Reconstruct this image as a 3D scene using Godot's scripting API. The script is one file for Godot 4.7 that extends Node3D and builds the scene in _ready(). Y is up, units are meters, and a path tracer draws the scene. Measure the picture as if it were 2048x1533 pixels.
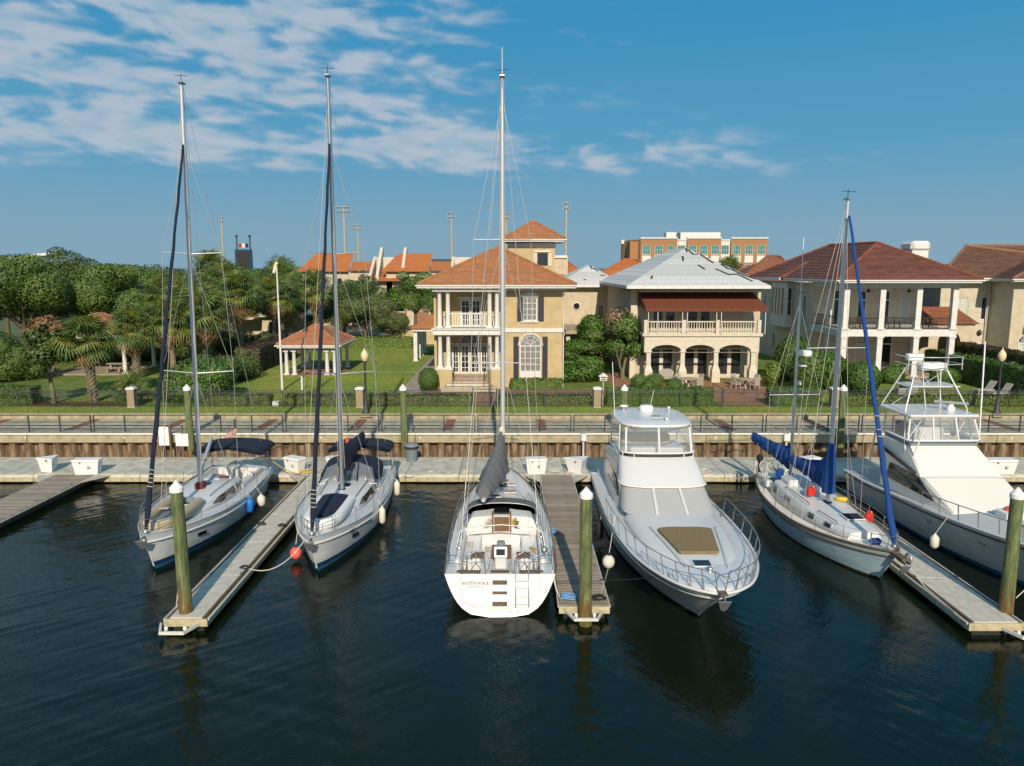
extends Node3D
# A marina seen from above the water: boats at floating docks, a promenade, houses and gardens behind. Metres, y up, water at y = 0.
var rng := RandomNumberGenerator.new()
var names := {}
var M := {}
var T := {}
const UP := Vector3.UP

# ---------- naming ----------
func numbered(called: String) -> String:
	var n: int = names.get(called, 0)
	names[called] = n + 1
	return called if n == 0 else "%s_%03d" % [called, n]
func tag(o: Node, label: String, category: String, group := "", kind := "") -> Node:
	if label: o.set_meta("label", label)
	if category: o.set_meta("category", category)
	if group: o.set_meta("group", group)
	if kind: o.set_meta("kind", kind)
	return o
func thing(called: String, label: String, category: String, at := Vector3.ZERO, turn := 0.0, group := "") -> Node3D:
	var o := Node3D.new()
	o.name = numbered(called)
	add_child(o)
	o.position = at
	o.rotation.y = turn
	tag(o, label, category, group)
	return o
func copy(src: Node3D, label: String, at: Vector3, turn := 0.0, sc := Vector3.ONE) -> Node3D:
	var base: String = src.name
	if base.length() > 4 and base[-4] == "_" and base.right(3).is_valid_int(): base = base.left(-4)
	var o: Node3D = src.duplicate()
	o.name = numbered(base)
	add_child(o)
	o.position = at
	o.rotation = Vector3(0, turn, 0)
	o.scale = sc
	if label: o.set_meta("label", label)
	return o
func structure(o: Node, label := "") -> Node:
	o.set_meta("kind", "structure")
	if label: o.set_meta("label", label)
	return o
func part(mesh: Mesh, called: String, mat: Material, parent: Node, at := Vector3.ZERO, bas := Basis.IDENTITY) -> MeshInstance3D:
	var o := MeshInstance3D.new()
	o.mesh = mesh
	o.name = numbered(called) if parent == self else called
	parent.add_child(o, true)
	o.transform = Transform3D(bas, at)
	o.material_override = mat
	return o

# ---------- mesh tools: faces are given counter-clockwise seen from outside ----------
func S() -> SurfaceTool:
	var st := SurfaceTool.new()
	st.begin(Mesh.PRIMITIVE_TRIANGLES)
	st.set_smooth_group(-1)
	return st
func fin(st: SurfaceTool) -> ArrayMesh:
	st.generate_normals()
	return st.commit()
func put(st: SurfaceTool, called: String, mat: Material, parent: Node, at := Vector3.ZERO, bas := Basis.IDENTITY) -> MeshInstance3D:
	return part(fin(st), called, mat, parent, at, bas)
func tri(st: SurfaceTool, a: Vector3, b: Vector3, c: Vector3) -> void:
	st.add_vertex(a); st.add_vertex(c); st.add_vertex(b)
func quad(st: SurfaceTool, a: Vector3, b: Vector3, c: Vector3, d: Vector3) -> void:
	st.add_vertex(a); st.add_vertex(c); st.add_vertex(b)
	st.add_vertex(a); st.add_vertex(d); st.add_vertex(c)
func box(st: SurfaceTool, c: Vector3, s: Vector3, b := Basis.IDENTITY, bev := 0.0) -> SurfaceTool:
	var h := s * 0.5
	var e := minf(bev, minf(h.x, minf(h.y, h.z)) * 0.9)
	if e <= 0.0:
		var p := []
		for i in 8: p.append(c + b * Vector3(h.x if i & 1 else -h.x, h.y if i & 2 else -h.y, h.z if i & 4 else -h.z))
		quad(st, p[4], p[5], p[7], p[6]); quad(st, p[1], p[0], p[2], p[3])
		quad(st, p[5], p[1], p[3], p[7]); quad(st, p[0], p[4], p[6], p[2])
		quad(st, p[6], p[7], p[3], p[2]); quad(st, p[0], p[1], p[5], p[4])
		return st
	# chamfered: each corner has three points, one on each of its faces
	var q := []
	for i in 8:
		var sg := Vector3(1.0 if i & 1 else -1.0, 1.0 if i & 2 else -1.0, 1.0 if i & 4 else -1.0)
		var row := []
		for k in 3:
			var v := h - Vector3(e, e, e)
			v[k] = h[k]
			row.append(c + b * (v * sg))
		q.append(row)
	quad(st, q[4][2], q[5][2], q[7][2], q[6][2]); quad(st, q[1][2], q[0][2], q[2][2], q[3][2])
	quad(st, q[5][0], q[1][0], q[3][0], q[7][0]); quad(st, q[0][0], q[4][0], q[6][0], q[2][0])
	quad(st, q[6][1], q[7][1], q[3][1], q[2][1]); quad(st, q[0][1], q[1][1], q[5][1], q[4][1])
	for i in 8:
		if (i & 1) + ((i >> 1) & 1) + ((i >> 2) & 1) in [1, 3]: tri(st, q[i][0], q[i][1], q[i][2])
		else: tri(st, q[i][0], q[i][2], q[i][1])
		for k in 3:
			var j := i | (1 << k)
			if j == i: continue
			var k1 := (k + 1) % 3
			var k2 := (k + 2) % 3
			quad(st, q[i][k1], q[j][k1], q[j][k2], q[i][k2])
	return st
func bx(c: Vector3, s: Vector3, bev := 0.0) -> SurfaceTool:
	return box(S(), c, s, Basis.IDENTITY, bev)
# rings of equal length joined into a skin
func loft(st: SurfaceTool, rings: Array, closed := true, caps := true, smooth := true) -> SurfaceTool:
	st.set_smooth_group(0 if smooth else -1)
	var n: int = rings[0].size()
	for i in rings.size() - 1:
		var a = rings[i]
		var b = rings[i + 1]
		for j in (n if closed else n - 1):
			var k := (j + 1) % n
			quad(st, a[j], a[k], b[k], b[j])
	st.set_smooth_group(-1)
	if caps and closed:
		for e in 2:
			var r = rings[0] if e == 0 else rings[-1]
			var m := Vector3.ZERO
			for v in r: m += v
			m /= n
			for j in n:
				var k := (j + 1) % n
				if e == 0: tri(st, m, r[k], r[j])
				else: tri(st, m, r[j], r[k])
	return st
func tube(st: SurfaceTool, pts: Array, r, n := 6, closed := false) -> SurfaceTool:
	var rings := []
	var m := pts.size()
	var side := Vector3.ZERO
	for i in m:
		var d: Vector3
		if closed: d = (pts[(i + 1) % m] - pts[(i + m - 1) % m]).normalized()
		else: d = (pts[mini(i + 1, m - 1)] - pts[maxi(i - 1, 0)]).normalized()
		if side == Vector3.ZERO: side = d.cross(UP if absf(d.y) < 0.9 else Vector3.RIGHT).normalized()
		else: side = (side - d * side.dot(d)).normalized()
		var up := side.cross(d)
		var rr: float = r[i] if r is Array else r
		var ring := PackedVector3Array()
		for j in n:
			var t := TAU * j / n
			ring.append(pts[i] + (side * cos(t) + up * sin(t)) * rr)
		rings.append(ring)
	if closed: rings.append(rings[0])
	return loft(st, rings, true, not closed, true)
func bar(a: Vector3, b: Vector3, r := 0.02, n := 6) -> SurfaceTool:
	return tube(S(), [a, b], r, n)
func lathe(st: SurfaceTool, c: Vector3, prof: Array, n := 16, bas := Basis.IDENTITY, smooth := true) -> SurfaceTool:
	var rings := []
	for p in prof:
		var ring := PackedVector3Array()
		for j in n:
			var t := -TAU * j / n
			ring.append(c + bas * Vector3(cos(t) * p[0], p[1], sin(t) * p[0]))
		rings.append(ring)
	return loft(st, rings, true, true, smooth)
func ball(st: SurfaceTool, c: Vector3, r, n := 12) -> SurfaceTool:
	var rv: Vector3 = r if r is Vector3 else Vector3(r, r, r)
	var prof := []
	var h := maxi(4, n / 2)
	for i in h + 1:
		var t := PI * i / h - PI / 2
		prof.append([maxf(cos(t), 0.001), sin(t)])
	return lathe(st, c, prof, n, Basis.from_scale(rv))
# outline in the xy plane of xf, extruded from z = 0 to z = d
func extrude(st: SurfaceTool, pts: PackedVector2Array, xf: Transform3D, d: float) -> SurfaceTool:
	if Geometry2D.is_polygon_clockwise(pts) == false: pass
	var area := 0.0
	for i in pts.size(): area += pts[i].cross(pts[(i + 1) % pts.size()])
	if area < 0: pts.reverse()
	var idx := Geometry2D.triangulate_polygon(pts)
	for i in range(0, idx.size(), 3):
		var v := []
		for k in 3: v.append(pts[idx[i + k]])
		if (v[1] - v[0]).cross(v[2] - v[0]) < 0: v.reverse()
		var z1 := maxf(d, 0.0)
		var z0 := minf(d, 0.0)
		tri(st, xf * Vector3(v[0].x, v[0].y, z1), xf * Vector3(v[1].x, v[1].y, z1), xf * Vector3(v[2].x, v[2].y, z1))
		tri(st, xf * Vector3(v[0].x, v[0].y, z0), xf * Vector3(v[2].x, v[2].y, z0), xf * Vector3(v[1].x, v[1].y, z0))
	for i in pts.size():
		var a := pts[i]
		var b := pts[(i + 1) % pts.size()]
		var z1 := maxf(d, 0.0)
		var z0 := minf(d, 0.0)
		quad(st, xf * Vector3(a.x, a.y, z0), xf * Vector3(b.x, b.y, z0), xf * Vector3(b.x, b.y, z1), xf * Vector3(a.x, a.y, z1))
	return st
func XF(o := Vector3.ZERO, x := Vector3.RIGHT, y := Vector3.UP) -> Transform3D:
	return Transform3D(Basis(x, y, x.cross(y)), o)
func oval(w: float, h: float, n := 16, e := 2.0) -> PackedVector2Array:
	var p := PackedVector2Array()
	for i in n:
		var t := TAU * i / n
		p.append(Vector2(w * signf(cos(t)) * pow(absf(cos(t)), 2.0 / e), h * signf(sin(t)) * pow(absf(sin(t)), 2.0 / e)))
	return p
# a wire or rope that hangs between two points
func sag(a: Vector3, b: Vector3, drop: float, n := 8) -> Array:
	var p := []
	for i in n + 1:
		var t := float(i) / n
		p.append(a.lerp(b, t) - UP * drop * 4.0 * t * (1 - t))
	return p
func text_mesh(s: String, size: float, depth := 0.012, font := "Droid Sans") -> TextMesh:
	var t := TextMesh.new()
	var f := SystemFont.new()
	f.font_names = PackedStringArray([font])
	f.font_weight = 700
	t.font = f
	t.text = s
	t.font_size = 48
	t.pixel_size = size / 48.0
	t.depth = depth
	return t

# ---------- materials ----------
func lin(r: float, g: float, b: float) -> Color:
	return Color(r, g, b).linear_to_srgb()
# two layers of noise run through a colour ramp; sx, sy stretch the pattern
func ntex(called: String, sd: int, freq: float, oct: int, ramp: Array, fine := 0.35, sx := 1.0, sy := 1.0, size := 512) -> void:
	var im := []
	for k in 2:
		var n := FastNoiseLite.new()
		n.seed = sd + k * 17
		n.noise_type = FastNoiseLite.TYPE_SIMPLEX_SMOOTH
		n.fractal_octaves = oct if k == 0 else 2
		n.frequency = freq if k == 0 else freq * 9.0
		var g := n.get_seamless_image(maxi(16, int(size / sx)), maxi(16, int(size / sy)))
		g.convert(Image.FORMAT_L8)
		if g.get_width() != size or g.get_height() != size: g.resize(size, size, Image.INTERPOLATE_CUBIC)
		im.append(g.get_data())
	var gr := Gradient.new()
	gr.offsets = PackedFloat32Array(ramp.map(func(r): return r[0]))
	gr.colors = PackedColorArray(ramp.map(func(r): return r[1]))
	var lut := PackedByteArray()
	for i in 256:
		var c := gr.sample(i / 255.0)
		lut.append_array(PackedByteArray([int(c.r * 255), int(c.g * 255), int(c.b * 255)]))
	var out := PackedByteArray()
	out.resize(size * size * 3)
	var a: PackedByteArray = im[0]
	var b: PackedByteArray = im[1]
	var wa := 1.0 - fine
	for i in size * size:
		var v := int(a[i] * wa + b[i] * fine) * 3
		out[i * 3] = lut[v]; out[i * 3 + 1] = lut[v + 1]; out[i * 3 + 2] = lut[v + 2]
	var img := Image.create_from_data(size, size, false, Image.FORMAT_RGB8, out)
	img.generate_mipmaps()
	T[called] = ImageTexture.create_from_image(img)
func g(v: float) -> Color:
	return Color(v, v, v)
func mat(called: String, c: Color, rough := 0.6, tex := "", per_m := 1.0, metal := 0.0, relief := "", relief_cm := 0.5) -> StandardMaterial3D:
	var m := StandardMaterial3D.new()
	m.resource_name = called
	m.albedo_color = c
	m.roughness = rough
	m.metallic = metal
	if tex or relief:
		m.uv1_triplanar = true
		m.uv1_world_triplanar = true
		m.uv1_scale = Vector3.ONE * per_m
	if tex: m.albedo_texture = T[tex]
	if relief:
		m.heightmap_enabled = true
		m.heightmap_texture = T[relief]
		m.heightmap_scale = relief_cm
	M[called] = m
	return m
func glass(called: String, c: Color, alpha: float) -> StandardMaterial3D:
	var m := mat(called, Color(c.r, c.g, c.b, alpha), 0.05)
	m.transparency = BaseMaterial3D.TRANSPARENCY_ALPHA
	return m
func materials() -> void:
	ntex("mottle", 1, 0.008, 4, [[0.0, g(0.80)], [0.5, g(0.93)], [1.0, g(1.0)]], 0.3)
	ntex("stucco", 2, 0.006, 5, [[0.0, Color(0.76, 0.74, 0.70)], [0.35, Color(0.93, 0.925, 0.915)], [1.0, g(1.0)]], 0.4)
	ntex("concrete", 3, 0.007, 5, [[0.0, Color(0.62, 0.60, 0.55)], [0.38, Color(0.86, 0.85, 0.81)], [0.6, Color(0.94, 0.93, 0.91)], [1.0, g(1.0)]], 0.35)
	ntex("stain", 4, 0.012, 5, [[0.0, Color(0.30, 0.24, 0.17)], [0.4, Color(0.62, 0.52, 0.38)], [0.6, Color(0.85, 0.80, 0.66)], [1.0, g(1.0)]], 0.25, 1.0, 5.0)
	ntex("rust", 5, 0.013, 5, [[0.0, Color(0.32, 0.26, 0.22)], [0.3, Color(0.58, 0.49, 0.41)], [0.5, Color(0.76, 0.67, 0.56)], [0.75, Color(0.88, 0.84, 0.76)], [1.0, Color(0.80, 0.80, 0.77)]], 0.25, 1.0, 4.0)
	ntex("grain", 6, 0.02, 4, [[0.0, Color(0.62, 0.58, 0.54)], [0.5, Color(0.86, 0.84, 0.81)], [1.0, g(1.0)]], 0.3, 7.0, 1.0)
	ntex("grain_up", 7, 0.02, 4, [[0.0, Color(0.50, 0.48, 0.40)], [0.5, Color(0.82, 0.82, 0.75)], [1.0, g(1.0)]], 0.3, 1.0, 7.0)
	ntex("turf", 8, 0.01, 5, [[0.0, Color(0.52, 0.60, 0.46)], [0.4, Color(0.76, 0.80, 0.62)], [0.65, Color(0.93, 0.93, 0.74)], [1.0, Color(1.0, 0.96, 0.78)]], 0.5)
	ntex("turf_far", 11, 0.01, 4, [[0.0, Color(0.72, 0.78, 0.68)], [0.55, Color(0.92, 0.92, 0.84)], [1.0, Color(1.0, 0.97, 0.82)]], 0.2)
	ntex("mulch", 9, 0.05, 4, [[0.0, Color(0.35, 0.22, 0.15)], [0.5, Color(0.75, 0.55, 0.4)], [1.0, g(1.0)]], 0.5)
	ntex("bump", 10, 0.03, 5, [[0.0, g(0.0)], [1.0, g(1.0)]], 0.4)
	ntex("hull_streaks", 12, 0.01, 5, [[0.0, Color(0.80, 0.86, 0.90)], [0.5, Color(0.93, 0.95, 0.96)], [1.0, g(1.0)]], 0.15, 3.0, 1.0)  # faint blue-grey streaks for the hulls, noise stretched sideways
	# setting
	mat("lawn", lin(0.19, 0.245, 0.055), 0.95, "turf", 0.11, 0.0, "bump", 5.0)
	mat("blade", lin(0.19, 0.27, 0.055), 0.8).vertex_color_use_as_albedo = true
	mat("far_ground", lin(0.11, 0.14, 0.05), 0.95, "turf_far", 0.05)
	mat("bay", lin(0.03, 0.08, 0.12), 0.25)
	mat("mulch", lin(0.20, 0.10, 0.055), 0.95, "mulch", 0.8, 0.0, "bump", 3.0)
	mat("path", lin(0.40, 0.35, 0.29), 0.9, "concrete", 0.3)
	mat("brick_paving", lin(0.33, 0.17, 0.10), 0.85, "mottle", 0.8)
	mat("slab", lin(0.52, 0.47, 0.36), 0.9, "concrete", 0.21, 0.0, "bump", 0.6)
	mat("slab_b", lin(0.46, 0.42, 0.32), 0.9, "concrete", 0.27, 0.0, "bump", 0.6)
	mat("red_band", lin(0.30, 0.13, 0.085), 0.9, "concrete", 0.8)
	mat("cap_concrete", lin(0.44, 0.39, 0.28), 0.9, "concrete", 0.33, 0.0, "bump", 1.0)
	mat("sheet_steel", lin(0.36, 0.325, 0.275), 0.9, "rust", 0.3, 0.0, "bump", 0.8)
	mat("deck_concrete", lin(0.62, 0.60, 0.53), 0.85, "concrete", 0.24, 0.0, "bump", 0.3)
	mat("deck_concrete_b", lin(0.56, 0.545, 0.48), 0.85, "concrete", 0.31, 0.0, "bump", 0.3)
	mat("finger_deck", lin(0.62, 0.575, 0.475), 0.8, "mottle", 0.5, 0.0, "bump", 0.3)
	for k in 4: mat("plank%d" % k, lin([0.38, 0.31, 0.43, 0.35][k], [0.33, 0.265, 0.375, 0.30][k], [0.28, 0.22, 0.315, 0.25][k]), 0.85, "grain", 0.9, 0.0, "grain", 0.5)
	mat("waler", lin(0.23, 0.17, 0.10), 0.9, "stain", 0.7)
	mat("waler_pale", lin(0.55, 0.49, 0.33), 0.85, "concrete", 0.6)
	mat("float_black", lin(0.02, 0.02, 0.018), 0.6, "mottle", 1.0)
	mat("fascia_white", lin(0.72, 0.70, 0.64), 0.6, "stucco", 0.7)
	mat("rail_metal", lin(0.035, 0.038, 0.045), 0.55, "", 1.0, 0.0)
	mat("pile_wood", lin(1, 1, 1), 0.9, "grain_up", 0.8, 0.0, "grain_up", 1.2).vertex_color_use_as_albedo = true
	mat("white_plastic", lin(0.78, 0.77, 0.74), 0.45)
	mat("grey_plastic", lin(0.16, 0.20, 0.23), 0.6)
	mat("black_rubber", lin(0.015, 0.015, 0.017), 0.7)
	mat("bronze", lin(0.05, 0.04, 0.03), 0.5, "", 1.0, 0.3)
	mat("galvanised", lin(0.55, 0.56, 0.55), 0.45, "mottle", 1.0, 0.6)
	mat("steel", lin(0.36, 0.37, 0.38), 0.34, "", 1.0, 0.7)
	mat("alloy", lin(0.60, 0.60, 0.60), 0.38, "", 1.0, 0.35)
	# houses
	mat("yellow_stucco", lin(0.55, 0.43, 0.24), 0.9, "stucco", 0.35)
	mat("cream_stucco", lin(0.58, 0.505, 0.38), 0.9, "stucco", 0.35)
	mat("pale_stucco", lin(0.60, 0.55, 0.46), 0.9, "stucco", 0.35)
	mat("white_trim", lin(0.74, 0.73, 0.70), 0.6, "stucco", 0.8)
	mat("cream_trim", lin(0.66, 0.60, 0.485), 0.7, "stucco", 0.8)
	mat("roof_tile", lin(1, 1, 1), 0.85, "mottle", 0.6, 0.0, "bump", 1.0).vertex_color_use_as_albedo = true
	for k in 3: mat("membrane%d" % k, lin([0.68, 0.62, 0.72][k], [0.67, 0.61, 0.71][k], [0.64, 0.58, 0.68][k]), 0.6, "mottle", 0.9)
	mat("tar", lin(0.02, 0.02, 0.022), 0.7)
	mat("shutter", lin(0.022, 0.026, 0.036), 0.6)
	mat("window_glass", lin(0.02, 0.025, 0.03), 0.06).metallic_specular = 0.7
	mat("green_glass", lin(0.05, 0.20, 0.20), 0.08).metallic_specular = 0.9
	mat("blind", lin(0.20, 0.20, 0.20), 0.25)
	mat("curtain", lin(0.5, 0.52, 0.47), 0.9)
	mat("dark_room", lin(0.45, 0.42, 0.36), 0.9)
	mat("awning", lin(0.17, 0.048, 0.024), 0.85, "mottle", 0.6)
	mat("brick", lin(0.42, 0.22, 0.10), 0.9, "mottle", 1.0)
	mat("terracotta", lin(0.38, 0.20, 0.11), 0.85, "concrete", 0.5)
	mat("patio_stone", lin(0.50, 0.42, 0.32), 0.85, "concrete", 0.4)
	mat("pillar_brick", lin(0.42, 0.31, 0.20), 0.9, "mottle", 2.0, 0.0, "bump", 1.5)
	mat("wicker", lin(0.42, 0.38, 0.32), 0.9, "mottle", 3.0)
	mat("dark_wood", lin(0.10, 0.05, 0.03), 0.7, "grain", 1.0)
	mat("lamp_globe", lin(0.70, 0.58, 0.33), 0.3)
	mat("car_white", lin(0.7, 0.7, 0.7), 0.2)
	mat("car_dark", lin(0.02, 0.02, 0.025), 0.2)
	# boats
	mat("gelcoat", lin(0.65, 0.645, 0.63), 0.25).clearcoat_enabled = true
	mat("gelcoat_hull", lin(0.74, 0.73, 0.70), 0.16, "hull_streaks", 0.5)
	mat("nonskid", lin(0.62, 0.61, 0.58), 0.75, "mottle", 1.4)
	mat("cream_gel", lin(0.80, 0.75, 0.66), 0.3)
	mat("grey_hull", lin(0.64, 0.64, 0.61), 0.14, "hull_streaks", 0.5)
	mat("blue_hull", lin(0.50, 0.66, 0.71), 0.22, "hull_streaks", 0.6)
	mat("navy_stripe", lin(0.012, 0.045, 0.12), 0.3)
	mat("blue_bottom", lin(0.015, 0.12, 0.22), 0.7, "mottle", 1.0)
	mat("black_bottom", lin(0.02, 0.02, 0.022), 0.8)
	mat("navy_canvas", lin(0.008, 0.016, 0.042), 0.9, "mottle", 2.0, 0.0, "bump", 1.5)
	mat("blue_canvas", lin(0.005, 0.065, 0.28), 0.85, "mottle", 2.0, 0.0, "bump", 2.0)
	mat("grey_canvas", lin(0.17, 0.175, 0.18), 0.9, "mottle", 2.0, 0.0, "bump", 2.0)
	mat("smoked", lin(0.012, 0.013, 0.015), 0.05).metallic_specular = 0.7
	mat("teak", lin(0.24, 0.14, 0.07), 0.7, "grain", 1.6)
	mat("teak_grey", lin(0.16, 0.12, 0.08), 0.8, "grain", 1.6)
	mat("mast_white", lin(0.75, 0.75, 0.74), 0.3)
	mat("mast_grey", lin(0.33, 0.36, 0.38), 0.35, "", 1.0, 0.5)
	mat("wire", lin(0.55, 0.55, 0.53), 0.35, "", 1.0, 0.5)
	mat("rope", lin(0.62, 0.58, 0.48), 0.9)
	mat("rope_yellow", lin(0.60, 0.42, 0.08), 0.9)
	mat("rope_black", lin(0.015, 0.015, 0.018), 0.9)
	mat("rope_blue", lin(0.16, 0.35, 0.60), 0.9)
	mat("fender_white", lin(0.66, 0.62, 0.52), 0.5)
	mat("fender_blue", lin(0.01, 0.16, 0.55), 0.5)
	mat("red_plastic", lin(0.55, 0.03, 0.02), 0.4)
	mat("coral_plastic", lin(0.72, 0.12, 0.08), 0.5)
	mat("yellow_plastic", lin(0.68, 0.45, 0.02), 0.45)
	mat("tan_canvas", lin(0.30, 0.215, 0.10), 0.9, "mottle", 1.5, 0.0, "bump", 2.0)
	mat("tan_tube", lin(0.52, 0.42, 0.28), 0.75, "mottle", 1.5)
	mat("screen_mesh", lin(0.40, 0.40, 0.39), 0.7)
	mat("lettering", lin(0.03, 0.035, 0.05), 0.5)
	mat("maroon", lin(0.14, 0.015, 0.015), 0.6)
	mat("flag_blue", lin(0.01, 0.015, 0.07), 0.8)
	mat("flag_red", lin(0.35, 0.02, 0.02), 0.8)
	glass("clear_vinyl", Color(0.75, 0.78, 0.8), 0.22)
	glass("bridge_glass", Color(0.35, 0.40, 0.42), 0.35)
	# plants: the tint of each leaf is in its vertex colour
	for nme in ["leaf", "frond"]:
		var m := mat(nme, Color.WHITE, 0.55)
		m.vertex_color_use_as_albedo = true
		m.cull_mode = BaseMaterial3D.CULL_DISABLED
		m.backlight_enabled = true
		m.backlight = Color(0.35, 0.4, 0.2)
	mat("bark", lin(0.20, 0.16, 0.12), 0.95, "grain_up", 1.2, 0.0, "grain_up", 2.0)
	mat("bark_pale", lin(0.34, 0.29, 0.22), 0.95, "grain_up", 1.5, 0.0, "grain_up", 2.0)
	mat("hedge_core", lin(0.085, 0.130, 0.030), 1.0)
	var w := mat("water", lin(0.0034, 0.0072, 0.0024), 0.015)
	w.metallic_specular = 0.37
	w.normal_enabled = true
	var nt := NoiseTexture2D.new()
	nt.width = 512; nt.height = 512
	nt.seamless = true
	nt.as_normal_map = true
	nt.bump_strength = 3.0
	var fn := FastNoiseLite.new()
	fn.seed = 5
	fn.noise_type = FastNoiseLite.TYPE_SIMPLEX_SMOOTH
	fn.frequency = 0.03
	fn.fractal_octaves = 3
	nt.noise = fn
	w.normal_texture = nt
	w.normal_scale = 0.38
	w.uv1_triplanar = true
	w.uv1_world_triplanar = true
	w.uv1_scale = Vector3(0.26, 0.3, 0.62)
# ---------- sky ----------
var cloud_a: FastNoiseLite
var cloud_b: FastNoiseLite
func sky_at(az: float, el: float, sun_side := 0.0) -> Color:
	# clear air, paler and greyer towards the horizon
	var c := Color(0.191, 0.320, 0.411).lerp(Color(0.094, 0.291, 0.454), smoothstep(0.02, 0.16, el)).lerp(Color(0.036, 0.229, 0.430), smoothstep(0.10, 0.34, el)).lerp(Color(0.040, 0.20, 0.385), smoothstep(0.34, 1.2, el))
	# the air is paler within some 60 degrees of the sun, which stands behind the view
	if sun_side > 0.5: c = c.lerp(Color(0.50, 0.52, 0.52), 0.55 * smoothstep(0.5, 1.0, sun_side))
	# thin broken cloud in long banks, more of it on one side of the sky
	var side := lerpf(0.50, 0.06, smoothstep(0.11, 0.22, el))
	side += 0.7 * smoothstep(0.34, 0.8, el)   # the bank spreads overhead
	var cover := smoothstep(0.22, -0.42, az - side) * smoothstep(0.085, 0.15, el) * (1.0 - 0.4 * smoothstep(0.31, 0.50, el))
	if cover <= 0.0: return c
	var u := az * 15.0 + el * 16.0
	var v := el * 58.0 - az * 3.0
	var big := cloud_a.get_noise_2d(u, v)
	var small := cloud_b.get_noise_2d(u * 3.4 + big * 2.0, v * 2.6)
	var d := big * 1.0 + small * 0.75 + cover * 1.05 - 0.52
	var a := smoothstep(-0.15, 0.95, d) * cover
	var lit := clampf(0.5 + small * 1.1 + big * 0.3, 0.0, 1.0)
	return c.lerp(Color(0.27, 0.39, 0.48).lerp(Color(0.44, 0.475, 0.53), lit), minf(a * 1.05, 0.76))
func make_sky() -> PanoramaSkyMaterial:
	cloud_a = FastNoiseLite.new()
	cloud_a.seed = 31
	cloud_a.fractal_octaves = 3
	cloud_a.frequency = 0.30
	cloud_b = FastNoiseLite.new()
	cloud_b.seed = 77
	cloud_b.fractal_octaves = 5
	cloud_b.frequency = 0.30
	var w := 1024
	var h := 512
	var im := Image.create(w, h, false, Image.FORMAT_RGBF)
	im.fill(Color(0.10, 0.16, 0.2))
	for y in h / 2:
		var el := (0.5 - (y + 0.5) / h) * PI
		for x in w:
			var az := wrapf((x + 0.5) / w * TAU, -PI, PI)   # the view looks along the left edge of the picture
			# past the sides of the view the cover goes on, mirrored, so that it stays as broken as it is in front
			var fold := az if absf(az) < PI / 2 else signf(az) * PI - az
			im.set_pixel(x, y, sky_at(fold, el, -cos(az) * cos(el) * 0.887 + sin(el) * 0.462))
	im.resize(4096, 2048, Image.INTERPOLATE_CUBIC)
	for y in range(750, 1024):
		var el := (0.5 - (y + 0.5) / 2048.0) * PI
		for k in range(-490, 490):
			im.set_pixel(posmod(k, 4096), y, sky_at((k + 0.5) / 4096.0 * TAU, el))
	var m := PanoramaSkyMaterial.new()
	m.panorama = ImageTexture.create_from_image(im)
	return m
func view_and_light() -> void:
	var cam := Camera3D.new()
	cam.position = Vector3(0, 12, 0)
	cam.rotation.x = -0.15183
	cam.fov = 54.14
	cam.near = 0.1
	cam.far = 6000
	add_child(cam)
	cam.current = true
	var env := Environment.new()
	env.background_mode = Environment.BG_SKY
	env.sky = Sky.new()
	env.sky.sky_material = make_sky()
	env.tonemap_mode = Environment.TONE_MAPPER_LINEAR
	env.tonemap_exposure = 1.19
	env.sdfgi_enabled = true
	env.ssao_enabled = true
	env.ssil_enabled = true
	var we := WorldEnvironment.new()
	we.environment = env
	add_child(we)
	var sun := DirectionalLight3D.new()
	sun.light_color = Color(1.0, 0.94, 0.85)
	sun.light_energy = 1.25
	sun.light_angular_distance = 0.5
	sun.shadow_enabled = true
	add_child(sun)
	sun.look_at_from_position(Vector3.ZERO, Vector3(-0.055, -0.555, -1.0), UP)

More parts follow.
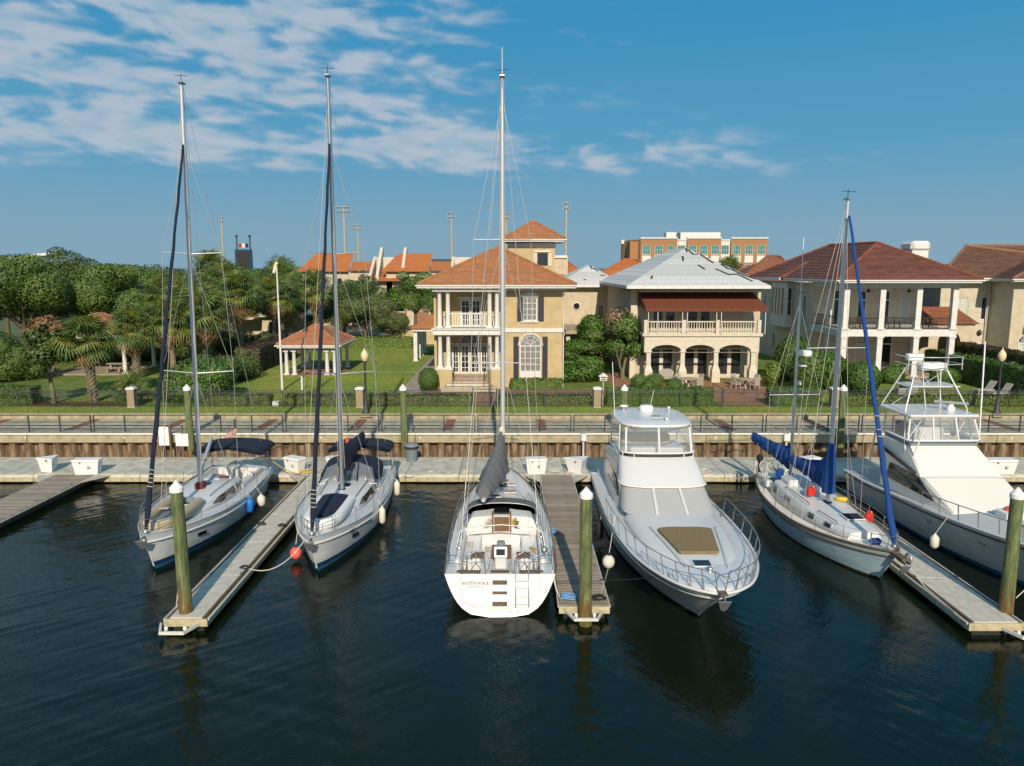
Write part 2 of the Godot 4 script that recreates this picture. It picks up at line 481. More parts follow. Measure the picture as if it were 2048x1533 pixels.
# ---------- water and land ----------
func make_water() -> void:
	var waves := []
	rng.seed = 4
	for i in 15:
		var lam := 0.36 * pow(1.17, i)
		var dir := rng.randf_range(-0.75, 0.75) + 1.35 + (0.6 if i % 3 == 0 else 0.0)
		var k := TAU / lam
		waves.append([cos(dir) * k, sin(dir) * k, lam * rng.randf_range(0.0018, 0.0038) * (1.0 if lam < 0.9 else 0.6), rng.randf() * TAU])
	var calm := FastNoiseLite.new()
	calm.seed = 3
	calm.frequency = 0.10
	var x0 := -34.0
	var z0 := -45.4
	var step := 0.09
	var nx := int(68.0 / step) + 1
	var nz := int(34.5 / step) + 1
	var v := PackedVector3Array()
	var nrm := PackedVector3Array()
	v.resize(nx * nz); nrm.resize(nx * nz)
	for j in nz:
		var z := z0 + j * step
		for i in nx:
			var x := x0 + i * step
			var h := 0.0
			var dx := 0.0
			var dz := 0.0
			for w in waves:
				var p: float = w[0] * x + w[1] * z + w[3]
				var s: float = w[2]
				h += s * sin(p)
				var c := s * cos(p)
				dx += c * w[0]
				dz += c * w[1]
			var q := clampf(0.72 + 1.1 * calm.get_noise_2d(x, z * 1.6), 0.22, 1.4)
			if i == 0 or j == 0 or i == nx - 1 or j == nz - 1: q = 0.0
			v[j * nx + i] = Vector3(x, h * q, z)
			nrm[j * nx + i] = Vector3(-dx * q, 1, -dz * q).normalized()
	var idx := PackedInt32Array()
	for j in nz - 1:
		for i in nx - 1:
			var a := j * nx + i
			idx.append_array(PackedInt32Array([a, a + 1, a + nx + 1, a, a + nx + 1, a + nx]))
	# still water round the ripples
	var x1 := x0 + (nx - 1) * step
	var z1 := z0 + (nz - 1) * step
	for r in [[-160.0, z0, x0, 60.0], [x1, z0, 160.0, 60.0], [x0, z1, x1, 60.0]]:
		var b := v.size()
		v.append_array(PackedVector3Array([Vector3(r[0], 0, r[1]), Vector3(r[2], 0, r[1]), Vector3(r[2], 0, r[3]), Vector3(r[0], 0, r[3])]))
		for k in 4: nrm.append(UP)
		idx.append_array(PackedInt32Array([b, b + 1, b + 2, b, b + 2, b + 3]))
	var arr := []
	arr.resize(Mesh.ARRAY_MAX)
	arr[Mesh.ARRAY_VERTEX] = v
	arr[Mesh.ARRAY_NORMAL] = nrm
	arr[Mesh.ARRAY_INDEX] = idx
	var am := ArrayMesh.new()
	am.add_surface_from_arrays(Mesh.PRIMITIVE_TRIANGLES, arr)
	structure(part(am, "water", M.water, self), "dark green rippled harbour water")

const LAWN := 2.25
func land() -> void:
	structure(put(bx(Vector3(0, LAWN - 2.0, -50.2 - 1500), Vector3(4000, 4.0, 3000)), "ground", M.far_ground, self), "land behind the promenade")
	structure(put(bx(Vector3(0, LAWN + 0.004, -75.2), Vector3(150, 0.02, 50)), "lawn", M.lawn, self), "mown green garden lawn")
	structure(put(bx(Vector3(-900, LAWN + 0.3, -1500), Vector3(1700, 0.4, 1900)), "bay", M.bay, self), "blue bay on the horizon")
	# promenade: concrete slabs and red bands on a bed, kerb behind
	var pr := thing("promenade", "concrete promenade with red cross bands behind the railing", "", Vector3.ZERO)
	structure(pr)
	put(bx(Vector3(0, 0.9, -48.1), Vector3(110, 1.88, 3.6)), "bed", M.slab_b, pr)
	var slab := fin(bx(Vector3.ZERO, Vector3(2.66, 0.06, 1.72), 0.015))
	var band := fin(bx(Vector3.ZERO, Vector3(0.56, 0.06, 3.5), 0.015))
	for i in range(-9, 9):
		var x := i * 6.0 + 1.9
		part(band, "red_band", M.red_band, pr, Vector3(x, 1.865, -48.1))
		for k in 2:
			for r in 2:
				part(slab, "slab", [M.slab, M.slab_b, M.slab][(i + k * 2 + r + 30) % 3], pr, Vector3(x + 1.65 + k * 2.7, 1.865, -47.22 - r * 1.76))
	put(bx(Vector3(0, 2.0, -50.05), Vector3(110, 0.52, 0.28), 0.03), "kerb", M.cap_concrete, pr)
	var bh := thing("bulkhead", "weathered concrete cap over rusty steel sheet piling", "", Vector3.ZERO)
	structure(bh)
	for i in range(-9, 9):
		put(bx(Vector3(i * 6.0 + 3, 1.62, -45.78), Vector3(5.97, 0.60, 1.02), 0.04), "cap", M.cap_concrete, bh)
	var sp := S()
	var prof := [[0.0, 0.0], [0.34, 0.0], [0.46, -0.30], [0.80, -0.30], [0.92, 0.0]]
	for i in 4:
		var a: Array = prof[i]
		var b: Array = prof[i + 1]
		quad(sp, Vector3(a[0], -1.5, a[1]), Vector3(b[0], -1.5, b[1]), Vector3(b[0], 1.42, b[1]), Vector3(a[0], 1.42, a[1]))
	var spm := fin(sp)
	for i in range(-58, 58): part(spm, "sheet_pile", M.sheet_steel, bh, Vector3(i * 0.92, 0, -45.5))
	put(tube(S(), [Vector3(-54, 1.90, -45.20), Vector3(54, 1.90, -45.20)], 0.05, 8), "pipe", M.white_plastic, bh)
	for i in range(-26, 27): put(bx(Vector3(i * 2.03 + 0.4, 1.66, -45.25), Vector3(0.05, 0.16, 0.04)), "bolt_plate", M.white_plastic, bh) if i % 3 == 0 else null
	# railing sections
	var ru := thing("promenade_railing", "dark metal railing section along the promenade edge", "railing", Vector3(-30, 1.92, -45.75), 0, "railing sections along the promenade edge")
	put(bx(Vector3(2.92, 1.06, 0), Vector3(5.86, 0.06, 0.07), 0.01), "top_rail", M.rail_metal, ru)
	for y in [0.62, 0.42, 0.2]: put(bx(Vector3(2.92, y, 0), Vector3(5.80, 0.04, 0.03)), "rail", M.rail_metal, ru)
	for x in [0.03, 1.95, 3.89, 5.81]: put(bx(Vector3(x, 0.53, 0), Vector3(0.065, 1.06, 0.065)), "post", M.rail_metal, ru)
	for i in range(-7, 7):
		if i == -5: ru.position.x = i * 5.98 + 3.98 - 0.15
		else: copy(ru, "", Vector3(i * 5.98 + 3.98 - 0.15, 1.92, -45.75))
	# garden paths and paving
	structure(put(bx(Vector3(-0.2, LAWN + 0.012, -58.4), Vector3(15.5, 0.03, 3.6)), "brick_terrace", M.brick_paving, self), "brick paved strip before the yellow house")
	structure(put(bx(Vector3(-1.95, LAWN + 0.012, -53.4), Vector3(1.7, 0.03, 6.4)), "brick_walk", M.brick_paving, self), "brick walk through the garden gate")
	var sp2 := S()
	quad(sp2, Vector3(-9.0, LAWN + 0.03, -56.6), Vector3(-7.3, LAWN + 0.03, -56.6), Vector3(-7.3, LAWN + 0.03, -95), Vector3(-9.0, LAWN + 0.03, -95))
	structure(put(sp2, "garden_path", M.path, self), "pale concrete garden path")
	structure(put(bx(Vector3(-12.2, LAWN + 0.012, -70.5), Vector3(8, 0.02, 0.7)), "cross_path", M.path, self), "narrow pale path to the pavilion")
	structure(put(bx(Vector3(-31.0, LAWN + 0.02, -53.4), Vector3(7.2, 0.06, 2.2)), "mulch_bed", M.mulch, self), "brown mulch bed under the palm")
	structure(put(bx(Vector3(16.6, LAWN + 0.012, -60.5), Vector3(14.0, 0.03, 9.0)), "terracotta_patio", M.terracotta, self), "terracotta patio before the awning house")
	structure(put(bx(Vector3(16.9, LAWN + 0.010, -53.2), Vector3(3.4, 0.03, 6.0)), "patio_walk", M.terracotta, self), "terracotta walk down to the promenade")
	structure(put(bx(Vector3(9.3, LAWN + 0.011, -62.5), Vector3(1.6, 0.03, 14)), "side_walk", M.terracotta, self), "terracotta side walk")
	structure(put(bx(Vector3(34.5, LAWN + 0.012, -57.6), Vector3(13.0, 0.03, 2.8)), "pool_terrace", M.path, self), "pale stone terrace with loungers")
	structure(put(bx(Vector3(-14, LAWN + 0.03, -126), Vector3(34, 0.03, 30)), "car_park", M.path, self), "pale car park before the condominiums")

# ---------- docks ----------
func finger(x: float, w: float, z0: float, label: String, planks: bool) -> Node3D:
	var t := thing("finger_dock", label, "dock", Vector3(x, 0, -41.05), 0, "finger docks between the boats")
	var l := 41.05 - z0
	put(bx(Vector3(0, 0.02, l / 2), Vector3(w - 0.3, 0.5, l - 0.1)), "float", M.float_black, t)
	var frame := bx(Vector3(0, 0.36, l / 2), Vector3(w - 0.12, 0.16, l - 0.04))
	put(frame, "frame", M.waler, t)
	for s in [-1, 1]:
		put(bx(Vector3(s * (w / 2 - 0.03), 0.30, l / 2), Vector3(0.07, 0.24, l), 0.01), "waler", M.waler if planks else M.waler_pale, t)
		put(bx(Vector3(s * (w / 2 + 0.03), 0.42, l / 2), Vector3(0.05, 0.09, l - 0.02), 0.02), "rub_rail", M.fascia_white, t)
	if planks:
		var pm := []
		for k in 4: pm.append(fin(bx(Vector3.ZERO, Vector3(w - 0.02 + k * 0.012, 0.04, 0.228), 0.012)))
		var n := int(l / 0.24)
		for i in n:
			var o := part(pm[rng.randi() % 4], "plank", M["plank%d" % (rng.randi() % 4)], t, Vector3(rng.randf_range(-0.01, 0.01), 0.475 + rng.randf() * 0.006, (i + 0.5) * l / n))
			o.rotation.y = rng.randf_range(-0.004, 0.004)
	else:
		var n := int(l / 3.0)
		for i in n: put(bx(Vector3(0, 0.47, (i + 0.5) * l / n), Vector3(w - 0.34, 0.05, l / n - 0.02), 0.01), "deck_panel", M.finger_deck, t)
		for s in [-1, 1]: put(bx(Vector3(s * (w / 2 - 0.13), 0.465, l / 2), Vector3(0.10, 0.06, l), 0.01), "edge_board", M.teak_grey, t)
	put(bx(Vector3(0, 0.33, l + 0.03), Vector3(w + 0.04, 0.26, 0.07), 0.01), "end_board", M.waler_pale, t)
	# gussets at the root and cleats along the edge
	for s in [-1, 1]:
		put(extrude(S(), PackedVector2Array([Vector2(0, 0), Vector2(s * 1.0, 0), Vector2(0, -1.5)]), XF(Vector3(s * w / 2, 0.42, 0.02), Vector3.RIGHT, Vector3(0, 0, -1)), 0.05), "gusset", M.deck_concrete_b, t)
		for k in 3: cleat(t, Vector3(s * (w / 2 - 0.13), 0.50, l * (0.2 + 0.3 * k)))
	return t
func cleat(t: Node3D, at: Vector3, turn := 0.0) -> void:
	var st := tube(S(), [Vector3(0, 0.07, -0.14), Vector3(0, 0.075, 0), Vector3(0, 0.07, 0.14)], [0.012, 0.02, 0.012], 6)
	box(st, Vector3(0, 0.035, 0), Vector3(0.03, 0.07, 0.1))
	put(st, "cleat", M.galvanised, t, at, Basis(UP, turn))
func docks() -> void:
	var d := thing("main_dock", "long grey concrete floating dock below the bulkhead", "dock", Vector3(0, 0, -43))
	put(bx(Vector3(0, 0.05, 0), Vector3(84, 0.5, 3.7)), "float", M.float_black, d)
	for i in range(-14, 14):
		put(bx(Vector3(i * 3.0 + 1.5, 0.45, 0), Vector3(2.975, 0.12, 3.92), 0.02), "deck_slab", [M.deck_concrete, M.deck_concrete_b, M.deck_concrete][(i + 20) % 3], d)
		put(bx(Vector3(i * 3.0 + 1.5, 0.38, 1.99), Vector3(2.97, 0.10, 0.06), 0.015), "rub_rail", M.fascia_white, d)
		put(bx(Vector3(i * 3.0 + 1.5, 0.20, 1.965), Vector3(2.98, 0.24, 0.08), 0.01), "waler", M.waler_pale, d)
	for i in range(-8, 9): cleat(d, Vector3(i * 4.6 + 1.0, 0.51, 1.8), PI / 2)
	rng.seed = 7
	finger(-24.7, 2.2, 31.0, "grey plank finger dock beside the two white dock boxes", true)
	finger(-10.87, 1.42, 23.5, "pale finger dock between the two navy canvas sailboats", false)
	finger(2.5, 1.72, 24.45, "weathered grey plank finger dock between sailboat and motor yacht", true)
	finger(15.95, 1.8, 23.2, "pale finger dock between the blue ketch and the sport fisher", false)
	# pile hoops at the finger ends
	for a in [[2.5, 24.45], [-11.05, 23.5], [16.75, 23.2]]:
		var t := thing("pile_bracket", "galvanised pile bracket on the %s finger dock end" % ("plank" if a[0] == 2.5 else ("left pale" if a[0] < 0 else "right pale")), "bracket", Vector3(a[0], 0.3, -a[1] + 0.07), 0, "pile brackets")
		if a[0] != 2.5: t.set_meta("label", "galvanised pile bracket at the end of a pale finger dock")
		var st := S()
		var z := 0.62
		for q in [[-0.62, 0.02, -0.38, z], [0.62, 0.02, 0.38, z], [-0.38, z, 0.38, z]]:
			var p := Vector3(q[0], 0, q[1])
			var e := Vector3(q[2], 0, q[3])
			var mid := (p + e) / 2
			box(st, mid, Vector3(0.07, 0.10, (e - p).length() + 0.05), Basis.looking_at(e - p, UP))
		put(st, "hoop", M.fascia_white, t)
		for s in [-1, 1]: put(lathe(S(), Vector3(s * 0.31, 0, 0.32), [[0.03, -0.08], [0.06, -0.06], [0.06, 0.06], [0.03, 0.08]], 10), "roller", M.white_plastic, t)
	# piles
	for a in [[-11.05, -23.95, 4.85, "green timber pile with white cap on the finger dock by the left sailboat"], [2.5, -24.03, 4.62, "green timber pile with white cap at the grey plank dock end"], [16.78, -24.0, 4.62, "green timber pile with white cap beside the sport fisher bow"], [-19.75, -45.0, 4.8, "timber pile behind the leftmost sailboat mast"], [-6.6, -45.0, 4.8, "timber pile with white cap behind the grey bin"], [6.8, -45.0, 4.8, "timber pile with white cap behind the motor yacht"], [20.2, -45.0, 4.8, "dark timber pile with white cap behind the ketch main mast"]]:
		pile(Vector3(a[0], 0, a[1]), a[2], a[3])
func pile(at: Vector3, h: float, label: String) -> void:
	var t := thing("dock_pile", label, "pile", at, 0, "mooring piles")
	rng.seed = int(at.x * 31 + 1000)
	var st := S()
	st.set_smooth_group(0)
	var n := 32
	var rows := 48
	var ns := FastNoiseLite.new()
	ns.seed = rng.randi() % 99
	ns.frequency = 0.9
	var pts := []
	var cols := []
	for i in rows + 1:
		var y := -1.5 + (h + 1.5) * i / rows
		var r := 0.225 - 0.006 * y
		var row := PackedVector3Array()
		var crow := []
		for j in n:
			var ang := -TAU * j / n
			var k := r * (1.0 + 0.035 * ns.get_noise_3d(cos(ang) * 3, y * 0.4, sin(ang) * 3))
			row.append(Vector3(cos(ang) * k, y, sin(ang) * k))
			var v := ns.get_noise_3d(cos(ang) * 2.5 + 9, y * 1.4, sin(ang) * 2.5)
			var c := Color(0.135, 0.21, 0.085).lerp(Color(0.25, 0.27, 0.14), clampf(0.5 + v, 0, 1))
			c *= 1.0 + 0.55 * ns.get_noise_3d(cos(ang) * 9, y * 0.45, sin(ang) * 9)
			# timber pile: rust-brown tide stain and yellow weed near the water, with the ragged edge they have in the photograph
			c = c.lerp(Color(0.22, 0.12, 0.045), smoothstep(0.15, -0.25, (y - 1.15) * 0.55 + v * 0.9))
			c = c.lerp(Color(0.20, 0.17, 0.05), smoothstep(0.55, 0.35, y + v * 0.2))
			crow.append(c)
		pts.append(row)
		cols.append(crow)
	for i in rows:
		for j in n:
			var k := (j + 1) % n
			for q in [[i, j], [i + 1, k], [i, k], [i, j], [i + 1, j], [i + 1, k]]:
				st.set_color(cols[q[0]][q[1]])
				st.add_vertex(pts[q[0]][q[1]])
	t.rotation.z = rng.randf_range(-0.012, 0.012)
	t.rotation.x = rng.randf_range(-0.012, 0.012)
	put(st, "shaft", M.pile_wood, t)
	put(lathe(S(), Vector3(0, h, 0), [[0.20, -0.14], [0.225, -0.14], [0.225, 0.0], [0.01, 0.24]], 18, Basis.IDENTITY, false), "cap", M.white_plastic, t)
# ---------- house tools ----------
func arch_pts(w: float, a: float, n := 12) -> Array:
	var p := []
	for i in n + 1:
		var t := PI - PI * i / n
		p.append(Vector2(w / 2 * cos(t), a * sin(t)))
	return p
# a wall face with openings [x, y, w, h, arch height]; o is its lower left corner seen from outside, u runs along it
func wall(parent: Node, m: Material, o: Vector3, u: Vector3, w: float, h: float, holes := [], deep := 0.25, called := "wall") -> MeshInstance3D:
	var st := S()
	var n := u.cross(UP)
	var xs := [0.0, w]
	var ys := [0.0, h]
	for q in holes:
		var top: float = q[1] + q[3] + (q[4] if q.size() > 4 else 0.0)
		for x in [q[0], q[0] + q[2]]: if not xs.has(x): xs.append(x)
		for y in [q[1], top]: if not ys.has(y): ys.append(y)
	xs.sort(); ys.sort()
	var P := func(x: float, y: float, d := 0.0) -> Vector3: return o + u * x + UP * y - n * d
	for i in xs.size() - 1:
		for j in ys.size() - 1:
			var cx: float = (xs[i] + xs[i + 1]) / 2
			var cy: float = (ys[j] + ys[j + 1]) / 2
			var open := false
			for q in holes:
				var top: float = q[1] + q[3] + (q[4] if q.size() > 4 else 0.0)
				if cx > q[0] and cx < q[0] + q[2] and cy > q[1] and cy < top: open = true
			if not open: quad(st, P.call(xs[i], ys[j]), P.call(xs[i + 1], ys[j]), P.call(xs[i + 1], ys[j + 1]), P.call(xs[i], ys[j + 1]))
	for q in holes:
		var x: float = q[0]
		var y: float = q[1]
		var x1: float = x + q[2]
		var y1: float = y + q[3]
		quad(st, P.call(x, y), P.call(x, y, deep), P.call(x1, y, deep), P.call(x1, y))
		quad(st, P.call(x, y, deep), P.call(x, y), P.call(x, y1), P.call(x, y1, deep))
		quad(st, P.call(x1, y), P.call(x1, y, deep), P.call(x1, y1, deep), P.call(x1, y1))
		if q.size() > 4 and q[4] > 0.0:
			var ap := arch_pts(q[2], q[4])
			var mx := (x + x1) / 2
			for i in ap.size() - 1:
				var a: Vector2 = ap[i]
				var b: Vector2 = ap[i + 1]
				quad(st, P.call(mx + a.x, y1 + a.y), P.call(mx + b.x, y1 + b.y), P.call(mx + b.x, y1 + q[4]), P.call(mx + a.x, y1 + q[4]))
				quad(st, P.call(mx + b.x, y1 + b.y), P.call(mx + a.x, y1 + a.y), P.call(mx + a.x, y1 + a.y, deep), P.call(mx + b.x, y1 + b.y, deep))
		else: quad(st, P.call(x, y1, deep), P.call(x, y1), P.call(x1, y1), P.call(x1, y1, deep))
	# the back of the wall, so that it has thickness
	quad(st, P.call(w, 0, deep), P.call(0, 0, deep), P.call(0, -0.001, deep), P.call(w, -0.001, deep))
	return put(st, called, m, parent)
# a window or glazed door: frame, glazing bars, pane; placed in the wall plane at o + u * x
func window(parent: Node, o: Vector3, u: Vector3, x: float, y: float, w: float, h: float, cols: int, rows: int, arch := 0.0, fm: Material = null, gm: Material = null, set_in := 0.1, called := "window", fw := 0.08) -> Node3D:
	var t := Node3D.new()
	t.name = called
	parent.add_child(t, true)
	t.transform = Transform3D(Basis(u, UP, u.cross(UP)), o + u * x + UP * y - u.cross(UP) * set_in)
	if fm == null: fm = M.white_trim
	if gm == null: gm = M.window_glass
	var st := S()
	box(st, Vector3(fw / 2, h / 2, 0), Vector3(fw, h, 0.1)); box(st, Vector3(w - fw / 2, h / 2, 0), Vector3(fw, h, 0.1))
	box(st, Vector3(w / 2, fw / 2, 0.002), Vector3(w - fw * 2 + 0.002, fw, 0.1)); box(st, Vector3(w / 2, h - fw / 2, 0.002), Vector3(w - fw * 2 + 0.002, fw, 0.1))
	for i in range(1, cols): box(st, Vector3(w * i / cols, h / 2, -0.004), Vector3(0.045, h - fw, 0.06))
	for i in range(1, rows): box(st, Vector3(w / 2, h * i / rows, -0.008), Vector3(w - fw, 0.045, 0.05))
	var pn := bx(Vector3(w / 2, h / 2, -0.035), Vector3(w - fw, h - fw, 0.012))
	if arch > 0.0:
		var ap := arch_pts(w, arch, 14)
		var ip := arch_pts(w - fw * 2, arch - fw, 14)
		for i in 14:
			var a := Vector3(ap[i].x + w / 2, ap[i].y + h, 0.05)
			var b := Vector3(ap[i + 1].x + w / 2, ap[i + 1].y + h, 0.05)
			var c := Vector3(ip[i + 1].x + w / 2, ip[i + 1].y + h, 0.05)
			var d := Vector3(ip[i].x + w / 2, ip[i].y + h, 0.05)
			quad(st, d, c, b, a)
			quad(st, d - Vector3(0, 0, 0.1), c - Vector3(0, 0, 0.1), c, d)
			tri(pn, Vector3(w / 2, h, -0.03), Vector3(c.x, c.y, -0.03), Vector3(d.x, d.y, -0.03))
		for i in [3, 5, 9, 11]:
			var e := Vector3(ip[i].x + w / 2, ip[i].y + h, -0.005)
			box(st, (e + Vector3(w / 2, h, -0.005)) / 2, Vector3(0.04, 0.04, (e - Vector3(w / 2, h, 0)).length()), Basis.looking_at(e - Vector3(w / 2, h, -0.005), Vector3(0, 0, 1)))
		var arcp := []
		for q in arch_pts(w * 0.5, arch * 0.5, 8): arcp.append(Vector3(q.x + w / 2, q.y + h, -0.005))
		tube(st, arcp, 0.022, 4)
	put(st, "frame", fm, t)
	put(pn, "pane", gm, t)
	return t
func dark_core(parent: Node, c: Vector3, s: Vector3) -> void:
	put(bx(c, s), "interior", M.dark_room, parent)
# one roof slope of overlapping courses; e0, e1 along the eave from left to right seen from outside, r0, r1 above them
func slope(st: SurfaceTool, e0: Vector3, e1: Vector3, r1: Vector3, r0: Vector3, pitch: float, base: Color, jit: float, lift := 0.045, tile := 0.7) -> void:
	var n := (e1 - e0).cross(r0 - e0).normalized()
	if r0.distance_to(e0) < 0.01: n = (e1 - e0).cross(r1 - e0).normalized()
	var run := maxf(((r0 + r1) / 2 - (e0 + e1) / 2).length(), 0.1)
	var rows := maxi(1, int(run / pitch))
	st.set_smooth_group(-1)
	for i in rows:
		var t0 := float(i) / rows
		var t1 := float(i + 1) / rows
		var a := e0.lerp(r0, t0)
		var b := e1.lerp(r1, t0)
		var d := e0.lerp(r0, t1)
		var c := e1.lerp(r1, t1)
		var m := maxi(1, int(a.distance_to(b) / tile))
		var rowv := rng.randf_range(-0.5, 0.5)
		for k in m:
			var s0 := float(k) / m
			var s1 := float(k + 1) / m
			var v := 1.0 + jit * (rng.randf_range(-1, 1) + rowv)
			st.set_color(Color(base.r * v, base.g * v * rng.randf_range(0.96, 1.04), base.b * v))
			var l := n * (lift * rng.randf_range(0.8, 1.2))
			var a2 := a.lerp(b, s0)
			var b2 := a.lerp(b, s1)
			quad(st, a2 + l, b2 + l, d.lerp(c, s1), d.lerp(c, s0))
			quad(st, a2 - n * 0.02, b2 - n * 0.02, b2 + l, a2 + l)
func hip_roof(parent: Node, x0: float, x1: float, zf: float, zb: float, y: float, fr: Vector3, bk: Vector3, col: Color, jit := 0.12, pitch := 0.32, cap_col := Color(0, 0, 0), trim: Material = null, fascia := 0.26) -> MeshInstance3D:
	var st := S()
	var a := Vector3(x0, y, zf)
	var b := Vector3(x1, y, zf)
	var c := Vector3(x1, y, zb)
	var d := Vector3(x0, y, zb)
	slope(st, a, b, fr, fr, pitch, col, jit)
	slope(st, b, c, bk, fr, pitch, col, jit)
	slope(st, c, d, bk, bk, pitch, col, jit)
	slope(st, d, a, fr, bk, pitch, col, jit)
	var ro := put(st, "roof", M.roof_tile, parent)
	var cc := col if cap_col == Color(0, 0, 0) else cap_col
	for e in [[a, fr], [b, fr], [c, bk], [d, bk], [fr, bk]]:
		if e[0].distance_to(e[1]) < 0.3: continue
		var cs := S()
		cs.set_color(cc)
		var n := maxi(3, int(e[0].distance_to(e[1]) / 0.42))
		for i in n:
			cs.set_color(Color(cc.r, cc.g, cc.b) * rng.randf_range(0.86, 1.1))
			tube(cs, [e[0].lerp(e[1], float(i) / n) + UP * 0.07, e[0].lerp(e[1], (i + 1.15) / n) + UP * 0.03], [0.14, 0.12], 6)
		put(cs, "ridge_cap", M.roof_tile, ro)
	if trim == null: trim = M.white_trim
	var fs := S()
	for e in [[a, b], [b, c], [c, d], [d, a]]:
		var mid: Vector3 = (e[0] + e[1]) / 2 - UP * (fascia / 2 + 0.03)
		var dir: Vector3 = (e[1] - e[0])
		box(fs, mid, Vector3(0.10, fascia, dir.length() + 0.10), Basis.looking_at(dir, UP))
		box(fs, mid + UP * (fascia / 2 - 0.06) + dir.normalized().cross(UP) * 0.10, Vector3(0.12, 0.11, dir.length() + 0.30), Basis.looking_at(dir, UP))
	put(fs, "fascia", trim, parent)
	put(bx(Vector3((x0 + x1) / 2, y - fascia * 0.8, (zf + zb) / 2), Vector3(x1 - x0 - 0.1, 0.06, absf(zb - zf) - 0.1)), "soffit", trim, parent)
	return ro
func column(parent: Node, m: Material, at: Vector3, h: float, r := 0.18, square := false) -> void:
	var st := S()
	if square: box(st, Vector3(0, h / 2, 0), Vector3(r * 2, h, r * 2), Basis.IDENTITY, 0.015)
	else: lathe(st, Vector3.ZERO, [[r * 1.15, 0.12], [r * 1.02, 0.2], [r, h * 0.35], [r * 0.84, h - 0.2], [r * 1.0, h - 0.14]], 14)
	box(st, Vector3(0, 0.06, 0), Vector3(r * 2.7, 0.12, r * 2.7), Basis.IDENTITY, 0.01)
	box(st, Vector3(0, h - 0.06, 0), Vector3(r * 2.6, 0.12, r * 2.6), Basis.IDENTITY, 0.01)
	put(st, "column", m, parent, at)
func balustrade(parent: Node, m: Material, a: Vector3, b: Vector3, h: float, gap := 0.2, thick := 0.07, round_ := false) -> void:
	var d := b - a
	var l := d.length()
	var bs := Basis.looking_at(d, UP)
	put(box(S(), (a + b) / 2 + UP * (h - 0.05), Vector3(0.14, 0.10, l), bs, 0.01), "hand_rail", m, parent)
	put(box(S(), (a + b) / 2 + UP * 0.10, Vector3(0.11, 0.09, l), bs, 0.01), "bottom_rail", m, parent)
	var n := int(l / gap)
	var bm: Mesh
	if round_: bm = fin(lathe(S(), Vector3.ZERO, [[thick * 0.6, 0.14], [thick * 0.95, 0.3], [thick * 0.9, 0.42], [thick * 0.45, 0.62], [thick * 0.45, h - 0.2], [thick * 0.7, h - 0.1]], 7))
	else: bm = fin(bx(Vector3(0, h / 2, 0), Vector3(thick, h - 0.26, thick)))
	for i in range(1, n): part(bm, "baluster", m, parent, a.lerp(b, float(i) / n))

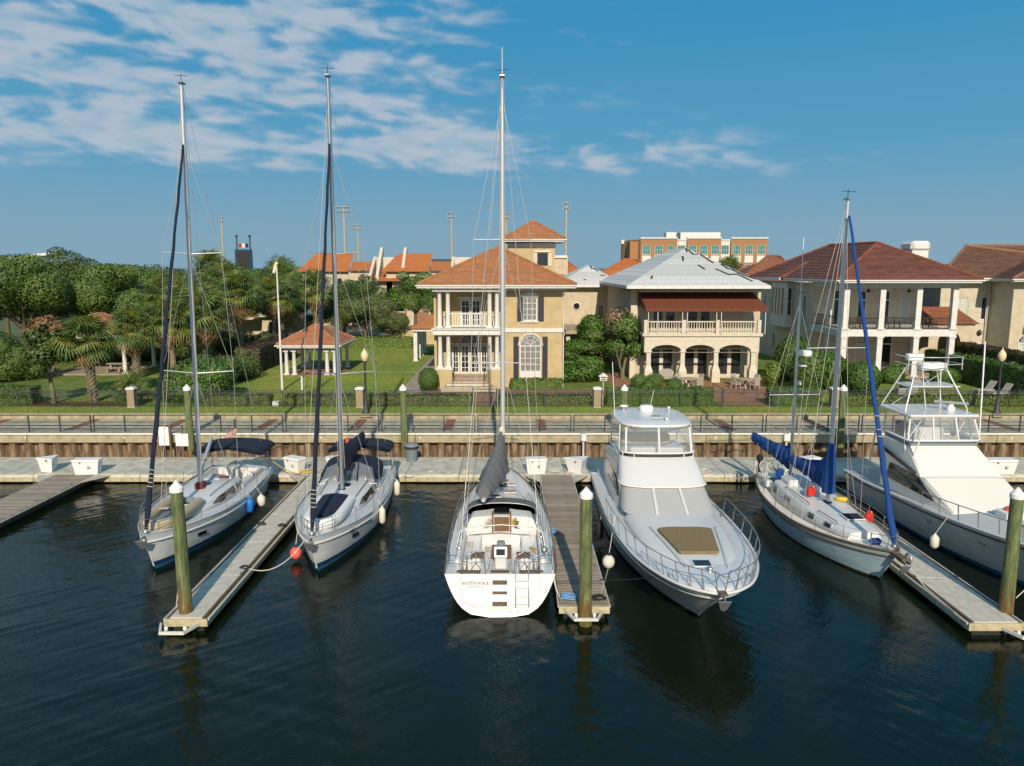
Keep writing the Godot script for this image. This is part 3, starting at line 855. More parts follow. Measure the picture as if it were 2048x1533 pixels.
# ---------- the yellow house ----------
func yellow_house() -> void:
	var t := thing("yellow_house", "yellow stucco house with orange tile hip roof and white columned porch", "house")
	var z := -61.5
	var R := Vector3.RIGHT
	var up_w := [1.60, 5.5, 1.20, 1.9]
	var dn_w := [1.40, 0.8, 1.75, 2.65, 0.85]
	wall(t, M.yellow_stucco, Vector3(-0.75, LAWN, z), R, 4.9, 8.4, [up_w, dn_w])
	wall(t, M.yellow_stucco, Vector3(4.15, LAWN, z), Vector3.FORWARD, 16, 8.4)
	wall(t, M.yellow_stucco, Vector3(-6.4, LAWN, -77.5), Vector3.BACK, 13.6, 8.4)
	wall(t, M.yellow_stucco, Vector3(-0.75, LAWN, z - 2.2), Vector3.BACK, 2.2, 8.4)
	wall(t, M.yellow_stucco, Vector3(-6.4, LAWN, z - 2.2), R, 5.65, 8.4, [[1.25, 0.85, 3.1, 2.5], [2.0, 3.42, 1.6, 0.05, 0.8], [2.0, 4.85, 1.8, 2.35]])
	put(bx(Vector3(-6.3, LAWN + 4.2, z - 1.1), Vector3(0.2, 8.4, 2.2)), "porch_pier", M.yellow_stucco, t)
	dark_core(t, Vector3(-1.1, LAWN + 4.1, -70.8), Vector3(10.2, 8.0, 13.0))
	dark_core(t, Vector3(1.7, LAWN + 4.1, -63.1), Vector3(4.6, 8.0, 2.6))
	# windows of the right bay with shutters
	window(t, Vector3(-0.75, LAWN, z), R, 1.60, 5.5, 1.2, 1.9, 3, 4, 0, null, M.blind)
	window(t, Vector3(-0.75, LAWN, z), R, 1.40, 0.8, 1.75, 2.65, 4, 5, 0.85, null, M.blind)
	put(bx(Vector3(0.65 + 0.875, LAWN + 1.05, z + 0.0), Vector3(1.72, 0.5, 0.12)), "window_panel", M.white_trim, t)
	for a in [[0.42, 5.45, 0.48, 2.0], [2.13, 5.45, 0.48, 2.0], [0.12, 0.75, 0.44, 3.45], [2.50, 0.75, 0.44, 3.45]]:
		var st := bx(Vector3(a[2] / 2, a[3] / 2, 0.03), Vector3(a[2], a[3], 0.05), 0.01)
		for k in int(a[3] / 0.14): box(st, Vector3(a[2] / 2, 0.1 + k * 0.14, 0.06), Vector3(a[2] - 0.1, 0.05, 0.03))
		put(st, "shutter", M.shutter, t, Vector3(a[0], LAWN + a[1], z + 0.002))
	var hd := bx(Vector3(1.45, LAWN + 7.55, z + 0.06), Vector3(1.45, 0.14, 0.14))
	extrude(hd, PackedVector2Array([Vector2(-0.7, 0), Vector2(0.7, 0), Vector2(0.45, 0.16), Vector2(0, 0.24), Vector2(-0.45, 0.16)]), XF(Vector3(1.45, LAWN + 7.62, z + 0.003)), 0.10)
	put(hd, "window_head", M.white_trim, t)
	put(bx(Vector3(1.45, LAWN + 5.42, z + 0.06), Vector3(1.5, 0.13, 0.16), 0.02), "sill", M.white_trim, t)
	var ar := S()
	var arp := []
	for q in arch_pts(1.95, 0.97, 14): arp.append(Vector3(1.525 + q.x, LAWN + 3.45 + q.y, z + 0.04))
	tube(ar, arp, 0.07, 6)
	put(ar, "arch_moulding", M.white_trim, t)
	# porch: floor, piers, columns on two storeys
	put(bx(Vector3(-3.5, LAWN + 0.38, z - 1.0), Vector3(5.6, 0.76, 2.4)), "porch_floor", M.patio_stone, t)
	for a in [[-5.53, 1.30], [-1.50, 1.14]]:
		put(bx(Vector3(a[0], LAWN + 0.78, z + 0.5), Vector3(a[1], 1.56, 0.9), 0.02), "pier", M.yellow_stucco, t)
		put(bx(Vector3(a[0], LAWN + 1.62, z + 0.5), Vector3(a[1] + 0.1, 0.13, 1.0), 0.02), "pier_cap", M.white_trim, t)
	for x in [-5.88, -5.20, -1.82, -1.22]:
		column(t, M.white_trim, Vector3(x, LAWN + 1.68, z + 0.5), 2.72, 0.19)
		column(t, M.white_trim, Vector3(x, LAWN + 4.95, z + 0.5), 2.95, 0.19)
	put(bx(Vector3(-3.55, LAWN + 4.66, z - 0.5), Vector3(5.75, 0.5, 3.0), 0.02), "entablature", M.white_trim, t)
	put(bx(Vector3(-3.55, LAWN + 4.88, z - 0.48), Vector3(5.95, 0.1, 3.2), 0.02), "cornice", M.white_trim, t)
	put(bx(Vector3(1.75, LAWN + 4.72, z + 0.05), Vector3(4.85, 0.34, 0.10), 0.02), "belt_course", M.white_trim, t)
	put(bx(Vector3(-3.55, LAWN + 8.12, z - 0.5), Vector3(5.75, 0.44, 3.0), 0.02), "upper_entablature", M.white_trim, t)
	put(bx(Vector3(1.75, LAWN + 8.2, z + 0.06), Vector3(4.9, 0.5, 0.12), 0.02), "frieze", M.white_trim, t)
	balustrade(t, M.white_trim, Vector3(-5.0, LAWN + 5.0, z + 0.5), Vector3(-2.02, LAWN + 5.0, z + 0.5), 1.15, 0.19, 0.07)
	for x in [-5.54, -1.52]: balustrade(t, M.white_trim, Vector3(x, LAWN + 5.0, z + 0.3), Vector3(x, LAWN + 5.0, z - 2.1), 1.0, 0.25, 0.06)
	# steps
	for k in 4: put(bx(Vector3(-3.5, LAWN + 0.08 + k * 0.18, z + 1.75 - k * 0.32), Vector3(4.4 - k * 0.42, 0.16, 1.4), 0.02), "step", M.patio_stone if k % 2 else M.cream_trim, t)
	for x in [-4.75, -2.25]: put(tube(S(), [Vector3(x, LAWN, z + 2.1), Vector3(x, LAWN + 0.95, z + 2.1), Vector3(x, LAWN + 1.7, z + 0.7), Vector3(x, LAWN + 0.7, z + 0.7)], 0.03, 6), "step_rail", M.rail_metal, t)
	# french doors, fanlight, upper doors
	var o := Vector3(-6.4, LAWN, z - 2.2)
	for a in [[1.25, 0.62], [1.95, 0.80], [2.80, 0.80], [3.68, 0.62]]: window(t, o, R, a[0] + 0.03, 0.85, a[1], 2.45, 2, 5, 0, null, null, 0.05, "glazed_door", 0.13)
	put(bx(Vector3(-3.6, LAWN + 3.40, z - 2.16), Vector3(3.3, 0.12, 0.16)), "door_head", M.white_trim, t)
	window(t, o, R, 2.0, 3.44, 1.6, 0.06, 1, 1, 0.78, null, null, 0.05, "fanlight")
	for a in [2.02, 2.92]: window(t, o, R, a, 4.85, 0.86, 2.3, 2, 4, 0, null, null, 0.05, "balcony_door", 0.14)
	put(bx(Vector3(-3.5, LAWN + 7.28, z - 2.14), Vector3(2.2, 0.2, 0.14)), "door_head", M.white_trim, t)
	hip_roof(t, -7.55, 5.1, -60.2, -78.8, 10.72, Vector3(-1.2, 13.8, -67.2), Vector3(-1.2, 13.8, -72), Color(0.46, 0.205, 0.085), 0.10, 0.30)
	put(tube(S(), [Vector3(4.35, 10.4, -60.9), Vector3(4.22, 10.0, -61.35), Vector3(4.22, 6.9, -61.38), Vector3(4.3, 6.7, -61.38), Vector3(4.22, 6.5, -61.38), Vector3(4.22, LAWN, -61.38)], 0.05, 6), "downpipe", M.white_trim, t)
	# look-out tower behind
	wall(t, M.yellow_stucco, Vector3(-0.35, 9.5, -78), R, 4.75, 5.0, [[2.95, 2.75, 1.08, 1.3]])
	wall(t, M.yellow_stucco, Vector3(4.4, 9.5, -78), Vector3.FORWARD, 4.75, 5.0)
	wall(t, M.yellow_stucco, Vector3(-0.35, 9.5, -82.75), Vector3.BACK, 4.75, 5.0)
	dark_core(t, Vector3(2.0, 12.0, -80.6), Vector3(4.3, 4.6, 4.3))
	window(t, Vector3(-0.35, 9.5, -78), R, 2.95, 2.75, 1.08, 1.3, 2, 1, 0, M.shutter)
	put(bx(Vector3(3.14, 13.72, -77.94), Vector3(1.7, 0.16, 0.16)), "window_head", M.white_trim, t)
	for x in [2.38, 3.9]: put(bx(Vector3(x, 12.9, -77.96), Vector3(0.38, 1.36, 0.06)), "shutter", M.cream_trim, t)
	put(bx(Vector3(2.02, 14.35, -80.4), Vector3(4.95, 0.5, 4.95)), "frieze", M.white_trim, t)
	hip_roof(t, -0.95, 5.35, -76.9, -83.9, 14.95, Vector3(2.25, 16.85, -80.2), Vector3(2.25, 16.85, -80.6), Color(0.46, 0.205, 0.085), 0.10, 0.30)
	put(bx(Vector3(5.1, 12.3, -80.5), Vector3(1.5, 1.9, 2.2), 0.02), "parapet", M.cream_stucco, t)
	put(bx(Vector3(4.9, 13.2, -80.4), Vector3(1.7, 0.3, 2.4), 0.02), "parapet_cap", M.white_trim, t)
	# side porch at the back left
	put(bx(Vector3(-8.4, LAWN + 3.35, -83), Vector3(4.2, 0.3, 9.0), 0.02), "side_porch_beam", M.white_trim, t)
	var sl := S()
	slope(sl, Vector3(-10.7, LAWN + 3.5, -78.3), Vector3(-6.3, LAWN + 3.5, -78.3), Vector3(-6.3, LAWN + 4.9, -80.5), Vector3(-8.6, LAWN + 4.9, -80.5), 0.3, Color(0.46, 0.205, 0.085), 0.1)
	slope(sl, Vector3(-10.7, LAWN + 3.5, -87.5), Vector3(-10.7, LAWN + 3.5, -78.3), Vector3(-8.6, LAWN + 4.9, -80.5), Vector3(-8.6, LAWN + 4.9, -87.5), 0.3, Color(0.46, 0.205, 0.085), 0.1)
	put(sl, "side_porch_roof", M.roof_tile, t)
	for k in 4: column(t, M.white_trim, Vector3(-10.2, LAWN, -79.0 - k * 2.7), 3.2, 0.2, true)

# ---------- the house with the awning ----------
func membrane_slope(parent: Node, e0: Vector3, e1: Vector3, r1: Vector3, r0: Vector3, rows: int) -> void:
	var n := (e1 - e0).cross((r0 + r1) / 2 - e0).normalized()
	for i in rows:
		var t0 := maxf(0.0, (i - 0.06) / rows)
		var t1 := float(i + 1) / rows
		var st := S()
		var a := e0.lerp(r0, t0) + n * 0.025
		var b := e1.lerp(r1, t0) + n * 0.025
		quad(st, a, b, e1.lerp(r1, t1) + n * 0.006, e0.lerp(r0, t1) + n * 0.006)
		quad(st, e0.lerp(r0, t0) - n * 0.02, e1.lerp(r1, t0) - n * 0.02, b, a)
		put(st, "underlay_strip", M["membrane%d" % (rng.randi() % 3)], parent)
func membrane_roof(t: Node, x0: float, x1: float, zf: float, zb: float, y: float, fr: Vector3, bk: Vector3, rows: int) -> void:
	var a := Vector3(x0, y, zf)
	var b := Vector3(x1, y, zf)
	var c := Vector3(x1, y, zb)
	var d := Vector3(x0, y, zb)
	var ro := Node3D.new()
	ro.name = "roof"
	t.add_child(ro, true)
	membrane_slope(ro, a, b, fr, fr, rows)
	membrane_slope(ro, b, c, bk, fr, rows)
	membrane_slope(ro, c, d, bk, bk, rows)
	membrane_slope(ro, d, a, fr, bk, rows)
	var fs := S()
	for e in [[a, b], [b, c], [c, d], [d, a]]:
		var dir: Vector3 = e[1] - e[0]
		box(fs, (e[0] + e[1]) / 2 - UP * 0.13, Vector3(0.10, 0.24, dir.length() + 0.1), Basis.looking_at(dir, UP))
	put(fs, "fascia", M.white_trim, t)
	put(bx(Vector3((x0 + x1) / 2, y - 0.2, (zf + zb) / 2), Vector3(x1 - x0 - 0.1, 0.05, absf(zb - zf) - 0.1)), "soffit", M.cream_trim, t)
# torn dark patches lying on a slope: each a short bent strip given by fractions along and up the slope
func tears(t: Node, e0: Vector3, e1: Vector3, ap: Vector3, list: Array) -> void:
	var n := (e1 - e0).cross(ap - e0).normalized()
	for q in list:
		var st := S()
		var pts := []
		for k in range(0, q.size(), 2): pts.append(e0.lerp(ap, q[k + 1]).lerp(e1.lerp(ap, q[k + 1]), q[k]) + n * 0.05)
		for k in pts.size() - 1:
			var dir: Vector3 = pts[k + 1] - pts[k]
			box(st, (pts[k] + pts[k + 1]) / 2, Vector3(0.16, 0.03, dir.length() + 0.1), Basis.looking_at(dir, n))
		put(st, "torn_strip", M.tar, t)
func awning_house() -> void:
	var t := thing("awning_house", "cream house with white underlay roof and red brown awning over balcony", "house")
	var R := Vector3.RIGHT
	var z := -64.0
	var zb := -66.6
	# body
	wall(t, M.cream_stucco, Vector3(10.6, LAWN, zb), R, 11.4, 8.2, [[1.6, 0.2, 2.3, 2.6], [4.7, 0.2, 2.3, 2.6], [7.7, 0.2, 2.3, 2.6], [1.8, 4.3, 2.2, 2.5], [4.9, 4.3, 2.2, 2.5]])
	wall(t, M.cream_stucco, Vector3(10.6, LAWN, -85), Vector3.BACK, 18.4, 8.2, [[14.2, 4.9, 1.1, 2.0], [14.3, 0.5, 1.2, 1.5]])
	wall(t, M.cream_stucco, Vector3(22.0, LAWN, zb), Vector3.FORWARD, 18, 8.2)
	dark_core(t, Vector3(16.3, LAWN + 4, -76), Vector3(10.8, 7.9, 18))
	for x in [1.6, 4.7, 7.7]:
		for k in 2: window(t, Vector3(10.6, LAWN, zb), R, x + k * 1.15, 0.2, 1.15, 2.55, 1, 1, 0, M.cream_trim, null, 0.06, "patio_door", 0.17)
		window(t, Vector3(10.6, LAWN, zb), R, x + 0.15, 2.86, 2.0, 0.05, 1, 1, 0.34, M.cream_trim, null, -0.05, "transom_light")
	for x in [1.8, 4.9]:
		for k in 2: window(t, Vector3(10.6, LAWN, zb), R, x + k * 1.1, 4.3, 1.1, 2.45, 1, 1, 0, M.cream_trim, null, 0.06, "balcony_door", 0.16)
	window(t, Vector3(10.6, LAWN, -85), Vector3.BACK, 14.2, 4.9, 1.1, 2.0, 2, 3)
	window(t, Vector3(10.6, LAWN, -85), Vector3.BACK, 14.3, 0.5, 1.2, 1.5, 2, 2)
	put(bx(Vector3(10.75, LAWN + 4.1, zb + 0.12), Vector3(0.55, 8.2, 0.4), 0.02), "pilaster", M.cream_trim, t)
	# loggia with three flat arches on flared posts
	var xs := [11.75, 14.68, 17.55, 20.75]
	wall(t, M.cream_trim, Vector3(11.35, LAWN + 2.6, z), R, 9.85, 1.5, [[0.58, 0.0, 2.62, 0.12, 0.55], [3.52, 0.0, 2.56, 0.12, 0.55], [6.42, 0.0, 2.75, 0.12, 0.55]], 0.4, "arcade")
	wall(t, M.cream_trim, Vector3(11.35, LAWN + 2.6, zb), Vector3.BACK, 2.6, 1.5, [[0.4, 0.0, 1.6, 0.12, 0.5]], 0.3, "arcade_end")
	for x in xs:
		var st := S()
		loft(st, [sq(x, LAWN + 0.0, z - 0.2, 0.36), sq(x, LAWN + 1.0, z - 0.2, 0.34), sq(x, LAWN + 1.5, z - 0.2, 0.19), sq(x, LAWN + 2.75, z - 0.2, 0.18)], true, true, false)
		box(st, Vector3(x, LAWN + 2.68, z - 0.2), Vector3(0.52, 0.12, 0.52))
		put(st, "post", M.cream_trim, t)
	put(bx(Vector3(16.3, LAWN + 4.12, -65.3), Vector3(10.3, 0.26, 2.9), 0.03), "balcony_floor", M.cream_trim, t)
	for a in [[11.5, 14.68], [14.68, 17.55], [17.55, 21.1]]: balustrade(t, M.cream_trim, Vector3(a[0] + 0.2, LAWN + 4.2, z), Vector3(a[1] - 0.2, LAWN + 4.2, z), 1.1, 0.21, 0.085, true)
	balustrade(t, M.cream_trim, Vector3(11.4, LAWN + 4.2, z - 0.2), Vector3(11.4, LAWN + 4.2, zb + 0.1), 1.1, 0.21, 0.085, true)
	for x in [11.42, 14.68, 17.55, 21.1]: put(bx(Vector3(x, LAWN + 4.8, z), Vector3(0.32, 1.2, 0.26), 0.02), "rail_post", M.cream_trim, t)
	# awning on poles
	var aw := S()
	var a0 := Vector3(11.15, 9.95, zb + 0.25)
	var a1 := Vector3(21.15, 9.95, zb + 0.25)
	var f0 := Vector3(11.35, 8.62, z + 0.35)
	var f1 := Vector3(21.75, 8.62, z + 0.35)
	for k in 24:
		var s0 := k / 24.0
		var s1 := (k + 1) / 24.0
		var p := f0.lerp(f1, s0)
		var q := f0.lerp(f1, s1)
		var d0 := UP * (0.02 * sin(k * 1.9))
		quad(aw, p, q, a0.lerp(a1, s1), a0.lerp(a1, s0))
		quad(aw, p - UP * (0.24 + d0.y), q - UP * (0.24 - d0.y), q, p)
	tri(aw, f0, a0, a0 - UP * 1.2); tri(aw, f1, a1 - UP * 1.2, a1)
	put(aw, "awning", M.awning, t)
	for x in [11.6, 12.4, 14.5, 14.9, 17.4, 17.8, 21.55]: put(bar(Vector3(x, LAWN + 4.2, z + 0.2), Vector3(x, 8.45, z + 0.2), 0.035), "awning_pole", M.white_trim, t)
	put(bx(Vector3(16.4, 10.2, zb + 0.5), Vector3(10.6, 0.5, 1.0)), "frieze", M.cream_trim, t)
	for k in 48: put(bx(Vector3(11.3 + k * 0.215, 10.25, zb + 1.04), Vector3(0.10, 0.2, 0.12)), "dentil", M.cream_trim, t)
	membrane_roof(t, 9.7, 21.75, -63.6, -86, 10.55, Vector3(16.75, 13.95, -73.5), Vector3(16.75, 13.95, -80), 9)
	tears(t, Vector3(9.7, 10.55, -63.6), Vector3(21.75, 10.55, -63.6), Vector3(16.75, 13.95, -73.5), [[0.52, 0.97, 0.50, 0.88], [0.72, 0.93, 0.70, 0.80, 0.86, 0.80], [0.98, 0.80, 0.92, 0.68], [0.32, 0.74, 0.36, 0.62], [0.90, 0.66, 0.88, 0.56], [0.60, 0.50, 0.64, 0.40], [0.97, 0.52, 0.94, 0.41, 0.985, 0.38], [0.78, 0.40, 0.83, 0.26, 0.92, 0.27, 0.93, 0.10], [0.96, 0.36, 0.97, 0.22, 0.995, 0.15], [0.10, 0.22, 0.115, 0.16]])
func sq(x: float, y: float, z: float, r: float) -> PackedVector3Array:
	return PackedVector3Array([Vector3(x - r, y, z + r), Vector3(x + r, y, z + r), Vector3(x + r, y, z - r), Vector3(x - r, y, z - r)])

# ---------- the house with the two-storey porch ----------
func porch_house() -> void:
	var t := thing("porch_house", "pale house with brown tile roof and two storey white columned porch", "house")
	var R := Vector3.RIGHT
	var z := -66.0
	var zb := -72.6
	var holes := [[2.0, 4.35, 1.5, 3.4], [4.3, 4.35, 0.9, 3.3], [6.3, 4.35, 1.2, 3.3], [8.4, 4.35, 1.0, 3.3], [1.8, 0.25, 1.3, 3.2], [4.4, 0.25, 1.0, 3.1], [6.9, 0.25, 1.1, 3.1]]
	wall(t, M.pale_stucco, Vector3(29.0, LAWN, zb), R, 10.2, 8.4, holes)
	for q in holes: window(t, Vector3(29.0, LAWN, zb), R, q[0], q[1], q[2], q[3], 2 if q[2] > 1.2 else 1, 1, 0, null, [M.window_glass, M.curtain][int(q[0] * 3) % 2], 0.08, "glazed_door", 0.12)
	for q in holes: put(bx(Vector3(29.0 + q[0] + q[2] / 2, LAWN + q[1] + q[3] * 0.72, zb - 0.03), Vector3(q[2], 0.12, 0.1)), "transom", M.white_trim, t)
	wall(t, M.pale_stucco, Vector3(29.0, LAWN, -88), Vector3.BACK, 15.4, 8.4, [[1.2, 4.8, 0.6, 1.9], [3.4, 4.8, 0.6, 1.9], [4.6, 1.0, 0.9, 1.6], [9.0, 1.2, 1.5, 1.5], [11.3, 2.4, 0.6, 0.6], [12.8, 4.3, 0.9, 2.8], [13.5, 0.6, 0.6, 2.4]])
	for q in [[1.2, 4.8, 0.6, 1.9], [3.4, 4.8, 0.6, 1.9], [4.6, 1.0, 0.9, 1.6], [9.0, 1.2, 1.5, 1.5], [11.3, 2.4, 0.6, 0.6], [12.8, 4.3, 0.9, 2.8], [13.5, 0.6, 0.6, 2.4]]: window(t, Vector3(29.0, LAWN, -88), Vector3.BACK, q[0], q[1], q[2], q[3], 1 if q[2] < 0.8 else 2, 2)
	wall(t, M.pale_stucco, Vector3(39.2, LAWN, zb), Vector3.FORWARD, 15.4, 8.4)
	dark_core(t, Vector3(34.1, LAWN + 4, -80.6), Vector3(9.6, 8.0, 15))
	# bay window on the left side
	put(bx(Vector3(28.65, LAWN + 6.0, -80.0), Vector3(0.7, 4.6, 4.4), 0.02), "bay", M.white_trim, t)
	for k in 4: window(t, Vector3(28.29, LAWN, -82.0), Vector3.BACK, 0.15 + k * 0.95, 4.9, 0.85, 2.9, 1, 2, 0, null, null, -0.03)
	window(t, Vector3(28.3, LAWN, -77.79), R, 0.1, 4.9, 0.5, 2.9, 1, 2, 0, null, null, -0.03)
	# porch
	put(bx(Vector3(33.95, LAWN + 0.12, -69.2), Vector3(10.2, 0.24, 6.8), 0.02), "porch_floor", M.patio_stone, t)
	put(bx(Vector3(33.95, LAWN + 4.12, -69.2), Vector3(10.3, 0.62, 6.8), 0.02), "balcony_floor", M.white_trim, t)
	for x in [29.25, 32.4, 35.6, 38.75]:
		column(t, M.white_trim, Vector3(x, LAWN + 0.24, z), 3.58, 0.24, true)
		column(t, M.white_trim, Vector3(x, LAWN + 4.42, z), 3.75, 0.24, true)
	for y in [LAWN + 0.24, LAWN + 4.42]: column(t, M.white_trim, Vector3(29.25, y, -69.4), 3.65, 0.2, true)
	put(bx(Vector3(33.95, LAWN + 8.28, -69.2), Vector3(10.3, 0.42, 6.9), 0.02), "beam", M.white_trim, t)
	for a in [[29.5, 32.15], [32.65, 35.35], [35.85, 38.5]]: balustrade(t, M.bronze, Vector3(a[0], LAWN + 4.42, z), Vector3(a[1], LAWN + 4.42, z), 1.05, 0.13, 0.022)
	for a in [[-66.3, -69.2], [-69.6, -72.4]]: balustrade(t, M.bronze, Vector3(29.25, LAWN + 4.42, a[0]), Vector3(29.25, LAWN + 4.42, a[1]), 1.05, 0.16, 0.022)
	for x in [32.5, 36.2]:
		var f := lathe(S(), Vector3(x, LAWN + 7.7, -68.8), [[0.03, 0.4], [0.03, 0.12], [0.14, 0.1], [0.14, -0.1], [0.03, -0.14]], 10)
		for k in 5: box(f, Vector3(x, LAWN + 7.72, -68.8) + Basis(UP, k * TAU / 5) * Vector3(0.42, 0, 0), Vector3(0.6, 0.02, 0.14), Basis(UP, k * TAU / 5))
		put(f, "ceiling_fan", M.bronze, t)
	hip_roof(t, 27.9, 40.3, -64.7, -89.3, 11.05, Vector3(35.0, 14.4, -73.0), Vector3(35.0, 14.5, -84), Color(0.185, 0.068, 0.043), 0.22, 0.36, Color(0.30, 0.10, 0.05))
	# small hipped roof over the bay
	var st := S()
	var c := Color(0.22, 0.08, 0.05)
	slope(st, Vector3(27.4, 11.1, -77.6), Vector3(29.8, 11.1, -77.6), Vector3(31.2, 12.75, -79.8), Vector3(31.0, 12.75, -79.8), 0.36, c, 0.2)
	slope(st, Vector3(27.4, 11.1, -82.6), Vector3(27.4, 11.1, -77.6), Vector3(31.0, 12.75, -79.8), Vector3(31.0, 12.75, -80.4), 0.36, c, 0.2)
	put(st, "bay_roof", M.roof_tile, t)
	put(bx(Vector3(27.45, 10.95, -80.1), Vector3(0.12, 0.26, 5.1)), "bay_fascia", M.white_trim, t)
	var ch := bx(Vector3(42.9, 13.0, -81), Vector3(1.7, 3.4, 2.2))
	box(ch, Vector3(42.9, 14.3, -81), Vector3(2.1, 1.1, 2.6), Basis.IDENTITY, 0.3)
	put(ch, "chimney", M.white_trim, t)
	put(tube(S(), [Vector3(28.4, 10.7, -72.2), Vector3(28.85, 10.3, -72.4), Vector3(28.85, LAWN, -72.4)], 0.05, 6), "downpipe", M.white_trim, t)
	put(bx(Vector3(34, LAWN + 0.09, -64.9), Vector3(9, 0.18, 1.6), 0.02), "porch_step", M.patio_stone, t)

func arcade_house() -> void:
	var t := thing("arcade_house", "pale stucco house with brown roof and arched passage beside the porch house", "house")
	var R := Vector3.RIGHT
	# arched link wall
	wall(t, M.cream_stucco, Vector3(39.3, LAWN, -70.5), R, 4.3, 4.6, [[0.9, 0.0, 2.1, 2.9, 1.0]], 0.5, "link_wall")
	put(bx(Vector3(41.4, LAWN + 2.2, -74), Vector3(3.6, 4.4, 0.3)), "link_back", M.cream_stucco, t)
	var st := S()
	slope(st, Vector3(39.2, LAWN + 4.6, -70.2), Vector3(43.8, LAWN + 4.6, -70.2), Vector3(43.8, LAWN + 6.0, -74.5), Vector3(39.2, LAWN + 6.0, -74.5), 0.36, Color(0.33, 0.12, 0.06), 0.2)
	put(st, "link_roof", M.roof_tile, t)
	# main block
	var holes := [[1.4, 4.6, 1.5, 2.3], [4.2, 4.6, 0.6, 2.3], [5.3, 0.9, 1.4, 2.6]]
	wall(t, M.pale_stucco, Vector3(43.2, LAWN, -76), R, 6.6, 8.4, holes)
	for q in holes: window(t, Vector3(43.2, LAWN, -76), R, q[0], q[1], q[2], q[3], 2 if q[2] > 1 else 1, 1, 0, null, M.curtain if q[2] > 1.45 else null)
	wall(t, M.cream_stucco, Vector3(43.2, LAWN, -76), Vector3.BACK, 5.5, 4.9, [], 0.2, "garden_wall")
	wall(t, M.pale_stucco, Vector3(43.2, LAWN, -92), Vector3.BACK, 16, 8.4)
	var h2 := [[1.3, 4.5, 1.7, 2.7], [0.9, 0.4, 1.6, 2.2, 0.8]]
	wall(t, M.cream_stucco, Vector3(48.2, LAWN, -72.5), R, 14, 8.4, h2)
	window(t, Vector3(48.2, LAWN, -72.5), R, 1.3, 4.5, 1.7, 2.7, 2, 1, 0, null, M.curtain)
	for k in 2: window(t, Vector3(48.2, LAWN, -72.5), R, 1.0 + k * 0.72, 0.4, 0.7, 2.2, 1, 1, 0, null, M.curtain, 0.15, "glazed_door", 0.12)
	window(t, Vector3(48.2, LAWN, -72.5), R, 0.95, 2.62, 1.5, 0.04, 1, 1, 0.72, null, null, 0.15, "fanlight")
	wall(t, M.pale_stucco, Vector3(48.2, LAWN, -76), Vector3.BACK, 3.5, 8.4)
	dark_core(t, Vector3(54, LAWN + 4.1, -83), Vector3(20, 8.0, 13.5))
	dark_core(t, Vector3(55.5, LAWN + 4.1, -74.6), Vector3(13.6, 8.0, 3.4))
	put(bx(Vector3(54, LAWN + 4.15, -71.9), Vector3(9.0, 0.2, 1.2), 0.02), "balcony_floor", M.white_trim, t)
	balustrade(t, M.rail_metal, Vector3(49.6, LAWN + 4.25, -71.4), Vector3(58, LAWN + 4.25, -71.4), 1.0, 0.16, 0.025)
	put(lathe(S(), Vector3(47.4, LAWN + 3.3, -75.9), [[0.05, -0.3], [0.2, -0.2], [0.25, 0.1], [0.06, 0.3]], 8), "wall_lantern", M.bronze, t)
	hip_roof(t, 42.2, 70, -74.6, -92, 11.1, Vector3(49.2, 14.4, -82.5), Vector3(64, 14.4, -83), Color(0.17, 0.085, 0.05), 0.22, 0.36, Color(0.32, 0.17, 0.10))
	hip_roof(t, 47.2, 64, -71.2, -84, 11.05, Vector3(55, 13.4, -76.5), Vector3(56, 13.4, -80), Color(0.17, 0.085, 0.05), 0.22, 0.36, Color(0.32, 0.17, 0.10))
	put(tube(S(), [Vector3(46.6, 10.8, -75.2), Vector3(47.9, 10.3, -75.7), Vector3(47.9, LAWN, -75.8)], 0.055, 6), "downpipe", M.white_trim, t)

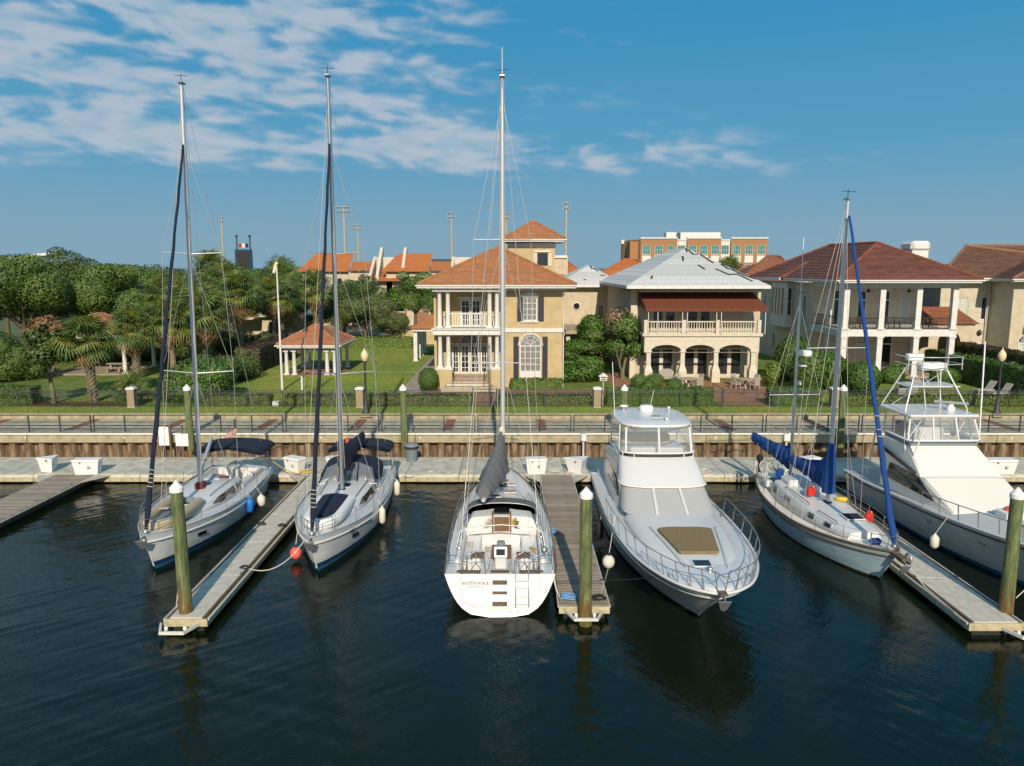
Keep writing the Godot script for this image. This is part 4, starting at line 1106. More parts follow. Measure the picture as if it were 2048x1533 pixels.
# ---------- buildings behind ----------
func back_buildings() -> void:
	var R := Vector3.RIGHT
	# rear wing between the yellow and the awning house
	var t := thing("rear_house", "cream house with round window and white underlay roof between two houses", "house")
	wall(t, M.cream_stucco, Vector3(5.6, LAWN, -84), R, 6.0, 7.9, [[4.0, 4.0, 0.7, 1.7, 0.32]])
	dark_core(t, Vector3(8.6, LAWN + 4, -90), Vector3(5.6, 7.7, 11))
	window(t, Vector3(5.6, LAWN, -84), R, 4.0, 4.0, 0.7, 1.7, 1, 3, 0.32, null, M.blind)
	put(lathe(S(), Vector3(7.2, LAWN + 5.6, -83.97), [[0.36, 0], [0.46, 0.0], [0.46, 0.04], [0.36, 0.04]], 18, Basis(Vector3.RIGHT, PI / 2)), "round_window_frame", M.white_trim, t)
	put(lathe(S(), Vector3(7.2, LAWN + 5.6, -83.98), [[0.35, 0], [0.35, 0.08]], 18, Basis(Vector3.RIGHT, PI / 2)), "round_pane", M.window_glass, t)
	membrane_roof(t, 4.6, 12.4, -83, -97, 10.2, Vector3(9.0, 12.4, -88), Vector3(9.0, 12.4, -92), 6)
	tears(t, Vector3(4.6, 10.2, -83), Vector3(12.4, 10.2, -83), Vector3(9.0, 12.4, -88), [[0.62, 0.95, 0.66, 0.8, 0.84, 0.8, 0.86, 0.66], [0.8, 0.45, 0.9, 0.45], [0.4, 0.25, 0.43, 0.22]])
	put(bx(Vector3(8.2, LAWN + 3.4, -79.5), Vector3(5.6, 0.35, 8.6)), "terrace_roof", M.slab_b, t)
	put(bx(Vector3(10.6, LAWN + 3.75, -79.5), Vector3(0.5, 0.4, 8.0)), "terrace_parapet", M.slab, t)
	for k in 5: column(t, M.cream_trim, Vector3(5.7, LAWN, -76.0 - k * 1.8), 3.25, 0.2, true)
	# condominiums with long orange roofs
	for a in [[-36.0, 8.0, "left"], [-21.6, 7.4, "right"]]:
		var x: float = a[0]
		var c := thing("condominium", "condominium with orange roof slope and white stepped parapet, " + ("behind the flagpole" if a[2] == "left" else "beside the yellow house roof"), "building", Vector3(x, LAWN, -130), 0, "condominiums behind the gardens")
		var w: float = a[1]
		wall(c, M.cream_stucco, Vector3(0, 0, 0), R, w + 4, 9.2, [[1.0, 6.2, 2.6, 1.9], [5.2, 6.2, 1.6, 1.9], [0.8, 0.1, 2.6, 2.3], [4.6, 0.1, 2.6, 2.3]])
		for q in [[1.0, 6.2, 2.6, 1.9], [5.2, 6.2, 1.6, 1.9]]: window(c, Vector3.ZERO, R, q[0], q[1], q[2], q[3], 2, 1, 0, M.cream_trim)
		for q in [0.8, 4.6]: put(bx(Vector3(q + 1.3, 1.25, -0.1), Vector3(2.6, 2.3, 0.1)), "garage_door", M.brick_paving, c)
		put(bx(Vector3(w / 2 + 2, 4.6, -7.3), Vector3(w + 3.8, 9.0, 13.5)), "block", M.cream_stucco, c)
		var st := S()
		slope(st, Vector3(-0.8, 9.2, 0.8), Vector3(w, 9.2, 0.8), Vector3(w + 0.3, 12.35, -4), Vector3(1.6, 12.35, -4), 0.5, Color(0.50, 0.17, 0.05), 0.05, 0.03)
		slope(st, Vector3(w + 0.25, 9.4, 0.8), Vector3(w + 3.6, 9.4, 0.8), Vector3(w + 3.6, 10.9, -2.5), Vector3(w + 0.25, 10.9, -2.5), 0.5, Color(0.50, 0.17, 0.05), 0.05, 0.03)
		slope(st, Vector3(w + 4.2, 7.6, 1.4), Vector3(w + 9.5, 7.6, 1.4), Vector3(w + 9.5, 9.4, -4), Vector3(w + 4.2, 9.4, -4), 0.5, Color(0.50, 0.17, 0.05), 0.05, 0.03)
		put(st, "roof", M.roof_tile, c)
		for q in [[w + 3.6, 11.8], [w + 9.0 if a[2] == "left" else -1.6, 13.4]]:
			put(extrude(S(), PackedVector2Array([Vector2(1.2, 7.4), Vector2(1.2, 8.6), Vector2(-4, q[1]), Vector2(-4.6, q[1]), Vector2(-4.6, 7.4)]), XF(Vector3(q[0], 0, 0), Vector3.BACK, UP), -0.5), "parapet", M.cream_trim, c)
		put(bx(Vector3(w + 6.8, 4.0, -4), Vector3(5.2, 7.6, 8)), "lower_block", M.cream_stucco, c)
		put(bx(Vector3(w + 6.5, 10.2, -6), Vector3(5.0, 3.0, 4)), "roof_house", M.cream_trim, c)
	# more orange roofs further right
	for a in [[4.0, -112.0, 7.0, 11.0], [14.5, -120.0, 10.0, 11.2], [31.0, -98.0, 9.0, 11.4]]:
		var c := thing("tile_roof_house", "cream house with %s tile roof, mostly hidden behind %s" % (["orange", "the rear house"] if a[0] < 10 else (["orange", "the awning house"] if a[0] < 20 else ["red brown", "the porch house"])), "house", Vector3(a[0], LAWN, a[1]), 0, "tiled houses far behind")
		put(bx(Vector3(a[2] / 2, 4, -5), Vector3(a[2] + 2, 8, 10)), "wall", M.cream_stucco, c)
		hip_roof(c, -2.0, a[2] + 2, 1.0, -11, 8.1, Vector3(a[2] * 0.4, a[3], -5), Vector3(a[2] * 0.6, a[3], -5.5), Color(0.50, 0.17, 0.05) if a[0] < 20 else Color(0.30, 0.12, 0.07), 0.08, 0.4)
	# low tan house at the left behind the palms
	var ln := thing("low_tan_house", "low tan house with flat white roof edge behind the palms", "house", Vector3(-38, LAWN, -103))
	wall(ln, M.cream_stucco, Vector3.ZERO, R, 8.5, 3.2, [[4.6, 0.8, 1.6, 1.7]])
	put(bx(Vector3(4.25, 1.6, -4.3), Vector3(8.4, 3.1, 8)), "block", M.cream_stucco, ln)
	window(ln, Vector3.ZERO, R, 4.6, 0.8, 1.6, 1.7, 2, 2, 0, M.bronze)
	for k in 5: put(bx(Vector3(4.4, 3.3 + k * 0.18, -3 - k * 0.5), Vector3(10.0 - k * 0.3, 0.14, 8)), "roof_board", M.white_trim, ln)
	hip_roof(ln, -5, 3.6, 3.2, -6, 3.3, Vector3(-1, 5.0, -1.4), Vector3(0, 5.0, -1.6), Color(0.50, 0.19, 0.06), 0.08, 0.4)
	# brick office block
	var ob := thing("brick_office", "orange brick office block with rows of green glass windows", "building", Vector3(22.2, LAWN, -148))
	var bays := [[0.6, 8.6], [14.3, 8.0], [22.5, 7.4]]
	var sec := [[3.2, 8.2, 0], [11.4, 2.2, 1], [13.6, 7.6, 0], [21.2, 2.2, 1], [23.4, 8.2, 0]]
	for s in sec:
		var hs := []
		var nwin := 3 if s[2] == 0 else 1
		for k in nwin:
			for f in 4: hs.append([(s[1] / nwin) * (k + 0.5) - 0.9, 0.9 + f * 4.15 + 0.6, 1.8, 2.0])
		var m: Material = M.brick if s[2] == 0 else M.white_trim
		var zo := 0.0 if s[2] == 0 else -0.6
		var top: float = 17.4 if s[2] == 0 else 17.0
		wall(ob, m, Vector3(s[0], 0, zo), R, s[1], top, hs)
		for q in hs:
			window(ob, Vector3(s[0], 0, zo), R, q[0], q[1], q[2], q[3], 3, 2, 0, M.white_trim, M.green_glass)
			if s[2] == 0: put(bx(Vector3(s[0] + q[0] + 0.9, q[1] - 1.0, zo + 0.03), Vector3(1.9, 1.5, 0.06)), "spandrel", M.white_trim, ob)
		put(bx(Vector3(s[0] + s[1] / 2, top + 0.1, zo - 0.3), Vector3(s[1] + 0.1, 0.3, 1.0)), "coping", M.white_trim, ob)
	put(bx(Vector3(16, 8.4, -8), Vector3(30, 16.8, 14)), "block", M.brick, ob)
	wall(ob, M.brick, Vector3(0.2, 0, -8), Vector3(1, 0, 2.66).normalized(), 8.5, 17.2, [[1.5, 3, 5.5, 12.5]])
	window(ob, Vector3(0.2, 0, -8), Vector3(1, 0, 2.66).normalized(), 1.5, 3, 5.5, 12.5, 4, 8, 0, M.bronze)
	put(bx(Vector3(17, 18.0, -4), Vector3(9, 1.6, 4)), "penthouse", M.white_trim, ob)
	ob.scale = Vector3(0.87, 0.89, 0.87)
	put(bx(Vector3(10.3, 18.0, -3), Vector3(2.2, 1.6, 3)), "stair_house", M.white_trim, ob)
	put(bx(Vector3(0.4, 16.9, -7.6), Vector3(1.0, 0.9, 1.0)), "parapet", M.white_trim, ob)
	# stadium: floodlight masts, scoreboard, grandstand edge
	for a in [[-50.5, 230.0, 30.3, 6], [-65.0, 322.0, 30.0, 6], [-102.5, 270.0, 29.8, 2], [-19.8, 250.0, 30.0, 3], [15.2, 215.0, 30.2, 2], [-1.9, 250.0, 29.8, 3]]:
		var who: String = {-50.5: "tall and broad, right of the second sailboat mast", -65.0: "lower and farther, with a broad lamp rack", -102.5: "narrow, beside the scoreboard", -19.8: "behind the yellow house roof, left", 15.2: "beside the look-out tower", -1.9: "close behind the big sailboat mast"}[a[0]]
		var f := thing("floodlight_mast", "concrete stadium floodlight mast, " + who, "floodlight", Vector3(a[0], LAWN, -a[1]), 0, "stadium floodlight masts")
		var hh: float = a[2] - LAWN
		put(lathe(S(), Vector3.ZERO, [[0.45, 0], [0.28, hh]], 10), "pole", M.slab, f)
		var n: int = a[3]
		for r in 2: put(bx(Vector3(0, hh - 0.4 - r * 1.3, 0), Vector3(n * 0.7 + 0.8, 0.12, 0.2)), "cross_arm", M.galvanised, f)
		var lm := fin(lathe(S(), Vector3.ZERO, [[0.05, -0.25], [0.28, 0.2], [0.30, 0.25], [0.01, 0.2]], 8, Basis(Vector3.RIGHT, 2.0)))
		for k in n: for r in 2: part(lm, "floodlight", M.galvanised, f, Vector3((k - (n - 1) / 2.0) * 0.78, hh - 0.1 - r * 1.3, 0.3))
	var sb := thing("scoreboard", "dark blue stadium scoreboard with flags and masts on top", "scoreboard", Vector3(-90, LAWN, -255))
	put(bx(Vector3(0, 12.0, 0), Vector3(5.6, 8.0, 1.0), 0.05), "panel", M.navy_stripe, sb)
	put(bx(Vector3(0, 12.4, 0.52), Vector3(4.4, 5.8, 0.08)), "screen_face", M.black_rubber, sb)
	put(bx(Vector3(0.3, 7.2, 0.1), Vector3(7.6, 1.8, 1.4)), "lower_panel", M.navy_stripe, sb)
	for x in [-2.2, 2.2]:
		put(bar(Vector3(x, 0, -0.3), Vector3(x, 20.4, -0.3), 0.22), "mast", M.rail_metal, sb)
		put(ball(S(), Vector3(x, 20.4, -0.3), 0.5, 8), "finial", M.rail_metal, sb)
	for k in 3: put(bx(Vector3(-1.1 + k * 1.1, 17.3, -0.2), Vector3(1.05, 1.3, 0.06)), "banner", [M.flag_red, M.white_trim, M.flag_blue][k], sb)
	var gs := thing("grandstand_roof", "dark flat grandstand roof on posts behind the condominiums", "grandstand", Vector3(-30, LAWN, -215))
	put(bx(Vector3(9, 12.0, 0), Vector3(22, 0.6, 6)), "roof", M.rail_metal, gs)
	for k in 6: put(bar(Vector3(k * 4 - 1, 0, 2), Vector3(k * 4 - 1, 11.9, 2), 0.12), "post", M.rail_metal, gs)
	var cn := thing("white_canopy", "white sweeping stadium canopy behind the left oak trees", "canopy", Vector3(-165, LAWN, -230))
	var cst := S()
	loft(cst, [PackedVector3Array([Vector3(-10, 10.0, 3), Vector3(-10, 11.0, 3), Vector3(-10, 11.0, -3), Vector3(-10, 10, -3)]), PackedVector3Array([Vector3(12, 11.8, 3), Vector3(12, 13.0, 3), Vector3(12, 13.0, -3), Vector3(12, 11.8, -3)]), PackedVector3Array([Vector3(28, 14.0, 2), Vector3(28, 14.6, 2), Vector3(28, 14.6, -2), Vector3(28, 14.0, -2)])], true, true, false)
	put(cst, "roof", M.white_trim, cn)
	for k in 4: put(bar(Vector3(-8 + k * 7, 0, 0), Vector3(-8 + k * 7, 11.5 + k * 0.4, 0), 0.3), "post", M.white_trim, cn)
# ---------- boat tools; a boat's z runs from its stern to its bow, x to one side, water at y = 0 ----------
var straight_rows := false
func spl(rows: Array, t: float) -> Array:
	var n := rows.size() - 1
	var k := clampi(int(t * n), 0, n - 1)
	var u := t * n - k
	var a: Array = rows[maxi(k - 1, 0)]
	var b: Array = rows[k]
	var c: Array = rows[k + 1]
	var d: Array = rows[mini(k + 2, n)]
	var out := []
	for i in b.size(): out.append(lerpf(b[i], c[i], u) if straight_rows else cubic_interpolate(b[i], c[i], a[i], d[i], u))
	return out
# station rows: [z at deck, z at water, half beam at deck, half beam at water, sheer height, draught]
func hp(s: Array, f: float, side: float, flare := 0.7) -> Vector3:
	if f >= 0.0: return Vector3(side * (s[3] + (s[2] - s[3]) * pow(f, flare)), s[4] * f, lerpf(s[1], s[0], f))
	return Vector3(side * s[3] * cos(-f * PI / 2), -s[5] * sin(-f * PI / 2), s[1])
func hull_band(parent: Node, called: String, m: Material, rows: Array, f0: float, f1: float, nf: int, flare := 0.7, n := 36) -> void:
	var st := S()
	for side in [-1.0, 1.0]:
		var rings := []
		for i in n + 1:
			var s := spl(rows, float(i) / n)
			var r := PackedVector3Array()
			for j in nf + 1: r.append(hp(s, lerpf(f0, f1, float(j) / nf), side, flare))
			rings.append(r)
		if side > 0: rings.reverse()
		loft(st, rings, false, false, true)
	put(st, called, m, parent)
func stem(parent: Node, m: Material, rows: Array, f0: float, flare := 0.7, r := 0.035) -> void:
	var p := []
	for i in 9: p.append(hp(spl(rows, 1.0), lerpf(f0, 1.0, i / 8.0), 0.0, flare) + Vector3(0, 0, -0.01))
	put(tube(S(), p, r, 7), "stem", m, parent)
func transom(parent: Node, m: Material, rows: Array, f1 := 1.0, flare := 0.7, thick := 0.0, called := "transom") -> void:
	var st := S()
	var s := spl(rows, 0.0)
	var nf := 12
	for j in nf:
		var a := lerpf(-0.6, f1, float(j) / nf)
		var b := lerpf(-0.6, f1, float(j + 1) / nf)
		quad(st, hp(s, a, 1, flare), hp(s, a, -1, flare), hp(s, b, -1, flare), hp(s, b, 1, flare))
	put(st, called, m, parent)
func sheer(rows: Array, t: float, side: float, inset := 0.0, dy := 0.0) -> Vector3:
	var s := spl(rows, t)
	return Vector3(side * maxf(s[2] - inset, 0.0), s[4] + dy, s[0])
# deck between the sheers, leaving out a well between z0 and z1 of half width w
func deck(parent: Node, m: Material, rows: Array, camber := 0.1, drop := 0.06, z0 := 99.0, z1 := -99.0, w := 1.0, n := 40) -> void:
	var st := S()
	for i in n:
		var a := spl(rows, float(i) / n)
		var b := spl(rows, float(i + 1) / n)
		var mid: float = (a[0] + b[0]) / 2
		var well := mid > z0 and mid < z1
		for side in [-1.0, 1.0]:
			var ks := 5
			for k in ks:
				var p := []
				for q in [[a, k], [a, k + 1], [b, k + 1], [b, k]]:
					var s: Array = q[0]
					var bm := maxf(s[2] - 0.03, 0.0)
					var inner: float = minf(w, bm * 0.95) if well else 0.0
					var x: float = lerpf(inner, bm, float(q[1]) / ks)
					var c: float = camber * (1.0 - pow(x / maxf(bm, 0.01), 2.0))
					p.append(Vector3(side * x, s[4] - drop + c, s[0]))
				st.set_smooth_group(0)
				if side > 0: quad(st, p[0], p[3], p[2], p[1])
				else: quad(st, p[0], p[1], p[2], p[3])
	put(st, "deck", m, parent)
func edge_tube(parent: Node, called: String, m: Material, rows: Array, r: float, dy := 0.0, inset := 0.0, t0 := 0.0, t1 := 1.0, n := 36, f := 1.0) -> void:
	for side in [-1.0, 1.0]:
		var p := []
		for i in n + 1:
			var s := spl(rows, lerpf(t0, t1, float(i) / n))
			var v := hp(s, f, side)
			v.x = side * maxf(absf(v.x) - inset, 0.0)
			p.append(v + UP * dy)
		put(tube(S(), p, r, 6), called, m, parent)
func lifelines(parent: Node, rows: Array, t0: float, t1: float, n: int, h: float, heights: Array, r := 0.014, lean := 0.0, sides := [-1.0, 1.0], m: Material = null, wire: Material = null) -> void:
	if m == null: m = M.steel
	if wire == null: wire = M.wire
	for side in sides:
		var feet := []
		for i in n + 1:
			var a := sheer(rows, lerpf(t0, t1, float(i) / n), side, 0.08)
			feet.append(a)
			put(bar(a, a + UP * h + Vector3(side * lean, 0, 0), r), "stanchion", m, parent)
		for k in heights:
			var p := []
			for i in n * 4 + 1: p.append(sheer(rows, lerpf(t0, t1, float(i) / (n * 4)), side, 0.08 - lean * k / h, k))
			put(tube(S(), p, 0.009 if wire == M.wire else r, 5), "lifeline" if wire == M.wire else "rail", wire, parent)
# a rounded cabin; rows: [z, base y, half width at base, top y, half width at top, camber]
func cab_ring(r: Array) -> PackedVector3Array:
	var p := PackedVector3Array()
	var half := [[r[2], r[1]], [lerpf(r[2], r[4], 0.5), lerpf(r[1], r[3], 0.5)], [lerpf(r[2], r[4], 0.9), lerpf(r[1], r[3], 0.86)], [r[4] * 0.97, r[3] - 0.012], [r[4] * 0.88, r[3] + r[5] * 0.2], [r[4] * 0.5, r[3] + r[5] * 0.75], [0.0, r[3] + r[5]]]
	for q in half: p.append(Vector3(-q[0], q[1], r[0]))
	for i in range(half.size() - 2, -1, -1): p.append(Vector3(half[i][0], half[i][1], r[0]))
	return p
func cabin(parent: Node, called: String, m: Material, rows: Array, n := 20, straight := false) -> MeshInstance3D:
	var rings := []
	if straight: for r in rows: rings.append(cab_ring(r))
	else: for i in n + 1: rings.append(cab_ring(spl(rows, float(i) / n)))
	return put(loft(S(), rings, true, true, not straight), called, m, parent)
func cab_at(rows: Array, z: float, f: float, side: float, out := 0.0) -> Vector3:
	var lo := 0.0
	var hi := 1.0
	for k in 24:
		var mid := (lo + hi) / 2
		if (spl(rows, mid)[0] < z) == (rows[-1][0] > rows[0][0]): lo = mid
		else: hi = mid
	var r := spl(rows, lo)
	return Vector3(side * (lerpf(r[2], r[4], f * 0.9) + out), lerpf(r[1], r[3], f), z)
# a window on a cabin side from an outline in (z, f)
func side_window(parent: Node, called: String, m: Material, rows: Array, outline: Array, sides := [-1.0, 1.0], out := 0.016) -> void:
	for side in sides:
		var st := S()
		var poly := PackedVector2Array()
		for q in outline: poly.append(Vector2(q[0], q[1]))
		var idx := Geometry2D.triangulate_polygon(poly)
		for i in range(0, idx.size(), 3): tri(st, cab_at(rows, poly[idx[i]].x, poly[idx[i]].y, side, out), cab_at(rows, poly[idx[i + 1]].x, poly[idx[i + 1]].y, side, out), cab_at(rows, poly[idx[i + 2]].x, poly[idx[i + 2]].y, side, out))
		for i in poly.size():
			var a := poly[i]
			var b := poly[(i + 1) % poly.size()]
			quad(st, cab_at(rows, a.x, a.y, side, -0.01), cab_at(rows, b.x, b.y, side, -0.01), cab_at(rows, b.x, b.y, side, out), cab_at(rows, a.x, a.y, side, out))
		put(st, called, m, parent)
# finer rings with the small folds of slack cloth
func folds(rings: Array, amp: float, sd: int) -> Array:
	var ns := FastNoiseLite.new()
	ns.seed = sd
	ns.frequency = 1.1
	var out := []
	for i in rings.size() - 1:
		for k in 4:
			var u := k / 4.0
			var r := PackedVector3Array()
			for j in rings[i].size():
				var p: Vector3 = rings[i][j].lerp(rings[i + 1][j], u)
				var d := ns.get_noise_3d(p.x * 1.5 + j, p.y * 0.8, p.z * 2.6) * amp * 2.0
				r.append(p + Vector3(d if p.x < rings[i][0].x else -d, d * 0.5, 0))
			out.append(r)
	out.append(rings[-1])
	return out
func ring_pts(c: Vector3, r: float, bas := Basis.IDENTITY, n := 24) -> Array:
	var p := []
	for i in n: p.append(c + bas * Vector3(cos(TAU * i / n) * r, sin(TAU * i / n) * r, 0))
	return p
func wheel(parent: Node, c: Vector3, r: float, bas := Basis.IDENTITY) -> void:
	var o := put(tube(S(), ring_pts(c, r, bas), 0.013, 6, true), "steering_wheel", M.steel, parent)
	for k in 5: put(bar(c, c + bas * Vector3(cos(k * TAU / 5 + 0.3) * r, sin(k * TAU / 5 + 0.3) * r, 0), 0.012, 5), "spoke", M.steel, o)
	put(ball(S(), c, 0.05, 8), "hub", M.steel, o)
func fender(label: String, at: Vector3, m: Material, h := 0.7, r := 0.14, hang := Vector3.ZERO) -> void:
	var t := thing("fender", label, "fender", at, 0, "fenders hanging at the boats")
	var prof := [[0.03, 0.0], [r * 0.6, 0.04], [r, 0.14], [r, h - 0.14], [r * 0.6, h - 0.04], [0.04, h], [0.04, h + 0.06]]
	put(lathe(S(), Vector3.ZERO, prof, 14), "body", m, t)
	if hang != Vector3.ZERO: put(bar(Vector3(0, h + 0.04, 0), hang - at, 0.012, 5), "line", M.rope, t)
func buoy(label: String, at: Vector3, m: Material, r: float, hang: Vector3, foot := Vector3.ZERO) -> void:
	var t := thing("ball_fender", label, "buoy", at, 0, "round fenders and buoys")
	put(ball(S(), Vector3.ZERO, Vector3(r, r * 1.12, r), 16), "ball", m, t)
	put(lathe(S(), Vector3(0, r * 1.05, 0), [[0.05, 0], [0.045, 0.1], [0.01, 0.12]], 8), "eye", M.black_rubber, t)
	put(bar(Vector3(0, r * 1.1, 0), hang - at, 0.014, 5), "line", M.rope, t)
	if foot != Vector3.ZERO: put(bar(Vector3(0, -r, 0), foot - at, 0.012, 5), "lower_line", M.rope, t)
func mast(parent: Node, m: Material, foot: Vector3, h: float, r: float, spread: Array, rig: Dictionary) -> Node3D:
	var st := S()
	var rings := []
	for k in 6:
		var t := k / 5.0
		var rr := r * (1.0 if t < 0.75 else 1.0 - (t - 0.75) * 1.2)
		var ring := PackedVector3Array()
		for j in 12: ring.append(foot + Vector3(cos(TAU * j / 12) * rr * 0.72, t * h, -sin(TAU * j / 12) * rr))
		rings.append(ring)
	loft(st, rings)
	var o := put(st, "mast", m, parent)
	put(bx(foot + Vector3(0, 0.04, 0), Vector3(r * 2.4, 0.10, r * 3.0), 0.02), "mast_step", M.black_rubber, o)
	for s in spread:
		for side in [-1.0, 1.0]:
			var tip := foot + Vector3(side * s[1], s[0] + s[3], -s[2])
			put(tube(S(), [foot + Vector3(0, s[0], 0), tip], [0.035, 0.02], 6), "spreader", m, o)
	# shrouds run from the chainplates over the spreader tips to the hounds
	var cp: Vector3 = rig.chain
	for side in [-1.0, 1.0]:
		var pts := [Vector3(side * cp.x, cp.y, cp.z)]
		for s in spread: pts.append(foot + Vector3(side * s[1], s[0] + s[3], -s[2]))
		pts.append(foot + Vector3(0, rig.hounds, 0))
		put(tube(S(), pts, 0.011, 5), "cap_shroud", M.wire, o)
		put(bar(Vector3(side * (cp.x - 0.1), cp.y, cp.z - 0.15), foot + Vector3(0, spread[0][0] - 0.1, 0), 0.010, 5), "lower_shroud", M.wire, o)
		if spread.size() > 1: put(bar(foot + Vector3(side * spread[0][1], spread[0][0] + spread[0][3], -spread[0][2]), foot + Vector3(0, spread[1][0] - 0.1, 0), 0.009, 5), "diagonal_shroud", M.wire, o)
	if rig.has("back"):
		for b in rig.back: put(bar(b, foot + Vector3(0, h, -r), 0.010, 5), "backstay", M.wire, o)
	if rig.has("halyards"):
		for b in rig.halyards: put(bar(b, foot + Vector3(0, h * 0.97, 0), 0.009, 4), "halyard", M.rope, o)
	# masthead gear
	var top := foot + UP * h
	put(bx(top + Vector3(0, 0.03, 0), Vector3(r * 1.6, 0.07, r * 3.4), 0.01), "masthead", M.steel, o)
	put(bar(top, top + UP * 0.42, 0.014, 5), "masthead_light", M.black_rubber, o)
	put(tube(S(), [top + Vector3(-0.28, 0.34, 0), top + Vector3(0.30, 0.30, 0.1)], 0.012, 4), "wind_vane", M.black_rubber, o)
	if rig.has("whip"): put(bar(top, top + UP * rig.whip, 0.016, 5), "whip_antenna", M.mast_white, o)
	return o
func furled(parent: Node, m: Material, a: Vector3, b: Vector3, r0: float, r1: float, bands: Array) -> void:
	var pts := []
	var rad := []
	for i in 25:
		var t := i / 24.0
		pts.append(a.lerp(b, t) + Vector3(0.012 * sin(i * 2.3), 0, 0.012 * cos(i * 1.7)))
		rad.append(lerpf(r0, r1, pow(t, 0.7)) * (1.0 + 0.10 * sin(i * 1.3)))
	rad[0] = r0 * 0.5
	var o := put(tube(S(), pts, rad, 9), "furled_sail", m, parent)
	for k in bands:
		var c := a.lerp(b, k)
		var d := (b - a).normalized()
		var sd := d.cross(UP).normalized()
		var fw := sd.cross(d)
		var p := []
		for i in 9: p.append(c + d * (0.09 * i / 8.0) + (sd * cos(i * PI / 4) + fw * sin(i * PI / 4)) * (lerpf(r0, r1, k) + 0.012))
		put(tube(S(), p, 0.016, 4), "sail_tie", M.rope, o)
	put(lathe(S(), a - (b - a).normalized() * 0.1, [[0.10, -0.06], [0.12, 0], [0.10, 0.06]], 10, Basis(Quaternion(UP, (b - a).normalized()))), "furler_drum", M.steel, o)
# an arched canvas top: bows at z0 and z1, half width w, edge height y, crown c
func canvas_top(parent: Node, called: String, m: Material, z0: float, z1: float, w: float, y: float, c: float, tilt := 0.0, droop := 0.12, n := 14) -> MeshInstance3D:
	var st := S()
	var rings := []
	for i in 7:
		var t := i / 6.0
		var r := PackedVector3Array()
		var dip := 0.03 * sin(t * PI * 3.0)
		for j in n + 1:
			var a := PI - PI * j / n
			r.append(Vector3(cos(a) * w, y + pow(sin(a), 0.6) * c + tilt * t - absf(dip), lerpf(z0, z1, t)))
		for j in range(n, -1, -1):
			var a := PI - PI * j / n
			r.append(Vector3(cos(a) * (w - 0.02), y - 0.03 + pow(sin(a), 0.6) * c + tilt * t - absf(dip), lerpf(z0, z1, t)))
		rings.append(r)
	loft(st, rings, true, true, true)
	return put(st, called, m, parent)
func hoop(parent: Node, called: String, w: float, y0: float, y1: float, c: float, z0: float, z1: float, r := 0.016) -> void:
	var p := [Vector3(-w, y0, z0)]
	for j in 13:
		var a := PI - PI * j / 12
		p.append(Vector3(cos(a) * w, y1 + pow(sin(a), 0.6) * c, z1))
	p.append(Vector3(w, y0, z0))
	put(tube(S(), p, r, 5), called, M.steel, parent)
func hatch(parent: Node, c: Vector3, w: float, l: float, m: Material = null, tilt := 0.0) -> void:
	var b := Basis(Vector3.RIGHT, tilt)
	var o := put(box(S(), Vector3.ZERO, Vector3(w + 0.1, 0.05, l + 0.1), Basis.IDENTITY, 0.015), "hatch", M.gelcoat, parent, c, b)
	put(box(S(), Vector3(0, 0.028, 0), Vector3(w, 0.02, l), Basis.IDENTITY, 0.006), "hatch_pane", M.smoked if m == null else m, o)
func winch(parent: Node, c: Vector3) -> void:
	put(lathe(S(), c, [[0.09, 0], [0.09, 0.05], [0.055, 0.08], [0.055, 0.14], [0.08, 0.18], [0.03, 0.2]], 10), "winch", M.steel, parent)
func coil(called: String, label: String, at: Vector3, m: Material, r := 0.22, turns := 3, cat := "rope") -> void:
	var t := thing(called, label, cat, at, 0, "mooring ropes")
	var p := []
	for i in turns * 12 + 1:
		var a := i * TAU / 12
		var rr := r * (0.72 + 0.25 * sin(i * 0.9 + at.x) )
		p.append(Vector3(cos(a) * rr * 1.3, 0.03 + 0.022 * i / 12.0, sin(a) * rr))
	put(tube(S(), p, 0.02, 5), "coil", m, t)
func line(label: String, pts: Array, m: Material, r := 0.018) -> void:
	tag(put(tube(S(), pts, r, 5), "mooring_line", m, self), label, "rope", "mooring ropes")
func pulpit(parent: Node, rows: Array, t0: float, h: float, ahead := 0.1, r := 0.016) -> void:
	for k in [1.0, 0.5]:
		var p := []
		for i in 9: p.append(sheer(rows, lerpf(t0, 0.995, i / 8.0), -1, 0.06, h * k))
		var tip: Vector3 = p[-1]
		p[-1] = Vector3(0, tip.y, tip.z + ahead)
		for i in range(7, -1, -1): p.append(sheer(rows, lerpf(t0, 0.995, i / 8.0), 1, 0.06, h * k))
		put(tube(S(), p, r if k == 1.0 else r * 0.8, 5), "pulpit", M.steel, parent)
	for side in [-1.0, 1.0]:
		for k in [t0, lerpf(t0, 1, 0.55)]:
			var a := sheer(rows, k, side, 0.06)
			put(bar(a, a + UP * h, r, 5), "pulpit_leg", M.steel, parent)
func anchor(parent: Node, at: Vector3, sc := 1.0) -> void:
	var st := bx(Vector3(0, 0.0, 0.05) * sc, Vector3(0.06, 0.08, 0.55) * sc, 0.01)
	extrude(st, PackedVector2Array([Vector2(-0.2, 0.0), Vector2(0.2, 0.0), Vector2(0.1, -0.34), Vector2(0.0, -0.42), Vector2(-0.1, -0.34)]), XF(Vector3(0, -0.05, 0.30) * sc, Vector3.RIGHT, Vector3(0, 0.9, 0.43)), 0.05)
	put(st, "anchor", M.steel, parent, at)

